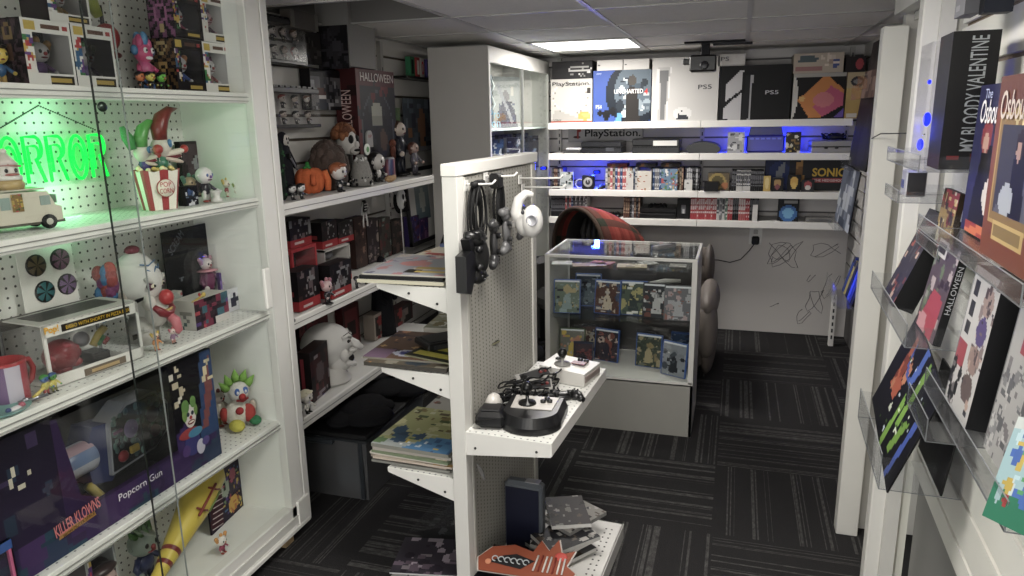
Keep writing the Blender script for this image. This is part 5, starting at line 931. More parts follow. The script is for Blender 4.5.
for px,l in ((357,'small black and silver toy right of the red boxes'),(366,'small dark toy car-like figure by the magazines'),(374,'small grey toy at the right of the red box shelf')): figure((-1.52,wy(px,-1.52,z),z),H90,.055,l,skin='5a5a5e',hair='1c1c1e',top='26262a',legs='1c1c20',big=.45)
# ---- shelf C
z=T[2]+.001
p=(-1.62,wy(330,-1.62,z+.1),z); t=thing('bald_mask','large white bald head mask with long nose and open mouth on the lowest wall shelf','mask',p,math.radians(122))
m=MB()
def baldw(v): return (v.x*(1-.1*(v.z<-.03)),v.y*(1.0+.12*(v.z>0)),v.z)
m.ell((0,.01,.155),(.076,.098,.100),'dddbd7',n=28,m=20,warp=baldw); m.ell((0,-.035,.085),(.052,.055,.055),'dad7d2'); m.tube([(0,-.078,.175),(0,-.115,.150),(0,-.138,.128)],[.017,.018,.010],'dddad6',10); m.ell((0,-.095,.128),(.022,.024,.012),'d8d5d0')
m.lathe([(.085,0),(.088,.008),(.07,.028),(.062,.06)],'d6d3ce',(0,.0,0),24); m.tube([(-.04,-.07,.085),(-.02,-.095,.068),(0,-.1,.062),(.02,-.095,.068),(.04,-.07,.085)],.012,'dddad6'); m.tube([(-.03,-.072,.11),(0,-.095,.116),(.03,-.072,.11)],.009,'dddad6')
for s in (-1,1): m.ell((s*.072,.022,.15),(.010,.018,.03),'d2cfca'); m.tube([(s*.02,-.09,.19),(s*.04,-.08,.205),(s*.058,-.055,.195)],.009,'e0ddd9'); m.ell((s*.05,-.06,.12),(.018,.02,.028),'dddad5')
build('head',m,'rubber',t)
m=MB()
for s in (-1,1): m.ell((s*.030,-.078,.175),(.016,.010,.009),'2a2826'); m.ell((s*.030,-.086,.175),(.006,.005,.005),'6a5a4a'); m.tube([(s*.016,-.092,.200),(s*.038,-.083,.214),(s*.056,-.06,.204)],.0022,'1c1c1e'); m.ell((s*.0815,.02,.15),(.003,.009,.016),'4a4644')
build('eye',m,'rubber',t); m=MB(); m.ell((0,-.080,.092),(.034,.022,.020),'181416'); build('mouth',m,'rubber',t)
lbox(310,333,347,-1.56,z,.055,[('bg','3a1014'),('b',18,.06,.2,['6a1c24','1a1214','8a8084','2a1418']),('e',.5,.5,.25,.2,'5a4a4e'),('r',.0,.9,1,1,'1a1014')],'dark red and black figure box left of the bald mask','toy box',None,'24100f',name='figure_box',nu=14,seed=5,left=[('bg','1a1214'),('r',.2,.1,.5,.9,'8a2a34')],yaw=.15)
figure((-1.515,wy(308,-1.515,z),z),H90,.098,'small toy with pale yellow hair and black legs in front of the dark red box',skin='e6e0d8',hair='e0d8b8',top='d8d4cc',legs='141416',big=.55)
t=thing('toy_bottle','clear bottle with dark red base and label at the shelf corner','bottle',(-1.505,wy(296,-1.505,z),z),H90); m=MB(); m.lathe([(.022,.045),(.022,.075),(.012,.10),(.011,.125)],'b8b8bc',n=16); build('glass',m,'acrylic',t); m=MB(); m.box(0,0,0,.045,.04,.045,'2a1214',.004); build('base',m,'gloss',t); m=MB(); m.box(0,-.0205,.008,.034,.001,.026,'c9b8b4'); m.box(0,-.0212,.014,.026,.001,.012,'8a2a2e'); build('label',m,'print',t)
shroud(290,-1.60,z,.20,'white-haired dark figure at the left end of the lowest wall shelf','17161a','c9c6c2')
lbox(303,331,310,-1.77,z,.02,[('bg','5a1216'),('b',10,.1,.3,['7a1a20','3a0c10'])],'dark red card leaning on the slat wall behind the bald mask','box',side='3a0c10',name='card_box')
lbox(345,361,305,-1.755,z,.04,[('bg','4a1216'),('r',.15,.1,.85,.9,'7a2228'),('r',.25,.3,.75,.6,'2a1012')],'red-framed toy pack behind the bald mask','toy pack',side='5a1418',name='toy_pack')
for i,(l,r,t_,x) in enumerate(((375,392,311,-1.70),(395,413,306,-1.70))):
    y0,y1,w_,h_=LB(l,r,t_,x,z); m=MB(); carton(m,w_,.06,h_,[('bg',['a89a8c','4a2428'][i]),('r',.12,.1,.9,.92,'2a2422'),('e',.5,.55,.25,.28,['7a726a','8a7a72'][i]),('b',6,.05,.12,['8a2a2a','6a625a'])],['8c8074','3a1c20'][i],nu=12); single('figure_box',['tan-edged figure box with grey head beside the mid-height magazines','dark red figure box beside the slotted upright'][i],'toy box',m,'print',(x-.03,(y0+y1)/2,z),H90)
t=shroud(384,-1.72,z+.0,.42,'tall dark shrouded figure behind the middle magazines','1b1b20','55555a')
# ---- tote under the shelves
t=thing('storage_tote','smoky plastic storage tote with a dark lid under the wall shelves','storage tote',(-1.545,2.62,0),0); bx,by,bh=.40,.56,.29
m=MB(); 
def shell(x,y,h,k=.93,tt=.006):
    a=[(-x/2*k,-y/2*k,0),(x/2*k,-y/2*k,0),(x/2*k,y/2*k,0),(-x/2*k,y/2*k,0),(-x/2,-y/2,h),(x/2,-y/2,h),(x/2,y/2,h),(-x/2,y/2,h)]
    m.add(a,[(0,3,2,1),(0,1,5,4),(1,2,6,5),(2,3,7,6),(3,0,4,7)],'7a8a96')
shell(bx,by,bh); build('tub',m,'tote_plastic',t)
m=MB(); m.box(0,0,bh-.03,bx+.02,by+.02,.012,'2c3035',.004)
for s in (-1,1): m.box(s*.17,-by/2+.005,.01,.018,.012,bh-.04,'30353b',.003)
m.box(0,-by/2-.012,bh-.045,.12,.02,.02,'3a4047',.004); build('rim',m,'plastic',t)
m=MB(); m.box(0,0,bh-.017,bx+.015,by+.02,.02,'18181b',.006); build('lid',m,'rubber',t)
for i,(px,py,w1,h1,c) in enumerate(((-.1,-.2,.14,.20,'5a5a62'),(.08,-.19,.12,.16,'8a8a80'),(-.02,-.05,.2,.14,'7a4a2a'),(.12,.1,.1,.2,'3a4a5a'))):
    m=MB(); carton(m,w1,.05,h1,[('bg',c),('b',8,.1,.3,['b8b4a8','2a3040','7a6a5a'])],c,nu=8,seed=i); single('packed_box',['grey carton standing inside the smoky tote','pale carton inside the smoky tote','low rust-coloured carton inside the smoky tote','blue-grey carton at the back of the smoky tote'][i],'box',m,'print',(-1.545+px,2.62+py,.004),0)
m=MB(); rs=random.Random(5)
for k in range(10): m.ell((rs.uniform(-.14,.12),rs.uniform(-.2,.2),.024+rs.random()*.02),(rs.uniform(.06,.11),rs.uniform(.06,.13),.026),'16161a',n=14,m=8)
single('black_cloth_pile','pile of black cloth lying on the smoky tote','cloth',m,'cloth',(-1.50,2.66,.285),0)
# ---- inside the tall glass case
z=1.444; t=thing('figure_standee','dark blue sword-holding figure print inside the tall glass case','figure print',(-1.50,YX(506,-1.50,1.6),z),math.radians(60)); m=MB(); carton(m,.24,.02,.33,[('bg','9aa0a0'),('p',[(.1,0),(.9,0),(.8,.35),(.6,.5),(.35,.55),(.15,.3)],'1e2c4c'),('e',.45,.62,.14,.12,'6a6a70'),('e',.7,.72,.06,.1,'c0b8b0'),('p',[(.1,.85),(.2,.9),(.75,.1),(.65,.08)],'8a8e98'),('b',12,.03,.08,['2a3a66','3a4a70','14203a'],(.2,.05,.8,.5))],'8a8f90',nu=20); build('card',m,'print',t)
t=thing('controller_icon_lamp','white and teal outline light of a curved shape and letters in the tall glass case','decorative lamp',(-1.345,YX(492,-1.345,1.55),z),math.radians(75)); m=MB(); m.tube([(-.02,0,.30),(.02,0,.24),(-.015,0,.20),(.025,0,.14),(-.02,0,.09)],.008,'e0f0f4'); build('outline',m,'gloss',t); e=m=MB(); m.box(.02,0,0,.13,.012,.008,'c9e0e8'); e=build('base',m,'gloss',t); text('Pro',.10,.045,'5aa0c0',e,TR(.02,-.006,.085)); text('ion',.11,.045,'7ac0d8',e,TR(.02,-.006,.035))
z=1.149
for i,(y,x,c) in enumerate(((YX(495,-1.40,1.25),-1.40,['2a4a7a','c9d0d8','16202c']),(YX(504,-1.46,1.25),-1.46,['1a1c22','b8bcc4','3a4a5a']),(YX(512,-1.40,1.25),-1.40,['2a2a34','7a8a9a','c9c9c9']),(YX(521,-1.42,1.25),-1.42,['26364a','6a8aa8','15161a']),(YX(531,-1.40,1.25),-1.40,['3a3a42','202a3c','8aa0b8']))):
    m=MB(); carton(m,.13,.03,.235+.02*(i%2),[('bg',c[0]),('b',18,.06,.2,c)],c[2],nu=12,seed=i+2); single('game_box',['blue and white game box, first in the tall glass case','black game box with silver print in the tall glass case','grey game box in the middle of the tall glass case','blue-grey game box right of the middle in the tall glass case','dark game box at the far end of the tall glass case'][i],'game box',m,'print',(x,y,z),math.radians(65))
# ================================================================== goods on the gondola
def gthing(name,label,cat,x,y,z,rz=0,group=None): return thing(name,label,cat,G(x,y,z),GR+rz,group)
MAGN=[0]
def mag(x,y,z,w_,l_,rz,art,label,thick=.004,edge='cfcabf',group='magazines on the gondola',name='magazine',cat='magazine',nu=34):
    t=MB(); a=MB(); MAGN[0]+=1
    t.box(0,0,0,w_,l_,thick,edge); t.art((-w_/2,-l_/2,thick+.0003),(w_,0,0),(0,l_,0),nu,int(nu*l_/w_),art,MAGN[0]+40)
    o=single(name,label,cat,t,'print',G(x,y,z),GR+rz,group); return o
z=1.042
mag(-.205,.15,z,.27,.31,.10,[('bg','c9c5b8')],'pale backing board under the top gondola magazines',.010,'d6cfb4',cat='board',name='backing_board')
mag(-.205,.155,z+.0104,.26,.31,.10,[('bg','1c1c20')],'black folder under the lilac magazine on the top gondola shelf',.010,'141416',cat='folder',name='folder')
mag(-.20,.160,z+.0208,.265,.30,.10,[('bg','a8a8b4'),('b',22,.03,.10,['c98a90','8a7a9a','d8c8c0','6a6a80']),('r',.45,.1,.62,.25,'2a2418'),('r',.5,.3,.95,.4,'c9a84a'),('r',.55,.12,.9,.2,'e0c050'),('e',.4,.55,.2,.13,'d88a8a')],'lilac-grey magazine on top of the front pile, upper gondola shelf')
mag(-.19,.42,z,.28,.33,-.05,[('bg','e0d6c0'),('p',[(.1,.35),(.5,.3),(.95,.85),(.8,.9),(.45,.45),(.1,.45)],'b83a30'),('e',.65,.35,.13,.12,'e0a83a'),('b',14,.03,.08,['d8b878','e8e0d0','c98a50','8a7a6a']),('r',0,.0,1,.06,'efe8da')],'cream magazine with red figure in the middle of the upper gondola shelf',.014)
mag(-.185,.60,z+.015,.26,.17,.0,[('bg','3a4a7a'),('b',14,.05,.16,['2a3460','a83a4a','8a9ac0','c9d0e0'])],'blue magazine at the back of the upper gondola shelf',.010,'5a6a9a')
z=.782
mag(-.20,.15,z,.27,.30,.06,[('bg','6a5f50'),('b',24,.03,.12,['8a7a60','c98a4a','3a4a5a','a8a090'])],'brown magazine at the bottom of the middle shelf pile',.012,'4a4640')
mag(-.23,.17,z+.0125,.26,.28,.10,[('bg','7a5a48'),('b',18,.03,.1,['c98a5a','e0b070','4a3a4a']),('e',.55,.2,.25,.12,'cfd0e8'),('e',.55,.2,.18,.08,'4a4a9a'),('r',.0,.0,.3,.3,'8a6a8a')],'brown and blue magazine on the middle gondola shelf',.006,'8a8478')
mag(-.15,.30,z+.0,.22,.29,-.04,[('bg','4a4a30'),('r',.1,.05,.95,.2,'d8c83a'),('r',.15,.3,.9,.42,'e0d24a'),('h',1,['4a4a30']),('r',.1,.05,.95,.16,'d8c83a'),('r',.12,.22,.9,.34,'d8c83a'),('r',.3,.45,.9,.52,'c9c0a0'),('b',8,.04,.1,['8a8a5a','2a2a20'],(0,.5,1,1))],'dark magazine with yellow headline blocks on the middle gondola shelf',.016,'8a8868') if False else None
mag(-.11,.17,z+.0190,.18,.26,-.20,[('bg','33332a'),('r',.1,.08,.95,.22,'d8c83a'),('r',.1,.30,.9,.42,'d8c83a'),('b',12,.03,.08,['c9c0a0','6a6a50'],(0,.5,1,1))],'dark magazine with yellow headline blocks on the middle gondola shelf',.005,'8a8868')
mag(-.20,.50,z,.26,.26,.15,[('bg','8a8a70'),('b',22,.04,.12,['b8b4a0','5a5a40','d8d4c8','7a6a30'])],'olive magazine at the back of the middle gondola shelf',.02)
t=gthing('cartridge_case','black plastic console cartridge case lying on the middle gondola magazines','game case',-.15,.20,z+.0245,.9); m=MB(); m.box(0,0,0,.17,.11,.022,'17181a',.004); m.box(0,0,.022,.14,.08,.002,'202124'); m.box(0,-.056,.004,.13,.004,.012,'2c2d30'); build('shell',m,'plastic',t)
z=.452; rs=random.Random(11)
for k,(dx,dy,rz,c,th,l) in enumerate(((0,0,.02,'8a8a84',.008,'grey magazine at the very bottom of the thick lower pile'),(-.005,.01,-.03,'b8a898',.007,'tan magazine, second from the bottom of the lower pile'),(.006,-.004,.04,'c9b8a8',.006,'magazine with red marked edge low in the lower pile'),(-.008,.006,0,'d8d0c4',.007,'cream-edged magazine in the middle of the lower pile'),(.004,0,-.02,'7a8a6a',.008,'green-edged magazine in the lower pile'),(.0,.008,.03,'b0a8a0',.010,'grey magazine just under the top of the lower pile'))):
    mag(-.205+dx,.17+dy,z,.27,.30,rz,[('bg',c),('b',10,.05,.15,PAL['mag'])],l,th,c); z+=th+.0003
mag(-.205,.18,z,.27,.31,.0,[('bg','b8b878'),('b',40,.03,.10,['6a5a30','8a7a40','d8d49a','5a6a3a','c9c8a0'],(0,.25,1,1)),('r',0,0,1,.14,'b8c0c0'),('p',[(.4,0),(1,0),(1,.35),(.6,.3)],'4a8ac0'),('b',12,.03,.06,['e8f0f4','3a6aa0','d8b83a'],(.3,.0,1,.35)),('b',8,.05,.1,['3a5a7a','6a8a5a'],(0,.1,.5,.4))],'game magazine with golden creature cover on top of the lower pile',.012,'8a8a80',nu=30)
mag(-.19,.48,.452,.26,.28,.05,[('bg','b8b4ac'),('b',16,.04,.1,['8a4a3a','c9c4bc','6a5a50','3a3a3a'])],'pale magazine with rust red lettering at the back of the lower pile',.055,'9a968c')
# lower left base items
z=.0595; mag(-.17,.22,z,.22,.26,.05,[('bg','1a1a1e'),('b',10,.05,.1,['2a2a30','45454a'])],'black glossy case on the left base deck',.03,'141416',cat='case',name='media_case')
mag(-.17,.44,z,.22,.16,-.02,[('bg','24242a'),('b',10,.05,.15,['5a4a5a','101014'])],'dark case behind the black one on the left base deck',.02,'1c1c20',cat='case',name='media_case')
mag(-.19,.10,z+.031,.22,.20,.25,[('bg','3a3440'),('b',20,.05,.15,['6a5a6a','8a8088','2a2430','a89aa8'])],'dark magazine in a clear sleeve at the left foot of the gondola',.005,'c9c9cc',cat='magazine')
t=gthing('clear_sleeve','clear plastic sleeve leaning at the left foot of the gondola','plastic sleeve',-.20,.26,z+.11,.1); t.rotation_euler=(0,-.35,GR); m=MB(); m.box(0,0,.0,.20,.24,.002,'fff'); build('sleeve',m,'acrylic',t)
# ---- hooks and hanging gear on the right face
def hook(y,z,l,label):
    t=gthing('peg_hook',label,'peg hook',.0,y,z); m=MB(); m.tube([(.0,0,0),(l*.5,0,.0),(l-.01,0,.002),(l,0,.012)],.0028,'e6e4e0',8); build('rod',m,'satin',t); m=MB(); m.box(.0,0,-.02,.004,.03,.03,'d8d6d2',.001); build('backplate',m,'satin',t)
zt=lambda py,x,y: ZZ(py,*G(x,y,0)[:2])
hk=[]
for i,(px,py,l) in enumerate(((466,184,.09),(486,176,.10),(520,178,.15),(523,187,.15))):
    y=_solve(lambda yy:proj(*G(0,yy,1.3))[0]-px,.02,.66); z_=zt(py,0,y); hk.append((y,z_)); hook(y,z_,l,['peg hook carrying the left black cable coil','peg hook carrying the second black cable','white double peg hook holding the white controller, upper rod','white double peg hook holding the white controller, lower rod'][i])
def coil(t,x,y0,z0,n,rx,rz,r,c,seed):
    rs=random.Random(seed); m=MB()
    for k in range(n):
        a=rs.uniform(.8,1.1); q=rs.uniform(-.006,.006); xx=x+rs.uniform(-.012,.012); m.tube([(xx,y0+q+rx*a*math.sin(u)*(.55+.45*math.sin(u/2)),z0-rz*a*(1-math.cos(u))/2) for u in np.linspace(0,2*math.pi,20)],r,c,6,True)
    build('coil',m,'rubber',t)
y,z_=hk[0]; t=gthing('cable_coil','long black cable coil hanging from the first peg hook','cable',0,0,0); coil(t,.03,y+.012,z_-.004,7,.045,.16,.0028,'141416',1); m=MB(); m.tube([(.03,y-.02,z_-.0),(.03,y+.015,z_+.002),(.03,y+.05,z_-.0)],.009,'18181a'); m.tube([(.03,y+.01,z_-.005),(.03,y+.015,z_-.06)],.010,'151517'); build('bundle',m,'rubber',t)
y,z_=hk[1]; t=gthing('cable_coil','black power cable with square adapter on the second peg hook','cable',0,0,0); coil(t,.03,y+.03,z_-.02,5,.03,.13,.0032,'18181a',2); m=MB(); m.box(.035,y-.005,z_-.035,.03,.045,.045,'161618',.006); build('adapter',m,'plastic',t); m=MB(); m.tube([(.03,y+.015,z_),(.03,y+.03,z_-.05),(.03,y+.035,z_-.14)],.008,'1a1a1c'); build('bundle',m,'rubber',t)
def gamepad(name,label,x,y,z_,c,s=1.0,rot=(0,0,0),face='2a2a2c'):
    t=thing(name,label,'game controller',G(x,y,z_)); t.rotation_euler=rot
    m=MB(); m.ell((0,0,.012*s),(.055*s,.032*s,.014*s),c,n=16)
    for q in (-1,1): m.ell((q*.055*s,-.008*s,.012*s),(.026*s,.03*s,.016*s),c); m.tube([(q*.058*s,-.01*s,.012*s),(q*.068*s,-.05*s,.006*s)],[.019*s,.012*s],c)
    build('body',m,'plastic',t); m=MB()
    for q in (-1,1): m.lathe([(.010*s,0),(.008*s,.01*s),(.011*s,.013*s),(.0005,.014*s)],face,(q*.026*s,-.018*s,.022*s),12)
    for a,b in ((1,0),(-1,0),(0,1),(0,-1)): m.ell((.055*s+a*.010*s,.002*s+b*.010*s,.028*s),.004*s,face,n=8,m=6)
    m.box(-.055*s,.002*s,.025*s,.022*s,.007*s,.005*s,face); m.box(-.055*s,.002*s,.025*s,.007*s,.022*s,.005*s,face); build('controls',m,'plastic',t); return t
def gy(px,x,z_): return _solve(lambda yy:proj(*G(x,yy,z_))[0]-px,-.2,.9)
gamepad('game_controller','grey game controller hanging flat on the perforated panel',.035,gy(503,.035,1.17),1.17,'6a6a6c',.9,(0,H90,GR+.15),'3a3a3c'); gamepad('game_controller','small grey controller hanging beside the perforated panel post',.04,gy(518,.04,1.19),1.185,'58585a',.75,(0,H90,GR+.3),'2c2c2e')
gamepad('game_controller','black game controller hanging below the left cable coil',.045,gy(478,.045,1.13),1.13,'141416',.95,(0,H90,GR-.5)); gamepad('game_controller','dark grey controller hanging right of the black one',.04,gy(490,.04,1.14),1.15,'3a3a3c',.9,(0,H90,GR+.4),'1a1a1c')
t=gthing('light_gun','black wedge-shaped light gun hanging lowest on the panel','light gun',.035,gy(466,.035,1.07),1.045); m=MB(); m.prism([(-.03,0),(.0,-.01),(.06,.08),(.02,.11),(-.03,.10)],-.016,.016,'121214','yz'); m.prism([(.02,.09),(.11,.13),(.11,.16),(.0,.14)],-.013,.013,'161618','yz'); build('body',m,'plastic',t)
y=gy(531,.12,1.2); t=gthing('white_controller','white arch-handled game controller with round dial on the double peg hook','game controller',.10,y+.0,1.17,0); t.scale=(.80,.80,.80)
m=MB(); m.ell((.03,0,.035),(.040,.052,.062),'e0deda',n=20,m=14); m.tube([(-.02,-.01,.02),(-.03,-.02,.07),(-.015,-.02,.12),(.01,-.01,.142),(.035,.0,.135)],[.020,.021,.019,.015,.010],'e4e2de',12); m.ell((.0,-.01,.03),(.035,.03,.05),'d8d6d2'); build('body',m,'plastic',t)
m=MB(); m.lathe([(.022,0),(.022,.006),(.017,.007),(.017,.004),(.0005,.004)],'a8a8b0',(.045,-.045,.045),20,axis=Matrix.Rotation(H90,3,'X')); build('dial',m,'plastic',t); m=MB(); m.box(-.045,-.02,.01,.03,.03,.03,'8a8884',.004); m.ell((.01,-.05,.075),(.007,.006,.009),'3a3a40'); build('button',m,'plastic',t)
# ---- goods on the right shelf
z=.6095
def gz(px,py,zz=z):
    p=on_z(px,py,zz); v=RZ(-GR)@(p-Vector((-.722,1.83,0))); return v.x,v.y
x,y=gz(533,425); t=gthing('arcade_stick','black arcade joystick with silver top plate on the right gondola shelf','joystick',.165,.13,z,.12); t.scale=(1.08,1.08,1.08)
m=MB(); n=26; pr=[]
for k in range(n+1): a=math.pi+math.pi*k/n; pr.append((.085*math.cos(a),.0+.075*math.sin(a)-.02))
pr+=[(.085,.09),(-.085,.09)]
def taper(m,poly,z0,z1,k,c,ct):
    a=[(p[0],p[1],z0) for p in poly]; b=[(p[0]*k,p[1]*k,z1) for p in poly]; N_=len(poly)
    m.add(a+b,[tuple(range(N_-1,-1,-1)),tuple(range(N_,2*N_))]+[(i,(i+1)%N_,N_+(i+1)%N_,N_+i) for i in range(N_)],[lin(c),lin(ct)]+[lin(c)]*N_)
taper(m,pr,0,.018,1,'17171a','17171a'); taper(m,pr,.018,.045,.88,'1c1c1f','1a1a1d'); build('base',m,'gloss',t)
m=MB(); m.prism([(-.058,-.02),(.058,-.02),(.062,.072),(-.062,.072)],.0452,.0475,'b9b4ae','xy'); build('top_plate',m,'satin',t)
m=MB(); m.lathe([(.026,.0475),(.024,.052),(.005,.054),(.005,.085)],'141416',(-.018,.015,0),18); m.ell((-.018,.015,.095),.016,'121214'); build('stick',m,'gloss',t)
for a,b in ((.024,.03),(.042,.035),(.032,.05)): m=MB(); m.lathe([(.008,.047),(.008,.054),(.0005,.055)],'1a1a1c',(a,b,0),12); build('button',m,'plastic',t)
x,y=gz(573,370); t=gthing('arcade_stick','white boxy arcade joystick with black ball at the far end of the shelf','joystick',.165,.535,z,-.15)
m=MB(); m.prism([(-.085,0),(.085,0),(.085,.045),(-.085,.055)],-.07,.07,'dcd9d3','xz'); build('base',m,'plastic',t)
m=MB(); m.box(.082,0,.012,.012,.13,.022,'9a8a84',.002); m.box(.03,.01,.0535,.05,.03,.002,'8a4a44'); build('trim_panel',m,'plastic',t)
m=MB(); m.lathe([(.030,.052),(.028,.056),(.006,.058),(.006,.08)],'8a8884',(-.02,-.02,0),20); build('stick_base',m,'plastic',t); m=MB(); m.lathe([(.0055,.055),(.0055,.085)],'1a1a1c',(-.02,-.02,0),10); m.ell((-.02,-.02,.093),.017,'131315'); build('stick',m,'gloss',t)
for a,b in ((-.055,.02),(-.05,.045),(.02,.045),(.045,.04)): m=MB(); m.lathe([(.010,.05),(.010,.058),(.0005,.059)],'26262a',(a,b,0),12); build('button',m,'plastic',t)
gamepad('game_controller','black game controller at the shelf lip between the two joysticks',.195,.335,z,'161618',.85,(0,0,GR+.6)); gamepad('game_controller','black game controller lying behind the shelf edge pad',.13,.36,z+.004,'18181b',.8,(0,0,GR-.3))
for i,(x,y,zz,rz,l) in enumerate(((.075,.40,z+.035,.7,'rectangular grey retro gamepad on top of the wires'),(.10,.34,z+.02,.35,'rectangular retro gamepad half under the wires'))):
    t=gthing('retro_gamepad',l,'game controller',x,y,zz,rz); t.rotation_euler=(.35,-.15,GR+rz); m=MB(); m.box(0,0,0,.12,.052,.014,'a8a6a2',.003); build('body',m,'plastic',t); m=MB(); m.box(.005,0,.0142,.10,.036,.001,'3a3a3c'); m.box(-.035,0,.015,.022,.008,.003,'161616'); m.box(-.035,0,.015,.008,.022,.003,'161616'); m.ell((.028,0,.016),.006,'8a2a2a'); m.ell((.044,0,.016),.006,'8a2a2a'); build('face_plate',m,'plastic',t)
t=gthing('wire_tangle','tangled black controller wires heaped against the perforated panel','cable',.08,.30,z); rs=random.Random(21)
for k in range(28):
    m=MB(); cx,cy=rs.uniform(-.045,.05),rs.uniform(-.12,.16); r1,r2=rs.uniform(.03,.06),rs.uniform(.02,.08); tilt=rs.uniform(-.3,1.2); h0=rs.uniform(.01,.035)
    pts=[]
    for u in np.linspace(0,2*math.pi*1.2,26): pts.append((cx+r1*math.cos(u)*.6,cy+r1*1.3*math.sin(u),max(.004,h0+r2*(1+math.cos(u+1))*.5*abs(tilt)+.004*math.sin(3*u))))
    m.tube(pts,.0026,['161618','1f1f22','0f0f11'][k%3],6); build('wire',m,'rubber',t)
for k in range(4): gy0=.18+.07*k; m=MB(); m.tube([(-.06+.01*k,gy0-.3,.01),(-.05,gy0-.28,.03),(.0,gy0-.25,.02),(.06,gy0-.22,.012)],.006,'151517'); build('wire_bundle',m,'rubber',t)
t=gthing('power_brick','black speaker-like power brick with looped cord near the shelf corner','power brick',.055,.075,z,.2); m=MB(); m.box(0,0,0,.085,.08,.05,'18181b',.012); m.box(0,0,.05,.06,.055,.006,'202023',.003); build('body',m,'plastic',t); m=MB(); m.tube([(.043,-.03,.03),(.0,-.044,.035),(-.04,-.042,.02),(-.046,.0,.03)],.003,'0e0e10'); build('cord',m,'rubber',t)
t=gthing('white_egg','smooth white egg-shaped device against the panel','device',.035,.14,z); m=MB(); m.ell((0,0,.036),(.026,.034,.036),'d8d4cc'); build('shell',m,'plastic',t)
t=gthing('price_tag','small dark tag hanging under the right gondola shelf','tag',.02,.03,.50); m=MB(); m.prism([(0,0),(.02,-.02),(.028,-.055),(.018,-.05),(.004,-.02)],-.001,.001,'5c5a58','xz'); build('card',m,'paint',t)
# ---- right base deck
z=.0595
xa,ya_=gz(506,541,.06); t=gthing('tablet_console','navy blue slab console with grey rounded edge standing on the base deck','game console',.075,.30,z,.0)
m=MB(); m.box(0,0,0,.135,.045,.255,'5a6068',.012); build('shell',m,'plastic',t); m=MB(); m.box(-.002,-.0235,.01,.118,.003,.225,'10132a',.002); build('front_plate',m,'satin',t); m=MB(); m.box(.03,0,.2545,.05,.03,.003,'8a8a8e',.001); build('top_label',m,'satin',t)
t=gthing('diecut_sign','orange flame-shaped die-cut card with black and white swirls on the base deck','sign',.15,.02,z+.10,.15); t.location=G(.165,.045,z+.075); t.rotation_euler=(-1.0,0,GR+.1)
m=MB(); P=[(-.15,0),(.13,0),(.15,.03),(.12,.05),(.14,.10),(.10,.085),(.085,.13),(.06,.09),(.03,.12),(.01,.08),(-.05,.095),(-.12,.08),(-.16,.04)]
m.prism([(a*1.04,b*1.04-.002) for a,b in P],.002,.005,'c9c0b8','xz'); m.prism(P,-.002,.002,'9a4218','xz'); build('card',m,'print',t)
m=MB(); m.prism([(-.12,.03),(-.02,.02),(.02,.05),(-.04,.065),(-.08,.055)],-.004,-.002,'1c1c20','xz')
for k in range(6): m.tube([(-.105+.02*k+.009*math.cos(u),-.005,.042+.008*math.sin(u)) for u in np.linspace(0,5,10)],.0018,'c9d0d4',5)
m.ell((-.125,-.004,.03),(.010,.002,.009),'e08a5a')
for k in range(7): m.tube([(.02+.015*k,-.004,.02),(.03+.014*k,-.005,.07)],.003,['d8d4d0','8a2a1a','e8e0d8'][k%3],5)
m.ell((.10,-.004,.075),(.02,.002,.014),'c93a2a'); build('artwork',m,'print',t)
rs=random.Random(31)
nm_=['dark game case at the bottom of the fanned pile on the base deck','silver-edged game case in the fanned pile, second up','black game case in the middle of the fanned pile','white-edged case twisted across the fanned pile','grey case near the top of the fanned pile','dark case in clear sleeve on top of the fanned pile','pale magazine at the far end of the base deck','case leaning at the back of the base deck']
for k in range(8):
    mag(.20+rs.uniform(-.02,.02),.31+rs.uniform(-.02,.02)+(.10 if k>5 else 0),z+k*.0135,.135,.19,rs.uniform(-.7,.5),[('bg',['2a2a2e','6a6a6c','1a1a1e','8a8884','3a3a3e','26262c','8a8680','3a3438'][k]),('b',22,.04,.12,['8a8884','2a2a30','5a4e44','a8a4a0','1a1a1e'])],nm_[k],.013,['b0aeaa','c9c7c3','8a8886','dedcd8'][k%4],group='cases piled on the base deck',name='game_case',cat='game case',nu=20)
mag(.10,.12,z,.24,.20,.1,[('bg','1a1c24'),('b',8,.05,.15,['24262e','101218'])],'black folder lying flat under the orange die-cut card',.05,'15161c',cat='folder',name='folder')
mag(.27,.06,z,.13,.19,.1,[('bg','d8d4cc'),('b',10,.04,.1,['b8b4ac','8a8680'])],'white booklet beside the orange die-cut card',.03,'cfcbc4',cat='booklet',name='booklet')
# ================================================================== goods in the glass showcase
def bluray(px,py,zz,rz,label,pal,tone='2a5aa8',s=1.0,seed=1,lean=.12):
    p=on_z(px,py,zz); yy=min(3.69,max(3.345,p.y)); p=Vector((min(sx1-.085,max(sx0+.085,XY(px,yy,zz))),yy,zz)); h=.17*s; w_=.135*s; t=thing('game_case',label,'game case',p,rz,'game cases in the showcase'); t.rotation_euler=(-lean,0,rz)
    m=MB(); m.box(0,0,0,w_,.014,h,tone,.002); build('case',m,'gloss',t)
    m=MB(); m.art((-w_*.46,-.0078,.004),(w_*.92,0,0),(0,0,h*.90),20,26,[('bg',pal[0]),('b',16,.06,.2,pal),('p',[(.3,.1),(.7,.1),(.64,.5),(.56,.6),(.44,.6),(.36,.5)],pal[-1]),('e',.5,.68,.09,.08,pal[1]),('b',12,.03,.07,pal)],seed); m.box(0,-.0078,h*.92,w_*.9,.0006,h*.05,'dfe4ea' if s>.9 else tone); build('cover',m,'print',t); return t
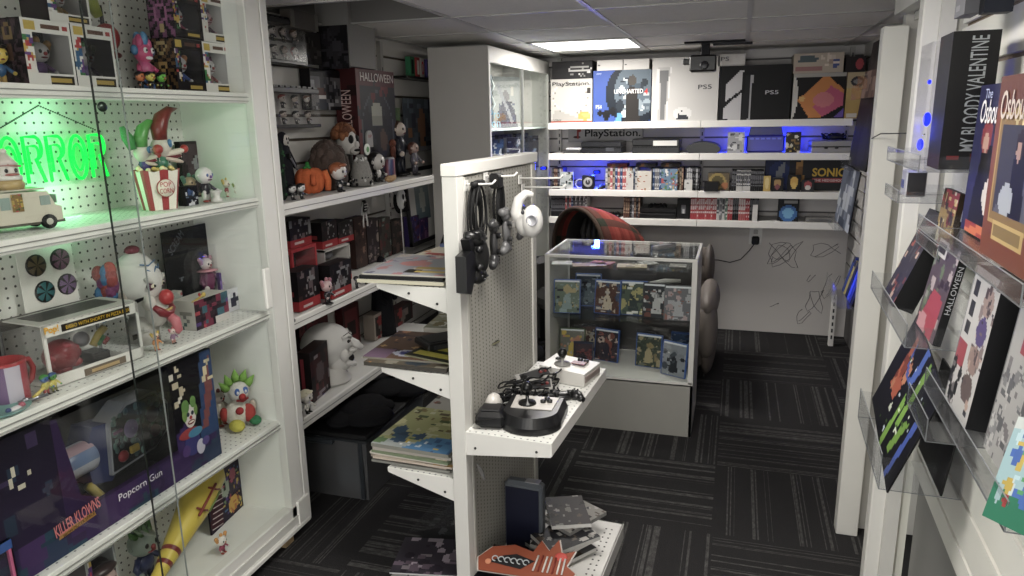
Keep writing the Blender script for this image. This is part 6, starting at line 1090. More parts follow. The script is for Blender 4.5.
W1=['6a7a6a','b0a070','2a3038','8aa0a0'];W2=['3a4a5a','8a9aa0','1a222c','5a6a70'];W3=['5a3a30','b8b0a8','3a4a6a','c9b8a0'];W4=['4a5a4a','a8a060','d8d8d0','2a3a3a'];W5=['2a2e34','8a8a8c','6a3a30','b8b8b8'];W6=['6a6a70','b0989a','8a5a50','a8a8ac']
z=.5515
bluray(567,313,z,.10,'blue game case with a golden ship cover on the upper showcase shelf',W1,seed=2); bluray(588,306,z,.05,'blue game case with dark teal cover behind two others on the upper showcase shelf',W2,seed=3); bluray(607,314,z,-.15,'blue game case with brown and white warrior cover on the upper showcase shelf',W3,seed=4)
bluray(633,315,z,.02,'blue game case with pale green cover in the middle of the upper showcase shelf',W4,seed=5); bluray(656,318,z,-.05,'dark-edged game case with grey cover on the upper showcase shelf',W5,'26282c',seed=6); bluray(682,321,z,.05,'grey game case with a face on the cover at the right end of the showcase',W6,'5a5a60',seed=7)
z=.2675
bluray(592,342,z,.08,'game case with brown cover standing at the back of the showcase floor',W3,'2a2a30',seed=8,s=.85); bluray(572,360,z,.05,'game case with yellow top band on the showcase floor, far left',['7a7a70','c98a6a','b0a8a0','d8b83a'],'4a5a3a',seed=9); bluray(583,366,z,.02,'low dark game case in front of the yellow-banded one',['3a2a34','7a3a3a','26242c'],'2a3450',seed=10,s=.75)
bluray(606,361,z,-.25,'blue game case with reddish cover turned aside on the showcase floor',['3a3038','8a4a40','c9b0a0','2a2a3a'],seed=11); bluray(645,340,z,.0,'game case lying back behind the crown cover case',['3a2a2a','8a3a3a','26242a'],'3a3a40',s=.75,seed=12)
bluray(648,367,z,-.2,'blue game case with bronze crown-like cover on the showcase floor',['3a4438','8a7a50','6a7060','a89a70'],seed=13); bluray(673,376,z,-.45,'blue game case with lone grey figure cover at the front right',['8a9098','4a525c','b8bcc0','2a2e36'],seed=14); bluray(684,350,z,-.1,'blue game case standing behind the lone figure case',['3a5a8a','8aa0c0','2a3a5a'],seed=15,s=.8)
z=.8075
for i,(px,w_,rz,c,l) in enumerate(((562,.10,.2,['d8d8d8','b8b8b0'],'white card lying under the showcase glass top, far left'),(588,.16,.3,['a88a6a','d8c8a8','8a4a30'],'tan picture card under the showcase glass top'),(602,.11,-.2,['b8603a','d8905a','8a3a24'],'orange card under the showcase glass top'),(632,.14,.1,['c9b890','8a7a5a','e0d8c0'],'cream card under the showcase glass top'),(648,.08,.6,['b8b8b4','8a8a80'],'grey card under the right end of the showcase glass top'),(678,.08,.0,['8a8a84','b0aca0'],'pale card in the right corner under the showcase glass top'))):
    p=on_z(px,263+(i%2)*3,z); m=MB(); m.box(0,0,0,w_,.08,.003,c[0]); m.art((-w_/2,-.04,.0032),(w_,0,0),(0,.08,0),10,6,[('bg',c[0]),('b',8,.08,.2,c)],i); single('picture_card',l,'card',m,'print',(p.x,min(3.66,max(3.37,p.y)),z),rz,'cards under the showcase glass')
p=on_z(664,249,.869); t=thing('remote_control','silver remote control lying on the glass showcase top','remote control',(p.x,3.55,.869),.9); m=MB(); m.box(0,0,0,.13,.042,.020,'8a8a8c',.006); build('body',m,'plastic',t); m=MB(); m.box(.05,0,.0202,.03,.036,.001,'2a2a2c'); build('button_pad',m,'rubber',t)
p=on_z(668,300,.5515); t=thing('light_gun','white curved light gun hanging behind the upper showcase cases','light gun',(p.x-.01,3.66,.62),.15); m=MB(); m.tube([(-.12,0,.03),(-.07,0,.045),(0,0,.06),(.08,0,.062)],[.004,.012,.014,.010],'d8d6d0'); m.tube([(-.02,0,.055),(-.03,0,.01),(-.03,0,-.062)],[.012,.012,.010],'cfccc6'); build('body',m,'plastic',t)
# ================================================================== chairs
t=thing('office_chair','black office chair standing behind the gondola','office chair',(-.96,2.96,0),math.radians(50))
m=MB(); m.ell((0,0,.47),(.18,.18,.045),'17171a',n=22); build('seat',m,'cloth',t)
m=MB(); m.ell((0,.21,.86),(.20,.045,.26),'1a1a1d',n=24,m=16,warp=lambda v:(v.x*(1.15 if abs(v.z)<.2 else 1),v.y+.6*v.x*v.x*-1,v.z)); build('backrest',m,'cloth',t)
m=MB(); m.tube([(0,.10,.44),(0,.24,.48),(0,.25,.70)],.018,'202023'); build('back_bar',m,'metal',t); m=MB(); m.lathe([(.028,.10),(.028,.25),(.018,.26),(.018,.44)],'2a2a2c',n=14); build('post',m,'metal',t)
for k in range(5):
    a=k*1.2566+.9; m=MB(); m.tube([(0,0,.11),(.12*math.cos(a),.12*math.sin(a),.09),(.19*math.cos(a),.19*math.sin(a),.07)],[.02,.016,.012],'1c1c1e'); lg=build('leg',m,'plastic',t); m=MB(); m.ell((.19*math.cos(a),.19*math.sin(a),.029),(.028,.028,.029),'101012'); build('caster',m,'rubber',lg)
# plaid-covered tub chair
t=thing('tub_chair','black leather tub chair with a red plaid throw over its rounded back','armchair',(-.93,4.34,0),math.radians(-44))
def plaid(i,j):
    a,b=(i//2)%5,(j//2)%5; base='8a2c22'
    if a==0 and b==0: return '2f3328'
    if a==0 or b==0: return '5c332a'
    return ['8f3226','9a3a2c','84291f'][(i*3+j)%3]
# hooded back: arch profile swept backwards
NA,NB=28,14; vs=[];fs=[];cs=[]
def arch(u,v): # u along the arch 0..pi, v front..back 0..1
    rx=.285*(1-.25*v*v); rz=.30*(1-.42*v*v); return (-rx*math.cos(u),.02+.36*v,.66+rz*math.sin(u)**.8-.02*v if 0<u<math.pi else .66)
vs=[arch(math.pi*i/NA,j/NB) for j in range(NB+1) for i in range(NA+1)]
for j in range(NB):
    for i in range(NA): a=j*(NA+1)+i; fs.append((a,a+1,a+NA+2,a+NA+1)); cs.append(lin(plaid(i,j)))
m=MB(); m.add(vs,fs,cs,True); q=build('plaid_throw',m,'cloth',t); so=q.modifiers.new('solidify','SOLIDIFY'); so.thickness=.012; so.offset=1
m=MB(); pts=[arch(math.pi*i/NA,0) for i in range(NA+1)]; m.tube([(x*.985,y-.006,z_-.004) for x,y,z_ in pts],.014,'4a3a30',8); build('throw_hem',m,'cloth',t)
m=MB(); pts2=[(x*.94,y+.02,z_-.012) for x,y,z_ in [arch(math.pi*i/NA,.15) for i in range(NA+1)]]; vs=[(x,y,z_) for x,y,z_ in pts2]+[(x*.8,.20,.56+(z_-.56)*.86) for x,y,z_ in pts2]; N_=NA+1
m.add(vs,[(i,N_+i,N_+i+1,i+1) for i in range(NA)]+[tuple(range(N_,2*N_))],'1b1918',True)
for k in range(6): a=-.19+.07*k; m.tube([(a*.6,.19,.60),(a*.9,.17,.78),(a*.7,.17,.88)],[.016,.022,.010],'211e1d')
build('backrest',m,'leather',t)
m=MB(); m.box(0,.06,.30,.50,.50,.14,'1c1a19',.05); build('seat',m,'leather',t)
for s in (-1,1): m=MB(); m.box(s*.27,.10,.05,.09,.52,.58,'1e1c1b',.04); build('armrest',m,'leather',t)
m=MB(); m.box(0,.30,.05,.52,.10,.62,'1c1a19',.04); build('back_shell',m,'leather',t)
for a in (-.2,.2):
    for b in (-.12,.28): m=MB(); m.lathe([(.018,0),(.02,.06)],'141414',(a,b,0),10); build('leg',m,'wood',t)
# taupe recliner behind the showcase
t=thing('recliner','taupe tufted leather recliner seen behind the glass showcase','armchair',(-.250,4.22,0),math.radians(0)); t.scale=(.70,1,1); c='6a615a'
m=MB(); m.box(0,.0,.10,.36,.62,.22,c,.06); build('base',m,'leather',t); m=MB(); m.ell((0,-.05,.40),(.19,.30,.11),c,n=20); build('seat_cushion',m,'leather',t)
for s in (-1,1):
    m=MB(); m.ell((s*.20,-.08,.49),(.085,.30,.09),c,n=18); m.ell((s*.20,-.30,.36),(.08,.10,.16),'6c635b'); m.ell((s*.20,0,.25),(.078,.34,.22),'625952',n=18); build('armrest',m,'leather',t)
m=MB()
for k,(zz,r) in enumerate(((.46,.10),(.56,.10),(.65,.085))): m.ell((0,.25+.03*k,zz),(.21,.11,r*.9),c,n=20)
for s in (-1,1): m.ell((s*.17,.27,.60),(.05,.10,.14),'504842')
build('backrest',m,'leather',t)
# ================================================================== goods on the long far shelves
BY=4.935
def bk(l,r,top,z,d,front,label,cat='console box',side='222',nu=24,name='console_box',seed=1,group=None,y=BY,mat='print',h=None,left=None,right=None,topc=None,rz=0):
    x0,x1=XY(l,y,z),XY(r,y,z); w_=x1-x0; h=h or ZZ(top,(x0+x1)/2,y)-z; t=thing(name,label,cat,((x0+x1)/2,y+d/2,z),rz,group); m=MB(); carton(m,w_,d,h,front,side,topc,nu,seed=seed,left=left,right=right); c_=build('carton',m,mat,t); return t,c_,w_,h,-d/2-.0015
z=SB[0]+.001
t,c,w_,h1,f=bk(551,592,79,z,.22,[('bg','c0bcb6'),('o',.48,.55,.42,.36,'8f8b85',.93),('o',.48,.6,.44,.34,'d0cdc8',.93),('p',[(0,.02),(.9,.02),(.6,.14),(.1,.3)],'aaa6a0'),('e',.82,.16,.16,.10,'d8a03a'),('e',.86,.18,.10,.04,'e8b850'),('r',.86,.66,.97,.78,'3a3430'),('r',0,0,1,.03,'b05040')],'white console box with grey disc outline at the left end of the top shelf',side='b8b4ae')
text('PlayStation.',w_*.92,h1*.12,'1c1c20',c,TR(0,f,h1*.88),bold=.01); text('SONY',w_*.2,h1*.05,'2a2a2a',c,TR(-w_*.34,f,h1*.06))
t,c,w_,h,f=bk(552,592,61,z+h1+.001,.22,[('bg','1a191c'),('r',.42,.55,1,.85,'1a191c'),('b',30,.01,.03,['c9c6c4','8a8886'],(.4,.15,.98,.85)),('r',.42,.40,.95,.48,'b8b6b4'),('r',.45,.62,.9,.68,'9a9896')],'black flat box with worn white print on the left console box','box',side='141316',name='flat_box')
t,c,w_,h2,f=bk(593,650,70,z,.22,[('bg','2a50a8'),('e',.72,.55,.5,.62,'14202e'),('e',.75,.6,.38,.5,'5a6a78'),('b',20,.03,.10,['8a9aa4','3a4a58','c0c8cc','2a3440'],(.45,.1,1,.98)),('e',.68,.8,.07,.10,'4a443e'),('p',[(.56,0),(.82,0),(.78,.55),(.72,.68),(.62,.68),(.58,.5)],'2c2826'),('b',4,.05,.09,['14161c'],(.1,.12,.4,.25)),('p',[(.38,0),(.5,0),(.52,.14),(.45,.2)],'4a9ad8')],'blue console box with an adventurer on the cover',side='1e3c86',nu=40,seed=6)
text('UNCHARTED',w_*.50,h2*.085,'e0dedc',c,TR(w_*.12,f,h2*.59),bold=.01); text('4',w_*.06,h2*.11,'c03a3a',c,TR(w_*.42,f,h2*.58),bold=.02); text('PS4',w_*.10,h2*.08,'dfe6f4',c,TR(-w_*.40,f,h2*.30)); text('SONY',w_*.09,h2*.03,'c9d4f0',c,TR(-w_*.40,f,h2*.94))
bk(597,622.5,60,z+h2+.001,.2,[('bg','d4d0cc'),('e',.08,.5,.03,.05,'5a5a5a')],'small white box on the blue console box, left of two','box',side='b8b4b0',name='small_box'); bk(623.5,649,59,z+h2+.001,.2,[('bg','d6d2ce'),('e',.08,.5,.03,.05,'5a5a5a')],'small white box on the blue console box, right of two','box',side='b8b4b0',name='small_box')
t,c,w_,h,f=bk(651,717,57,z,.24,[('bg','d3d0cd'),('p',[(.10,.0),(.22,.0),(.28,.86),(.08,.84)],'bcbab8'),('p',[(.14,.02),(.20,.02),(.25,.80),(.12,.80)],'7a7a7c'),('p',[(.075,.84),(.11,.84),(.10,0),(.07,0)],'eceae8'),('p',[(.27,.86),(.29,.86),(.24,0),(.22,0)],'eceae8'),('e',.48,.12,.14,.10,'e6e4e2'),('p',[(.38,.02),(.58,.02),(.54,.10),(.42,.10)],'3a3c44'),('b',3,.01,.02,['3a3c44'],(.4,.1,.56,.18))],'large white console box with upright white console and controller print',side='bbb8b5',nu=44)
text('PS5',w_*.20,h*.07,'3a3a40',c,TR(w_*.30,f,h*.53),bold=.005); 
t,c,w_,h,f=bk(718,789,65,z,.24,[('bg','131316'),('p',[(.07,.02),(.32,.0),(.33,.92),(.27,.90),(.10,.66)],'c4c2c6'),('p',[(.05,.22),(.33,.52),(.33,.58),(.05,.30)],'131316'),('p',[(.42,.0),(.45,.0),(.47,.84),(.44,.82)],'a8a8ac'),('p',[(.34,0),(.42,0),(.44,.8),(.36,.82)],'1e1e22')],'black console box with white slab console print',side='0e0e10',nu=44)
text('PS5',w_*.18,h*.07,'c9c9cc',c,TR(w_*.24,f,h*.50)); text('slim',w_*.12,h*.03,'8a8a8c',c,TR(w_*.3,f,h*.93)) if False else None
hb=h; t,c,w_,h,f=bk(718,745,54,z+hb+.001,.2,[('bg','cfccc8'),('r',.0,.0,1,.08,'b0aca8')],'small white box on the black console box','box',side='b0aca8',name='small_box'); text('PS',w_*.3,h*.35,'3a3a40',c,TR(-w_*.25,f,h*.6))
t,c,w_,h,f=bk(791,843,73,z,.24,[('bg','1a1618'),('e',-.1,.5,.20,.62,'d8d4cc'),('p',[(.10,.42),(.62,.98),(.98,.62),(.98,.30),(.55,.02),(.35,.02)],'e08a30'),('p',[(.4,.25),(.72,.72),(.98,.55),(.98,.3),(.6,.05)],'d0507a'),('e',.6,.42,.2,.16,'e07a80'),('p',[(.62,.02),(.8,.02),(1,.25),(1,.02)],'6a4ab0'),('r',.0,.93,1,1,'b8b4ac'),('e',.18,.45,.06,.06,'e8b860')],'black console box with a glowing orange and pink square print',side='c9c5bd',nu=40)
hb=h; bk(793,843,53,z+hb+.001,.22,[('bg','c9b8a4'),('p',[(.06,.5),(.5,.62),(.52,.8),(.15,.9)],'5a6a70'),('r',.05,.12,.6,.3,'b07a78'),('e',.85,.45,.08,.2,'4a5a9a'),('b',8,.02,.05,['e0d0c0','a89080'],(.55,.4,1,.95))],'beige box with a small console picture on the orange-print box','box',side='a89a8a',name='flat_box')
t,c,w_,h,f=bk(844,865,72,z,.2,[('bg','d8b860'),('g','e0c070','c09a40'),('r',0,.66,1,1,'c9b48a'),('e',.5,.8,.32,.11,'3a3a40'),('e',.5,.8,.2,.05,'8a8a8c'),('r',.1,.02,.6,.1,'d8d0c0')],'gold console box at the right end of the top shelf',side='a88a40'); bk(845,865,56,z+h+.001,.2,[('bg','2a2226'),('e',.7,.5,.2,.34,'b83a44')],'dark box with red emblem on the gold console box','box',side='1c181a',name='flat_box')
# ---- second shelf
z=SB[1]+.001
p0,p1=on_y(568,142,FWY-.04),on_y(643,125,FWY-.04); w_,h=p1.x-p0.x,p1.z-p0.z; t=thing('brand_sign','long grey sign plate with black lettering on the far slat wall','sign',(p0.x+w_/2,FWY-.022,p0.z)); m=MB(); m.box(0,0,0,w_,.02,h,'a19f9f',.002); e=build('plate',m,'satin',t); text('PlayStation.',w_*.74,h*.58,'17171a',e,TR(w_*.10,-.0115,h*.48),bold=.015)
m=MB(); m.prism([(-w_*.38,h*.2),(-w_*.355,h*.2),(-w_*.355,h*.85),(-w_*.38,h*.85)],-.0125,-.0105,'a8342e','xz'); m.ell((-w_*.35,-.0115,h*.72),(w_*.028,.001,h*.12),'a8342e'); m.ell((-w_*.38,-.0115,h*.3),(w_*.05,.001,h*.08),'5a3a3a'); build('emblem',m,'print',e)
def console(l,r,top,label,c,z=z,d=.24,kind='slab',y=BY,name='game_console'):
    x0,x1=XY(l,y,z),XY(r,y,z); w_=x1-x0; h=ZZ(top,(x0+x1)/2,y)-z; t=thing(name,label,'game console',((x0+x1)/2,y+d/2,z),0); m=MB()
    if kind=='slab': m.box(0,0,0,w_,d,h*.45,c,.004); m.box(0,.004,h*.45,w_*.985,d-.02,h*.08,'0c0c0e'); m.box(0,0,h*.53,w_,d,h*.47,c,.005)
    elif kind=='arch':
        P=[(-w_/2,h*.25)]+[(w_/2*-math.cos(u),h*.35+h*.65*math.sin(u)) for u in np.linspace(.1,math.pi-.1,14)]+[(w_/2,h*.25),(w_*.42,0),(-w_*.42,0)]; m.prism(P[::-1],-d/2,d/2,c,'xz')
    build('body',m,'gloss',t); return t,w_,h,d
t,w_,h,d=console(581,621,142,'slim black console under the sign on the second shelf','1a1b20'); m=MB(); m.box(w_*.22,-d/2-.001,h*.2,w_*.2,.002,h*.3,'3a3c44'); build('drive_slot',m,'plastic',t)
t,w_,h,d=console(632,679,139,'black console with a white label strip on the second shelf','141417'); m=MB(); m.box(w_*.20,-d/2-.001,h*.52,w_*.5,.002,h*.36,'d8d6d2'); build('label_strip',m,'print',t)
console(686,720,142,'curved black console right of the middle upright','121214',kind='arch')
t=thing('memory_unit','small silver and black unit at the left end of the second shelf','device',(XY(571,BY,z),BY+.08,z)); m=MB(); m.box(0,0,0,.12,.12,.022,'3a3a3c',.003); build('base',m,'plastic',t); m=MB(); m.box(.01,0,.022,.11,.1,.014,'b8b8bc',.003); build('lid',m,'satin',t)
def casefront(l,r,top,z,label,art,c='2a2a2a',y=BY,seed=1,rz=0,group='front-facing game cases on the far shelves'):
    x0,x1=XY(l,y,z),XY(r,y,z); w_=x1-x0; h=ZZ(top,(x0+x1)/2,y)-z; m=MB(); carton(m,w_,.016,h,art,c,nu=14,seed=seed); return single('game_case',label,'game case',m,'print',((x0+x1)/2,y+.01,z),rz,group)
casefront(727,744,132,z,'game case with pale sketched face left of the blue console',[('bg','a8a8ac'),('b',16,.05,.2,['d8d8d8','6a6a70','b8b8bc','4a4a50']),('r',0,.93,1,1,'d8d8d8')],'b8b8bc',seed=4)
casefront(785,800,132,z,'game case with yellow and black cover right of the blue console',[('bg','3a342c'),('b',18,.05,.18,['c9a83a','e0d8c0','1a1818','8a6a3a'])],'c9c4b8',seed=5)
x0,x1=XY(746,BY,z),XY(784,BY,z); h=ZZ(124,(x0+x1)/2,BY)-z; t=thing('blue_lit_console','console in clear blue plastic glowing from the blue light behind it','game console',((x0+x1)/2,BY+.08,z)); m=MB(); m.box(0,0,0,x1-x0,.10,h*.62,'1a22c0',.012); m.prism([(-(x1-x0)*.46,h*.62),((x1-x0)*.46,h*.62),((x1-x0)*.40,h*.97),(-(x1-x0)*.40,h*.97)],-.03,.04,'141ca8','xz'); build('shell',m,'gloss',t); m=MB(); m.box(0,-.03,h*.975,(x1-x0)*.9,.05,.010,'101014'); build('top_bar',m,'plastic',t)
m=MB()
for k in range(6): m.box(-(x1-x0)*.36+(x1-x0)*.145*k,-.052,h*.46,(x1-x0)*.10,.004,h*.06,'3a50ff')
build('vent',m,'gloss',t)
t,w_,h,d=console(811,851,141,'grey boxy console with black gear on top at the right of the second shelf','9a9896',kind='slab'); m=MB()
for s in (-1,1): m.ell((s*.03,-d/2-.001,h*.4),(.012,.004,.006),'2a2a2c')
build('port',m,'plastic',t)
t=thing('wire_tangle','black controller and wires heaped on the grey boxy console','cable',((XY(836,BY,z)),BY+.10,z+h+.002)); rs=random.Random(7)
for k in range(6): m=MB(); cx=rs.uniform(-.05,.06); m.tube([(cx+.04*math.cos(u),.03*math.sin(u),.006+.018*(1+math.sin(u*1.7+k))) for u in np.linspace(0,6.6,16)],.004,'151517',6); build('wire',m,'rubber',t)
m=MB(); m.ell((.0,-.03,.02),(.05,.03,.016),'17171a'); build('pad',m,'plastic',t)
# ---- third shelf
z=SB[2]+.001
ORD=['first','second','third','fourth','fifth','sixth','seventh','eighth','ninth','tenth','eleventh','twelfth','thirteenth']
def spines(px0,px1,z,n,cols,top,label,group,y=BY,d=.13,seed=1,band=None):
    rs=random.Random(seed); x0,x1=XY(px0,y,z),XY(px1,y,z); th=(x1-x0)/n; h=ZZ(top,(x0+x1)/2,y)-z; protos={}
    seq=[rs.choice(cols) for _ in range(n)]; seen={}
    for i in range(n):
        c=seq[i]; key=c; seen[c[0]]=seen.get(c[0],0)+1; tot=sum(q[0]==c[0] for q in seq)
        if key not in protos:
            m=MB(); m.box(0,0,0,th*.90,d,h,c[1]); m.art((-th*.40,-d/2-.0004,h*.04),(th*.8,0,0),(0,0,h*.92),2,14,[('bg',c[1]),('r',0,.86,1,1,c[2]),('r',.0,.25,1,.62,c[2]),('r',.2,.30,.8,.58,c[1]),('b',3,.2,.5,[c[2]])],i); o=build('game_case',m,'print'); protos[key]=o
        else: o=protos[key].copy(); col.objects.link(o)
        o.location=(x0+th*(i+.5),y+d/2+rs.uniform(0,.006),z); o.scale=(1,1,rs.uniform(.96,1.0)); tag(o,(ORD[seen[c[0]]-1]+' from left, ' if tot>1 else '')+c[0]+' '+label,'game case',group)
DK=('black-spined','1c1c20','6a6a70');WH=('white-spined','c9c7c5','5a5a60');RD=('red-spined','b0303a','e0c0c0');BR=('brown-spined','5a3a30','a88a70');BL=('blue-spined','2a4a7a','a8b8d0');TN=('tan-spined','a89880','4a4038');GY=('grey-spined','77777c','c9c9cc');PK=('pale red-spined','c05a5c','e8d8d4');GN=('green-spined','6a8a7a','d8e0d8')
spines(552,563,z,6,[DK,GY,BR],168,'game case at the left end of the third shelf','game cases at the left end of the third shelf',seed=3)
casefront(560,573,172,z,'white-framed game case with dark figure at the left end of the third shelf',[('bg','b8c0c0'),('r',0,.0,1,.15,'d8d8d8'),('b',10,.08,.2,['4a5a5c','d8dcdc','2a3034'])],'b8b8b8',y=BY-.03,seed=2)
t=thing('desk_clock','small black square clock with round dial on the third shelf','clock',(XY(588,BY,z),BY+.02,z)); m=MB(); m.box(0,0,0,.085,.05,.095,'151518',.006); build('case',m,'plastic',t); m=MB(); m.lathe([(.032,0),(.032,.003),(.027,.003),(.0005,.003)],'9a9a98',(0,-.0255,.048),22,axis=Matrix.Rotation(H90,3,'X')); m.ell((0,-.028,.048),(.020,.001,.020),'2a2a2e'); m.box(0,-.0300,.048,.003,.002,.02,'d8d8d8'); build('dial',m,'satin',t)
m=MB(); m.tube([(.03*math.cos(u),0,.032+.03*math.sin(u)) for u in np.linspace(0,6.283,20)[:-1]],.005,'b8bcc8',8,True); single('white_ring','small pale ring-shaped item left of the square clock','ring',m,'plastic',(XY(579,BY,z),BY+.03,z+.003),0)
def padlump(px,z,label,c='17171a',y=BY,s=1.0,rz=0): 
    t=gamepad('game_controller',label,0,0,0,c,s,(.15,0,rz)); t.location=(XY(px,y,z),y+.06,z+.002); return t
padlump(607,z,'flat black controller lying right of the square clock',s=.85)
SP=[BR,DK,TN,WH,GY,PK,BL]
spines(605,637,z,13,SP,167,'game case in the packed left part of the third shelf','game cases packed in the third shelf row',seed=5)
spines(650,661,z,5,[BL,GY,DK],168,'game case between the two front-facing covers','game cases between front-facing covers',seed=6)
spines(677,683,z,3,[TN,BR],167,'game case beside the colourful cover','game cases beside the colourful cover',seed=7)
casefront(626,633,171,z,'narrow white game case standing forward in the third shelf row',[('bg','c9c5c0'),('b',6,.1,.2,['8a8a88','b05a50'])],'c9c5c0',y=BY-.03,seed=8)
casefront(637,651,171,z,'white game case with thin red sketch on the third shelf',[('bg','d0c8be'),('b',10,.04,.12,['b05a48','e0dcd4','a87a5a'])],'c9c5c0',y=BY-.02,seed=9)
casefront(661,677,169,z,'colourful game case with many small figures on the third shelf',[('bg','6a8aa8'),('b',26,.05,.13,['b04a48','d8d4d0','2a3a5a','c9a83a','4a7a5a'])],'8a8a90',y=BY-.02,seed=10)
for i,(a,b,c,l) in enumerate(((607,627,'6a2a24','dark red box lying across the tops of the packed game cases'),(636,656,'24242a','black box lying across the case tops in the middle of the third shelf'),(661,680,'2c2420','dark brown box lying across the case tops near the upright'))):
    hh=ZZ(167,XY(a,BY,z),BY)-z; bk(a,b,0,z+hh+.002,.12,[('bg',c),('b',6,.05,.1,['8a5a30','4a4a50'])],l,'box',side=c,name='flat_box',h=.022,nu=12)
spines(686,699,z,7,[TN,DK,BR,GY],167,'game case right of the middle upright on the third shelf','game cases right of the middle upright',seed=11)
casefront(684,692,180,z,'tiny white card box in front of the cases at the upright',[('bg','d8d6d2'),('b',3,.1,.2,['8a8a8a'])],'c9c7c3',y=BY-.035)
t=thing('gold_disc_box','box with a round golden picture on the third shelf','game box',(XY(718,BY,z),BY+.03,z)); m=MB(); carton(m,.135,.05,.115,[('bg','6a5c44'),('e',.45,.55,.4,.45,'a8904a'),('e',.45,.55,.28,.3,'5c5230'),('e',.8,.3,.16,.2,'b06a3a')],'4a4030',nu=16); build('carton',m,'print',t)
bk(704,718,182,z,.06,[('bg','17171a')],'small black box before the golden picture box','box',side='141416',name='small_box',y=BY-.05,nu=8)
spines(731,736,z,2,[DK],170,'game case at the left edge of the white case block','black cases by the white block',seed=13); spines(736,750,z,7,[WH],170,'game case in the white block on the third shelf','white game cases on the third shelf',seed=14); spines(750,763,z,6,[DK],170,'game case in the black block beside the white ones','black game cases on the third shelf',seed=15)
t,c,w_,h,f=bk(764,853,160,z,.05,[('bg','2a2b30'),('r',0,0,.28,1,'1c2a58'),('e',.16,.55,.12,.42,'1c3474'),('p',[(.08,.1),(.18,.2),(.24,.95),(.15,.8)],'8a8f9a'),('p',[(.36,.3),(.44,.3),(.43,.98),(.35,.95)],'b8863a'),('e',.39,.55,.04,.25,'8a6030')],'long dark blue banner box with a gold and white logo on the third shelf','banner box',side='1c1c22',y=BY+.10,nu=40,name='banner_box')
text('SONIC',w_*.37,h*.28,'c9a84a',c,TR(w_*.22,f,h*.60),bold=.03); m=MB(); m.box(w_*.22,f+.0004,h*.26,w_*.36,.001,h*.15,'b0404a'); e=build('logo_band',m,'print',c); text('THE HEDGEHOG',w_*.32,h*.08,'e0d4d4',e,TR(w_*.22,f-.001,h*.335),bold=.01)
for i,(a,b,t_,ar,l) in enumerate(((763,770,176,['c9a850','e0c880'],'small gold-headed boxed toy before the dark blue banner box'),(771,783,178,['1a1a1e','b08a50','8a4a50'],'small black boxed toy with brown face, second before the banner'),(787,800,175,['141418','d8a83a','e0b850'],'small black boxed toy with yellow head before the banner'),(801,814,180,['2a2a30','a8444a','d8d0cc'],'small grey and red boxed toy before the banner'))):
    casefront(a,b,t_,z,l,[('bg',ar[0]),('e',.5,.6,.32,.3,ar[1]),('e',.5,.35,.2,.2,ar[-1])],ar[0],y=BY+.0,seed=i,group='small boxed toys before the banner box')
# ---- fourth shelf
z=SB[3]+.001
spines(551,561,z,5,[DK],194,'game case at the far left of the lowest shelf','black cases at the far left of the lowest shelf',seed=20)
spines(561,587,z,13,[WH,DK,BL,DK,WH,PK,GY],194,'game case in the mixed row above the plaid chair','mixed game cases above the plaid chair',seed=21)
padlump(608,z,'black controller on the lowest far shelf above the plaid chair',s=1.0)
spines(623,640,z,8,[BR,GY,DK],197,'game case in the brown-grey group on the lowest shelf','brown-grey game cases on the lowest shelf',seed=22)
t,w_,h,d=console(639,676,208,'flat black console carrying a controller on the lowest far shelf','141416',z=z); padlump(657,z+h,'black controller lying on the flat black console',s=.8)
t=thing('boxed_gadget','black box with small white figure print by the middle upright, lowest shelf','box',(XY(683,BY,z),BY+.05,z)); m=MB(); carton(m,.085,.08,.13,[('bg','151518'),('e',.5,.5,.2,.25,'6a6a70'),('e',.5,.4,.1,.12,'c9c9cc')],'101012',nu=12); build('carton',m,'print',t)
spines(690,716,z,13,[RD,RD,PK],192,'game case in the left red block of the lowest shelf','red game cases, left block',seed=23); spines(716,727,z,4,[GN,GY,WH],192,'game case between the red blocks','pale cases between the red blocks',seed=24); spines(727,732,z,2,[RD],192,'game case in the narrow red middle pair','narrow red pair of cases',seed=25); spines(732,738,z,3,[DK],192,'game case between the red pair and the right red block','dark cases between the red blocks',seed=26); spines(738,749,z,5,[RD,PK],192,'game case in the right red block of the lowest shelf','red game cases, right block',seed=27); spines(749,758,z,4,[DK,BR],193,'game case at the right end of the red row','dark cases at the right end of the red row',seed=28)
casefront(752,757,205,z,'tiny white tag standing before the right end of the red row',[('bg','d8d4d0')],'c9c5c0',y=BY-.03)
casefront(777,798,199,z,'black and blue round-window toy box on the lowest far shelf',[('bg','17181e'),('e',.5,.35,.42,.38,'2a6ab0'),('e',.5,.38,.26,.24,'6ab0e0'),('r',.3,.78,.95,.95,'8a8a88')],'101014',seed=3)
t=thing('grey_device','flat grey device at the right of the lowest far shelf','device',(XY(819,BY,z),BY+.05,z)); m=MB(); m.box(0,0,0,.16,.09,.028,'7a7876',.005); m.box(0,-.046,.008,.12,.003,.01,'5a5856'); build('body',m,'plastic',t)
m=MB(); m.box(0,0,0,.13,.05,.003,'d6d4d0'); single('paper_slip','thin white slip at the edge of the lowest far shelf','paper',m,'paint',(XY(769,4.915,z),4.93,z),.1)
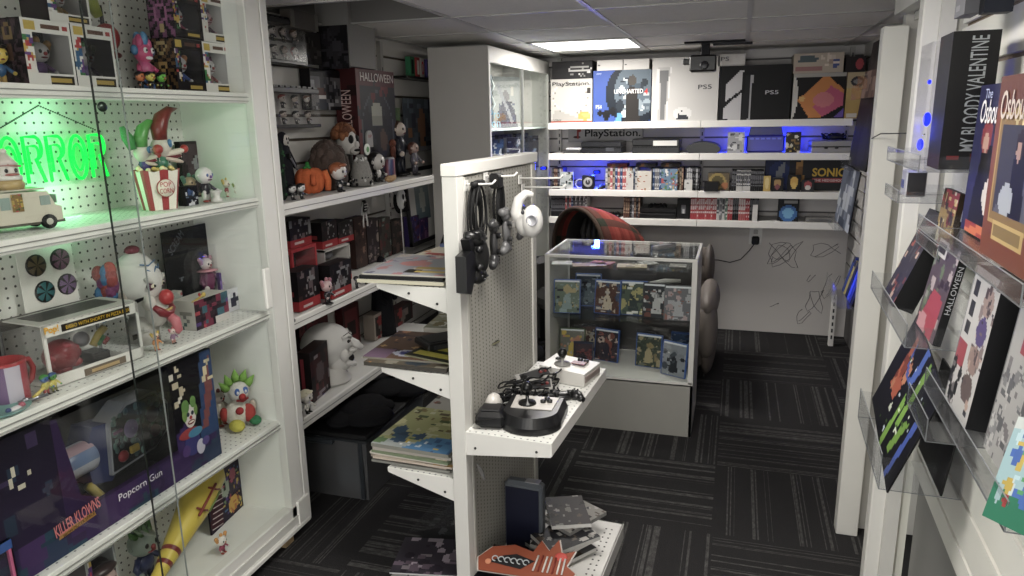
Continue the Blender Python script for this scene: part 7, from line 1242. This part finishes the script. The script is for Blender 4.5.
# ---- blue lamps on the far wall
for i,(px,py,l) in enumerate(((597,172,'small blue LED lamp behind the clock on the third shelf'),(766,133,'small blue LED lamp behind the glowing console'),(543,168,'small blue LED lamp at the corner of the tall glass case'))):
    p=on_y(px,py,FWY-.02) if i<2 else Vector((-1.262,4.83,ZZ(168,-1.262,4.83))); t=thing('led_lamp',l,'LED lamp',p); m=MB(); m.box(0,0,-.012,.05,.016,.024,'1a1a20',.004); build('housing',m,'plastic',t); m=MB(); m.ell((0,-.012,0),(.018,.006,.008),'fff'); build('lens',m,'blue_glow',t)
    area('blue_glow_light',(p.x,p.y-.035,p.z+.01),.06,[2.6,5.0,.6][i],BLUE,(-H90,0,0) if False else (math.radians(90),0,math.radians(180)) if False else (math.radians(-90),0,0))
# ---- projector mount on the ceiling
p=on_y(714,60,4.55); t=thing('projector','black ceiling-mounted projector with arm in front of the far shelves','projector',(p.x,4.55,CEIL)); z0=ZZ(72,p.x,4.55)-CEIL
m=MB(); m.box(.0,0,-.012,.34,.10,.012,'17171a',.003); m.box(.10,.03,-.022,.22,.05,.012,'222226',.003); build('mount_plate',m,'metal',t); m=MB(); m.box(-.05,0,z0*.55,.05,.05,-z0*.5,'141416',.004); build('arm',m,'metal',t)
m=MB(); m.box(-.06,-.01,z0,.15,.13,-z0*.55,'121214',.010); m.box(-.145,-.02,z0*.75,.06,.06,.035,'17171a',.005); build('body',m,'plastic',t); m=MB(); m.lathe([(.024,0),(.024,.02),(.018,.022)],'2a2a30',(-.05,-.075,z0*.8),16,axis=Matrix.Rotation(H90,3,'X')); build('lens',m,'gloss',t)
# ================================================================== racks and goods on the right wall
RA=math.radians(-92.3)
def rpos(y,n,z): return Vector((WR+.04*y-n,y,z))
def ritem(name,label,cat,y,n,z,w_,h,t_,lean,art,side='1c1c1e',left=None,nu=22,seed=1,group=None,mat='print',roll=0,base=0):
    """box on the right wall: centre y, bottom edge n off the wall, leaning back by `lean` towards the wall"""
    t=thing(name,label,cat,rpos(y,n,z),0,group); t.rotation_euler=(0,0,0); t.rotation_mode='QUATERNION'
    t.rotation_quaternion=(RZ(RA)@Matrix.Rotation(-lean,4,'X')@Matrix.Rotation(roll,4,'Y')).to_quaternion()
    m=MB(); m.M=TR(0,t_/2,base); carton(m,w_,t_,h,art,side,nu=nu,seed=seed,left=left); e=build('sleeve' if t_<.012 else 'carton',m,mat,t); return t,e
def tray(label,y0,y1,z,d,lip=.05,back=.0):
    t=thing('acrylic_tray',label,'display tray',rpos((y0+y1)/2,0,z),RA,'clear trays on the right wall'); w_=y1-y0
    m=MB(); m.box(0,-d/2,-.004,w_,d,.003,'fff'); build('base',m,'acrylic',t)
    m=MB(); m.box(0,-d,-.004,w_,.003,lip,'fff'); build('front_lip',m,'acrylic',t); m=MB(); m.box(0,-.004,-.004,w_,.003,.09,'fff'); build('back_plate',m,'acrylic',t)
    for k,s in enumerate((-1,1)):
        m=MB(); m.box(s*w_/2,-d/2,-.004,.0025,d,lip*.9,'fff'); build('end_plate',m,'acrylic',t)
        m=MB(); m.box(s*w_/2,-d,-.004,.0018,.0018,lip,'7c8084'); m.box(s*w_/2,-d/2,-.0045,.0015,d,.0015,'7c8084'); build('edge_line',m,'gloss',t)
    m=MB(); m.box(0,-d,-.0045,w_,.0018,.0018,'7c8084'); m.box(0,-d,lip-.005,w_,.0015,.0015,'9a9ea2'); build('edge_line',m,'gloss',t)
    return t
tray('clear acrylic tray under the tall black title-lettered box',1.69,2.14,1.382,.165,.035)
tray('clear acrylic tray under the purple and orange figure boxes',1.02,1.72,1.262,.15,.03)
tray('clear acrylic tray holding the leaning black box, nearest the door trim',1.60,2.16,1.027,.17,.05)
tray('clear acrylic tray under the tall film cases',1.02,1.58,.950,.13,.045)
tray('lowest clear acrylic tray holding the record sleeve',1.72,2.16,.640,.17,.09)
tray('small clear acrylic tray between the record sleeve and the tall cases',1.56,1.78,.84,.12,.05)
# tall black horror box, its spine towards the viewpoint
t,e=ritem('figure_box','tall black box with large grey title lettering running up its spine','toy box',1.765,.128,1.383,.12,.272,.083,0,[('bg','121214'),('b',16,.04,.12,['1c1c20','2a1416','0c0c0e']),('r',0,0,1,.10,'2a0e10')],'121214',nu=16)
text('MY BLOODY VALENTINE',.225,.030,'8f9396',e,TR(.06+.0012,.048,.150)@RZ(H90)@Matrix.Rotation(-H90,4,'Y'),bold=.006)
m=MB(); m.M=TR(0,.0415,0); m.box(.0602,-.018,.020,.0008,.022,.008,'7a1a1e'); m.box(.0602,.02,.016,.0008,.014,.016,'5a1418'); build('logo_mark',m,'print',e)
ppl=[('bg','262752'),('r',.0,.30,1,.34,'2e2c5e'),('p',[(.15,.0),(.85,.0),(.8,.45),(.6,.62),(.3,.58),(.2,.3)],'141318'),('e',.35,.66,.13,.12,'8a3440'),('e',.62,.74,.12,.11,'1a1416'),('e',.62,.70,.07,.07,'b08a78'),('e',.35,.62,.07,.06,'b89080'),('e',.62,.28,.17,.13,'d8cfc6'),('e',.60,.32,.05,.03,'2a2426'),('e',.70,.32,.05,.03,'2a2426'),('r',.1,.0,.9,.09,'a83020'),('p',[(.1,.02),(.8,.12),(.9,.08),(.2,-.02)],'d86a2a')]
t,e=ritem('figure_box','purple boxed figure set with a family portrait and white title','toy box',1.565,.075,1.264,.27,.285,.05,.02,ppl,'26234e',nu=36,seed=3)
text('Osbournes',.20,.045,'d8d4d8',e,TR(.0,-.0015,.235),bold=.01,shear=.1); text('The',.05,.018,'b0b8d8',e,TR(-.06,-.0015,.268))
org=[('bg','80401f'),('r',.0,.82,1,1,'6a3826'),('r',.10,.20,.95,.80,'b8944a'),('r',.12,.22,.93,.78,'8f6f34'),('r',.17,.26,.90,.74,'3a3a44'),('p',[(.17,.26),(.9,.26),(.9,.5),(.5,.45)],'5a5a66'),('p',[(.45,.26),(.75,.26),(.72,.55),(.60,.66),(.48,.55)],'15151a'),('e',.58,.64,.09,.07,'2a1c1c'),('e',.56,.60,.05,.05,'b08a78'),('e',.42,.34,.14,.09,'a9afb8'),('r',.22,.10,.85,.22,'c9a85a'),('r',.26,.13,.8,.19,'8f7438'),('b',5,.03,.05,['d8c080'],(.1,.76,.9,.8))]
t,e=ritem('figure_box','orange boxed figure set with gold picture frame front','toy box',1.285,.108,1.264,.25,.290,.05,.0,org,'6e3420',nu=40,seed=4)
text('Osbournes',.20,.045,'bdb0a6',e,TR(.0,-.0015,.245),bold=.01,shear=.1)
ritem('comic_box','red and gold comic-printed box behind the purple figure set','box',1.87,.075,1.19,.15,.135,.012,.10,[('bg','a88a3a'),('r',0,.72,1,1,'a02a2c'),('b',26,.04,.14,['d8c070','6a4a20','e0d8b0','8a2a24','3a2c1c'])],'3a2a1c',nu=20,seed=5)
tray('clear acrylic tray under the comic-printed box',1.75,2.0,1.188,.10,.03)
t=thing('blue_lit_pack','clear hanging pack glowing blue beside the door trim','display pack',rpos(1.96,.105,1.383),RA)
m=MB(); m.box(0,.0,0,.13,.05,.27,'fff'); build('blister',m,'blister',t); m=MB(); m.box(0,.024,0,.13,.002,.27,'55565c'); build('back_card',m,'print',t)
m=MB(); m.ell((.02,-.012,.10),(.010,.008,.016),'fff'); build('blue_glow_spot',m,'blue_glow',t); m=MB(); m.ell((-.03,-.012,.04),(.009,.007,.014),'fff'); build('blue_glow_spot',m,'blue_glow',t); m=MB(); m.ell((-.0,-.012,.185),(.004,.004,.005),'fff'); build('blue_glow_spot',m,'blue_glow',t)  # emissive spots added to give the clear pack its blue glow
area('blue_glow_light',tuple(rpos(1.96,.15,1.46)),.05,.30,BLUE,(0,-H90,0))  # blue light added on the back card to soften the pack's glow
m=MB(); m.box(0,0,0,.07,.045,.065,'b8b8be',.004); e=single('small_device','small grey boxy device with black side under the blue-lit pack','device',m,'plastic',rpos(2.03,.115,1.295),RA); m=MB(); m.box(.036,0,.004,.004,.04,.056,'17171b'); build('side_face',m,'plastic',e); m=MB(); m.box(-.01,-.0235,.02,.03,.002,.02,'3a4a8a'); build('screen',m,'gloss',e)
tray('narrow clear tray under the small grey device',1.94,2.15,1.290,.16,.03)
ritem('media_pack','grey plastic pack hanging above the tall black box','pack',1.82,.10,1.695,.09,.21,.03,0,[('bg','7a7a80'),('b',8,.1,.2,['8c8c92','66666c'])],'5c5c62',nu=8); ritem('media_pack','black and blue-edged case above the tall black box','case',1.75,.075,1.690,.04,.21,.05,0,[('bg','101218')],'141a2a',nu=6)
ritem('media_pack','grey and purple pack at the top edge of the right wall','pack',1.50,.06,1.75,.14,.16,.03,0,[('bg','8a8888'),('p',[(0,0),(.6,0),(.6,.35),(.3,.2)],'5a5458'),('r',.6,.0,.8,.5,'5a2a6a')],'77757a',nu=12)
ritem('boxed_set','black box leaning against the wall with a red and grey picture side','box',2.01,.150,1.03,.15,.245,.050,.36,[('bg','2a2426'),('b',26,.04,.12,['7a2a20','4a4446','a8442a','1a1618','c9a890'],(0,0,1,.8))],'121214',nu=18,seed=6)
t,e=ritem('film_case','film case with red fabric-like cover and black spine','film case',1.705,.120,1.03,.19,.20,.016,.16,[('bg','5a4a50'),('b',30,.04,.12,['8a8a80','6a7a5a','3a2a30','b8a8a8']),('r',.0,.80,.45,1,'d8d4d0'),('r',.05,.84,.40,.95,'3a3234'),('p',[(.1,.05),(.85,.0),(.9,.45),(.4,.5)],'b0384a'),('p',[(.1,.0),(.5,.0),(.4,.2),(.05,.15)],'c98a90')],'151517',nu=26,seed=7)
text('HALLOWEEN',.10,.010,'b8b8bc',e,TR(.0965,.008,.12)@RZ(H90)@Matrix.Rotation(-H90,4,'Y'))
t,e=ritem('film_case','tall white film case with faces printed down its front','film case',1.445,.105,.953,.165,.268,.042,.10,[('bg','c4c1bf'),('r',.0,.0,.04,1,'8a8a8c'),('r',.12,.80,.30,.90,'3a3a3e'),('r',.12,.66,.30,.76,'3a3a3e'),('r',.12,.52,.30,.62,'3a3a3e'),('e',.72,.82,.18,.10,'a89088'),('e',.72,.62,.18,.10,'5a4a80'),('e',.7,.42,.2,.10,'9a8078'),('e',.7,.22,.2,.10,'6a5a58'),('r',.02,.30,.38,.48,'a8404c'),('b',22,.03,.08,['5a4a4c','3a3a44','b89a8c','8a7a78'],(.5,0,1,1)),('b',14,.04,.1,['2a2a2e','7a7476'],(.0,.0,.4,.28))],'1b1b1e',nu=34,seed=8)
t,e=ritem('film_case','grey film case with red marked corner, nearest on the lower right wall','film case',1.19,.100,.965,.165,.25,.036,.10,[('bg','b0aeac'),('r',.3,.70,.55,.86,'a8424e'),('b',60,.03,.09,['8a8a8c','6a6a6e','c0bebc','7a7678'],(.0,.0,1,.64)),('r',.0,.0,.04,1,'6a6a6c')],'141416',nu=34,seed=9)
ritem('disc_case','black disc case between the white and the grey film cases','disc case',1.325,.055,.953,.10,.28,.03,.05,[('bg','121214'),('o',.5,.4,.42,.34,'3a3a3e',.85),('e',.5,.4,.2,.16,'2a2024')],'101012',nu=20,seed=10)
t,e=ritem('picture_book','tilted green picture book with bright toy colours at the lower right','book',.985,.135,.972,.19,.15,.010,.30,[('bg','2a8a68'),('r',0,.34,1,1,'a8d0d8'),('b',46,.04,.10,['d8e8e8','c03a3a','e0c03a','3a6ac0','b8d8e0','5ab06a'],(.1,.2,1,.9)),('r',.0,.88,1,1,'d8e0dc')],'1c5a48',nu=34,seed=11,roll=-.35)
sl=[('bg','121216'),('p',[(.20,.45),(.26,.45),(.28,.9),(.22,.92)],'c8643a'),('p',[(.17,.36),(.36,.34),(.40,.50),(.3,.56),(.2,.52)],'c05a34'),('b',8,.02,.05,['8a3a20','d88a5a'],(.2,.35,.38,.8)),('o',.42,.80,.14,.20,'3c5fc0',.55),('r',.30,.80,.50,1,'121216'),('p',[(.46,.60),(.53,.60),(.56,1),(.49,1)],'4a70d0'),('p',[(.60,.3),(.66,.3),(.70,.95),(.63,.97)],'86b83e'),('p',[(.50,.02),(.56,.0),(.58,.50),(.52,.55)],'86b83e'),('p',[(.66,.1),(.73,.1),(.80,.5),(.72,.45)],'7aa838'),('p',[(.82,.0),(.87,.0),(.92,.6),(.86,.6)],'3a5ab8'),('b',14,.01,.03,['c9d8e0','e0e8d0','4a6a2a'],(.3,.1,.9,.8))]
ritem('record_sleeve','black gatefold sleeve with orange, blue and green painted hands in the lowest tray','record sleeve',1.92,.150,.675,.46,.28,.004,.30,sl,'1a1a1c',nu=60,seed=12,roll=.13)
ritem('record_sleeve','plain black sleeve behind the painted one in the lowest tray','record sleeve',1.78,.060,.675,.26,.24,.004,.12,[('bg','17171a'),('b',6,.1,.2,['1e1e22','111114'])],'141416',nu=10,seed=13)
# ---- racks in the passage beyond the door post
def pitem(name,label,cat,y,x,z,w_,h,t_,lean,art,side='1c1c1e',nu=14,seed=1,mat='print'):
    t=thing(name,label,cat,(x,y,z)); t.rotation_euler=(-lean,0,-H90); m=MB(); m.M=TR(0,t_/2,0); carton(m,w_,t_,h,art,side,nu=nu,seed=seed); build('sleeve',m,mat,t); return t
pz=lambda py,x,y: ZZ(py,x,y)
for i,(pl,pr,py0,py1,x,art,l) in enumerate((
  (866,884,88,38,.64,[('bg','3a3234'),('b',12,.1,.25,['4a3c3e','2c2628','5a4448'])],'dark brown record sleeve in the highest rack beyond the door post'),
  (862,876,98,70,.60,[('bg','8a6a60'),('b',12,.1,.2,['a8887a','6a4a44'])],'rose-grey record sleeve in the rack beyond the door post'),
  (846,872,168,86,.60,[('bg','141416'),('b',6,.1,.2,['1e1e20','2a2a2e'])],'black record sleeve leaning in the second rack beyond the door post'),
  (836,850,226,168,.58,[('bg','5a6478'),('b',26,.05,.14,['8a94a8','b8c0cc','3a4458','6a7488'])],'blue-grey patterned record sleeve in the third rack beyond the door post'))):
    zb=pz(py0,x,4.2); y1=YX(pl,x,zb+.1); y0=YX(pr,x,zb+.1); ym=(y0+y1)/2; zb=pz(py0,x,ym); zt=pz(py1,x,ym)
    pitem('record_sleeve',l,'record sleeve',ym,x,zb,min(.6,abs(y1-y0)),zt-zb,.008,.10,art,'1a1a1c',seed=i+2)
    t=thing('acrylic_tray','clear tray holding the '+l.split(' record')[0]+' sleeve','display tray',(x,ym,zb-.003),-H90,'clear trays beyond the door post'); m=MB(); m.box(0,.03,-.003,.32,.16,.003,'fff'); build('base',m,'acrylic',t); m=MB(); m.box(0,-.05,-.003,.32,.003,.07,'fff'); build('front_lip',m,'acrylic',t)
ym=YX(848,.59,.75); zb=pz(298,.60,ym)
for i,c in enumerate(('1c1c22','2a3a6a','3a5ab0','1e2a4a','c9b84a','2a4a9a')):
    t=pitem('film_case',['black film case at the front of the leaning blue group','dark blue film case in the leaning group beyond the post','bright blue film case in the leaning group','navy film case in the leaning group','yellow-edged film case in the leaning group','blue film case at the back of the leaning group'][i],'film case',ym-.16+.065*i,.60,zb,.05,.19+.01*(i%2),.10,.25,[('bg',c),('r',0,.85,1,1,'3a3a44')],c,nu=5)
t=thing('acrylic_tray','clear tray holding the leaning blue film cases','display tray',(.58,ym,zb-.004),-H90,'clear trays beyond the door post'); m=MB(); m.box(0,.05,-.003,.44,.2,.003,'fff'); build('base',m,'acrylic',t); m=MB(); m.box(0,-.06,-.003,.44,.003,.10,'fff'); build('front_lip',m,'acrylic',t)
area('blue_glow_light',(.50,ym-.1,zb+.10),.06,.5,BLUE,(0,-H90,0))
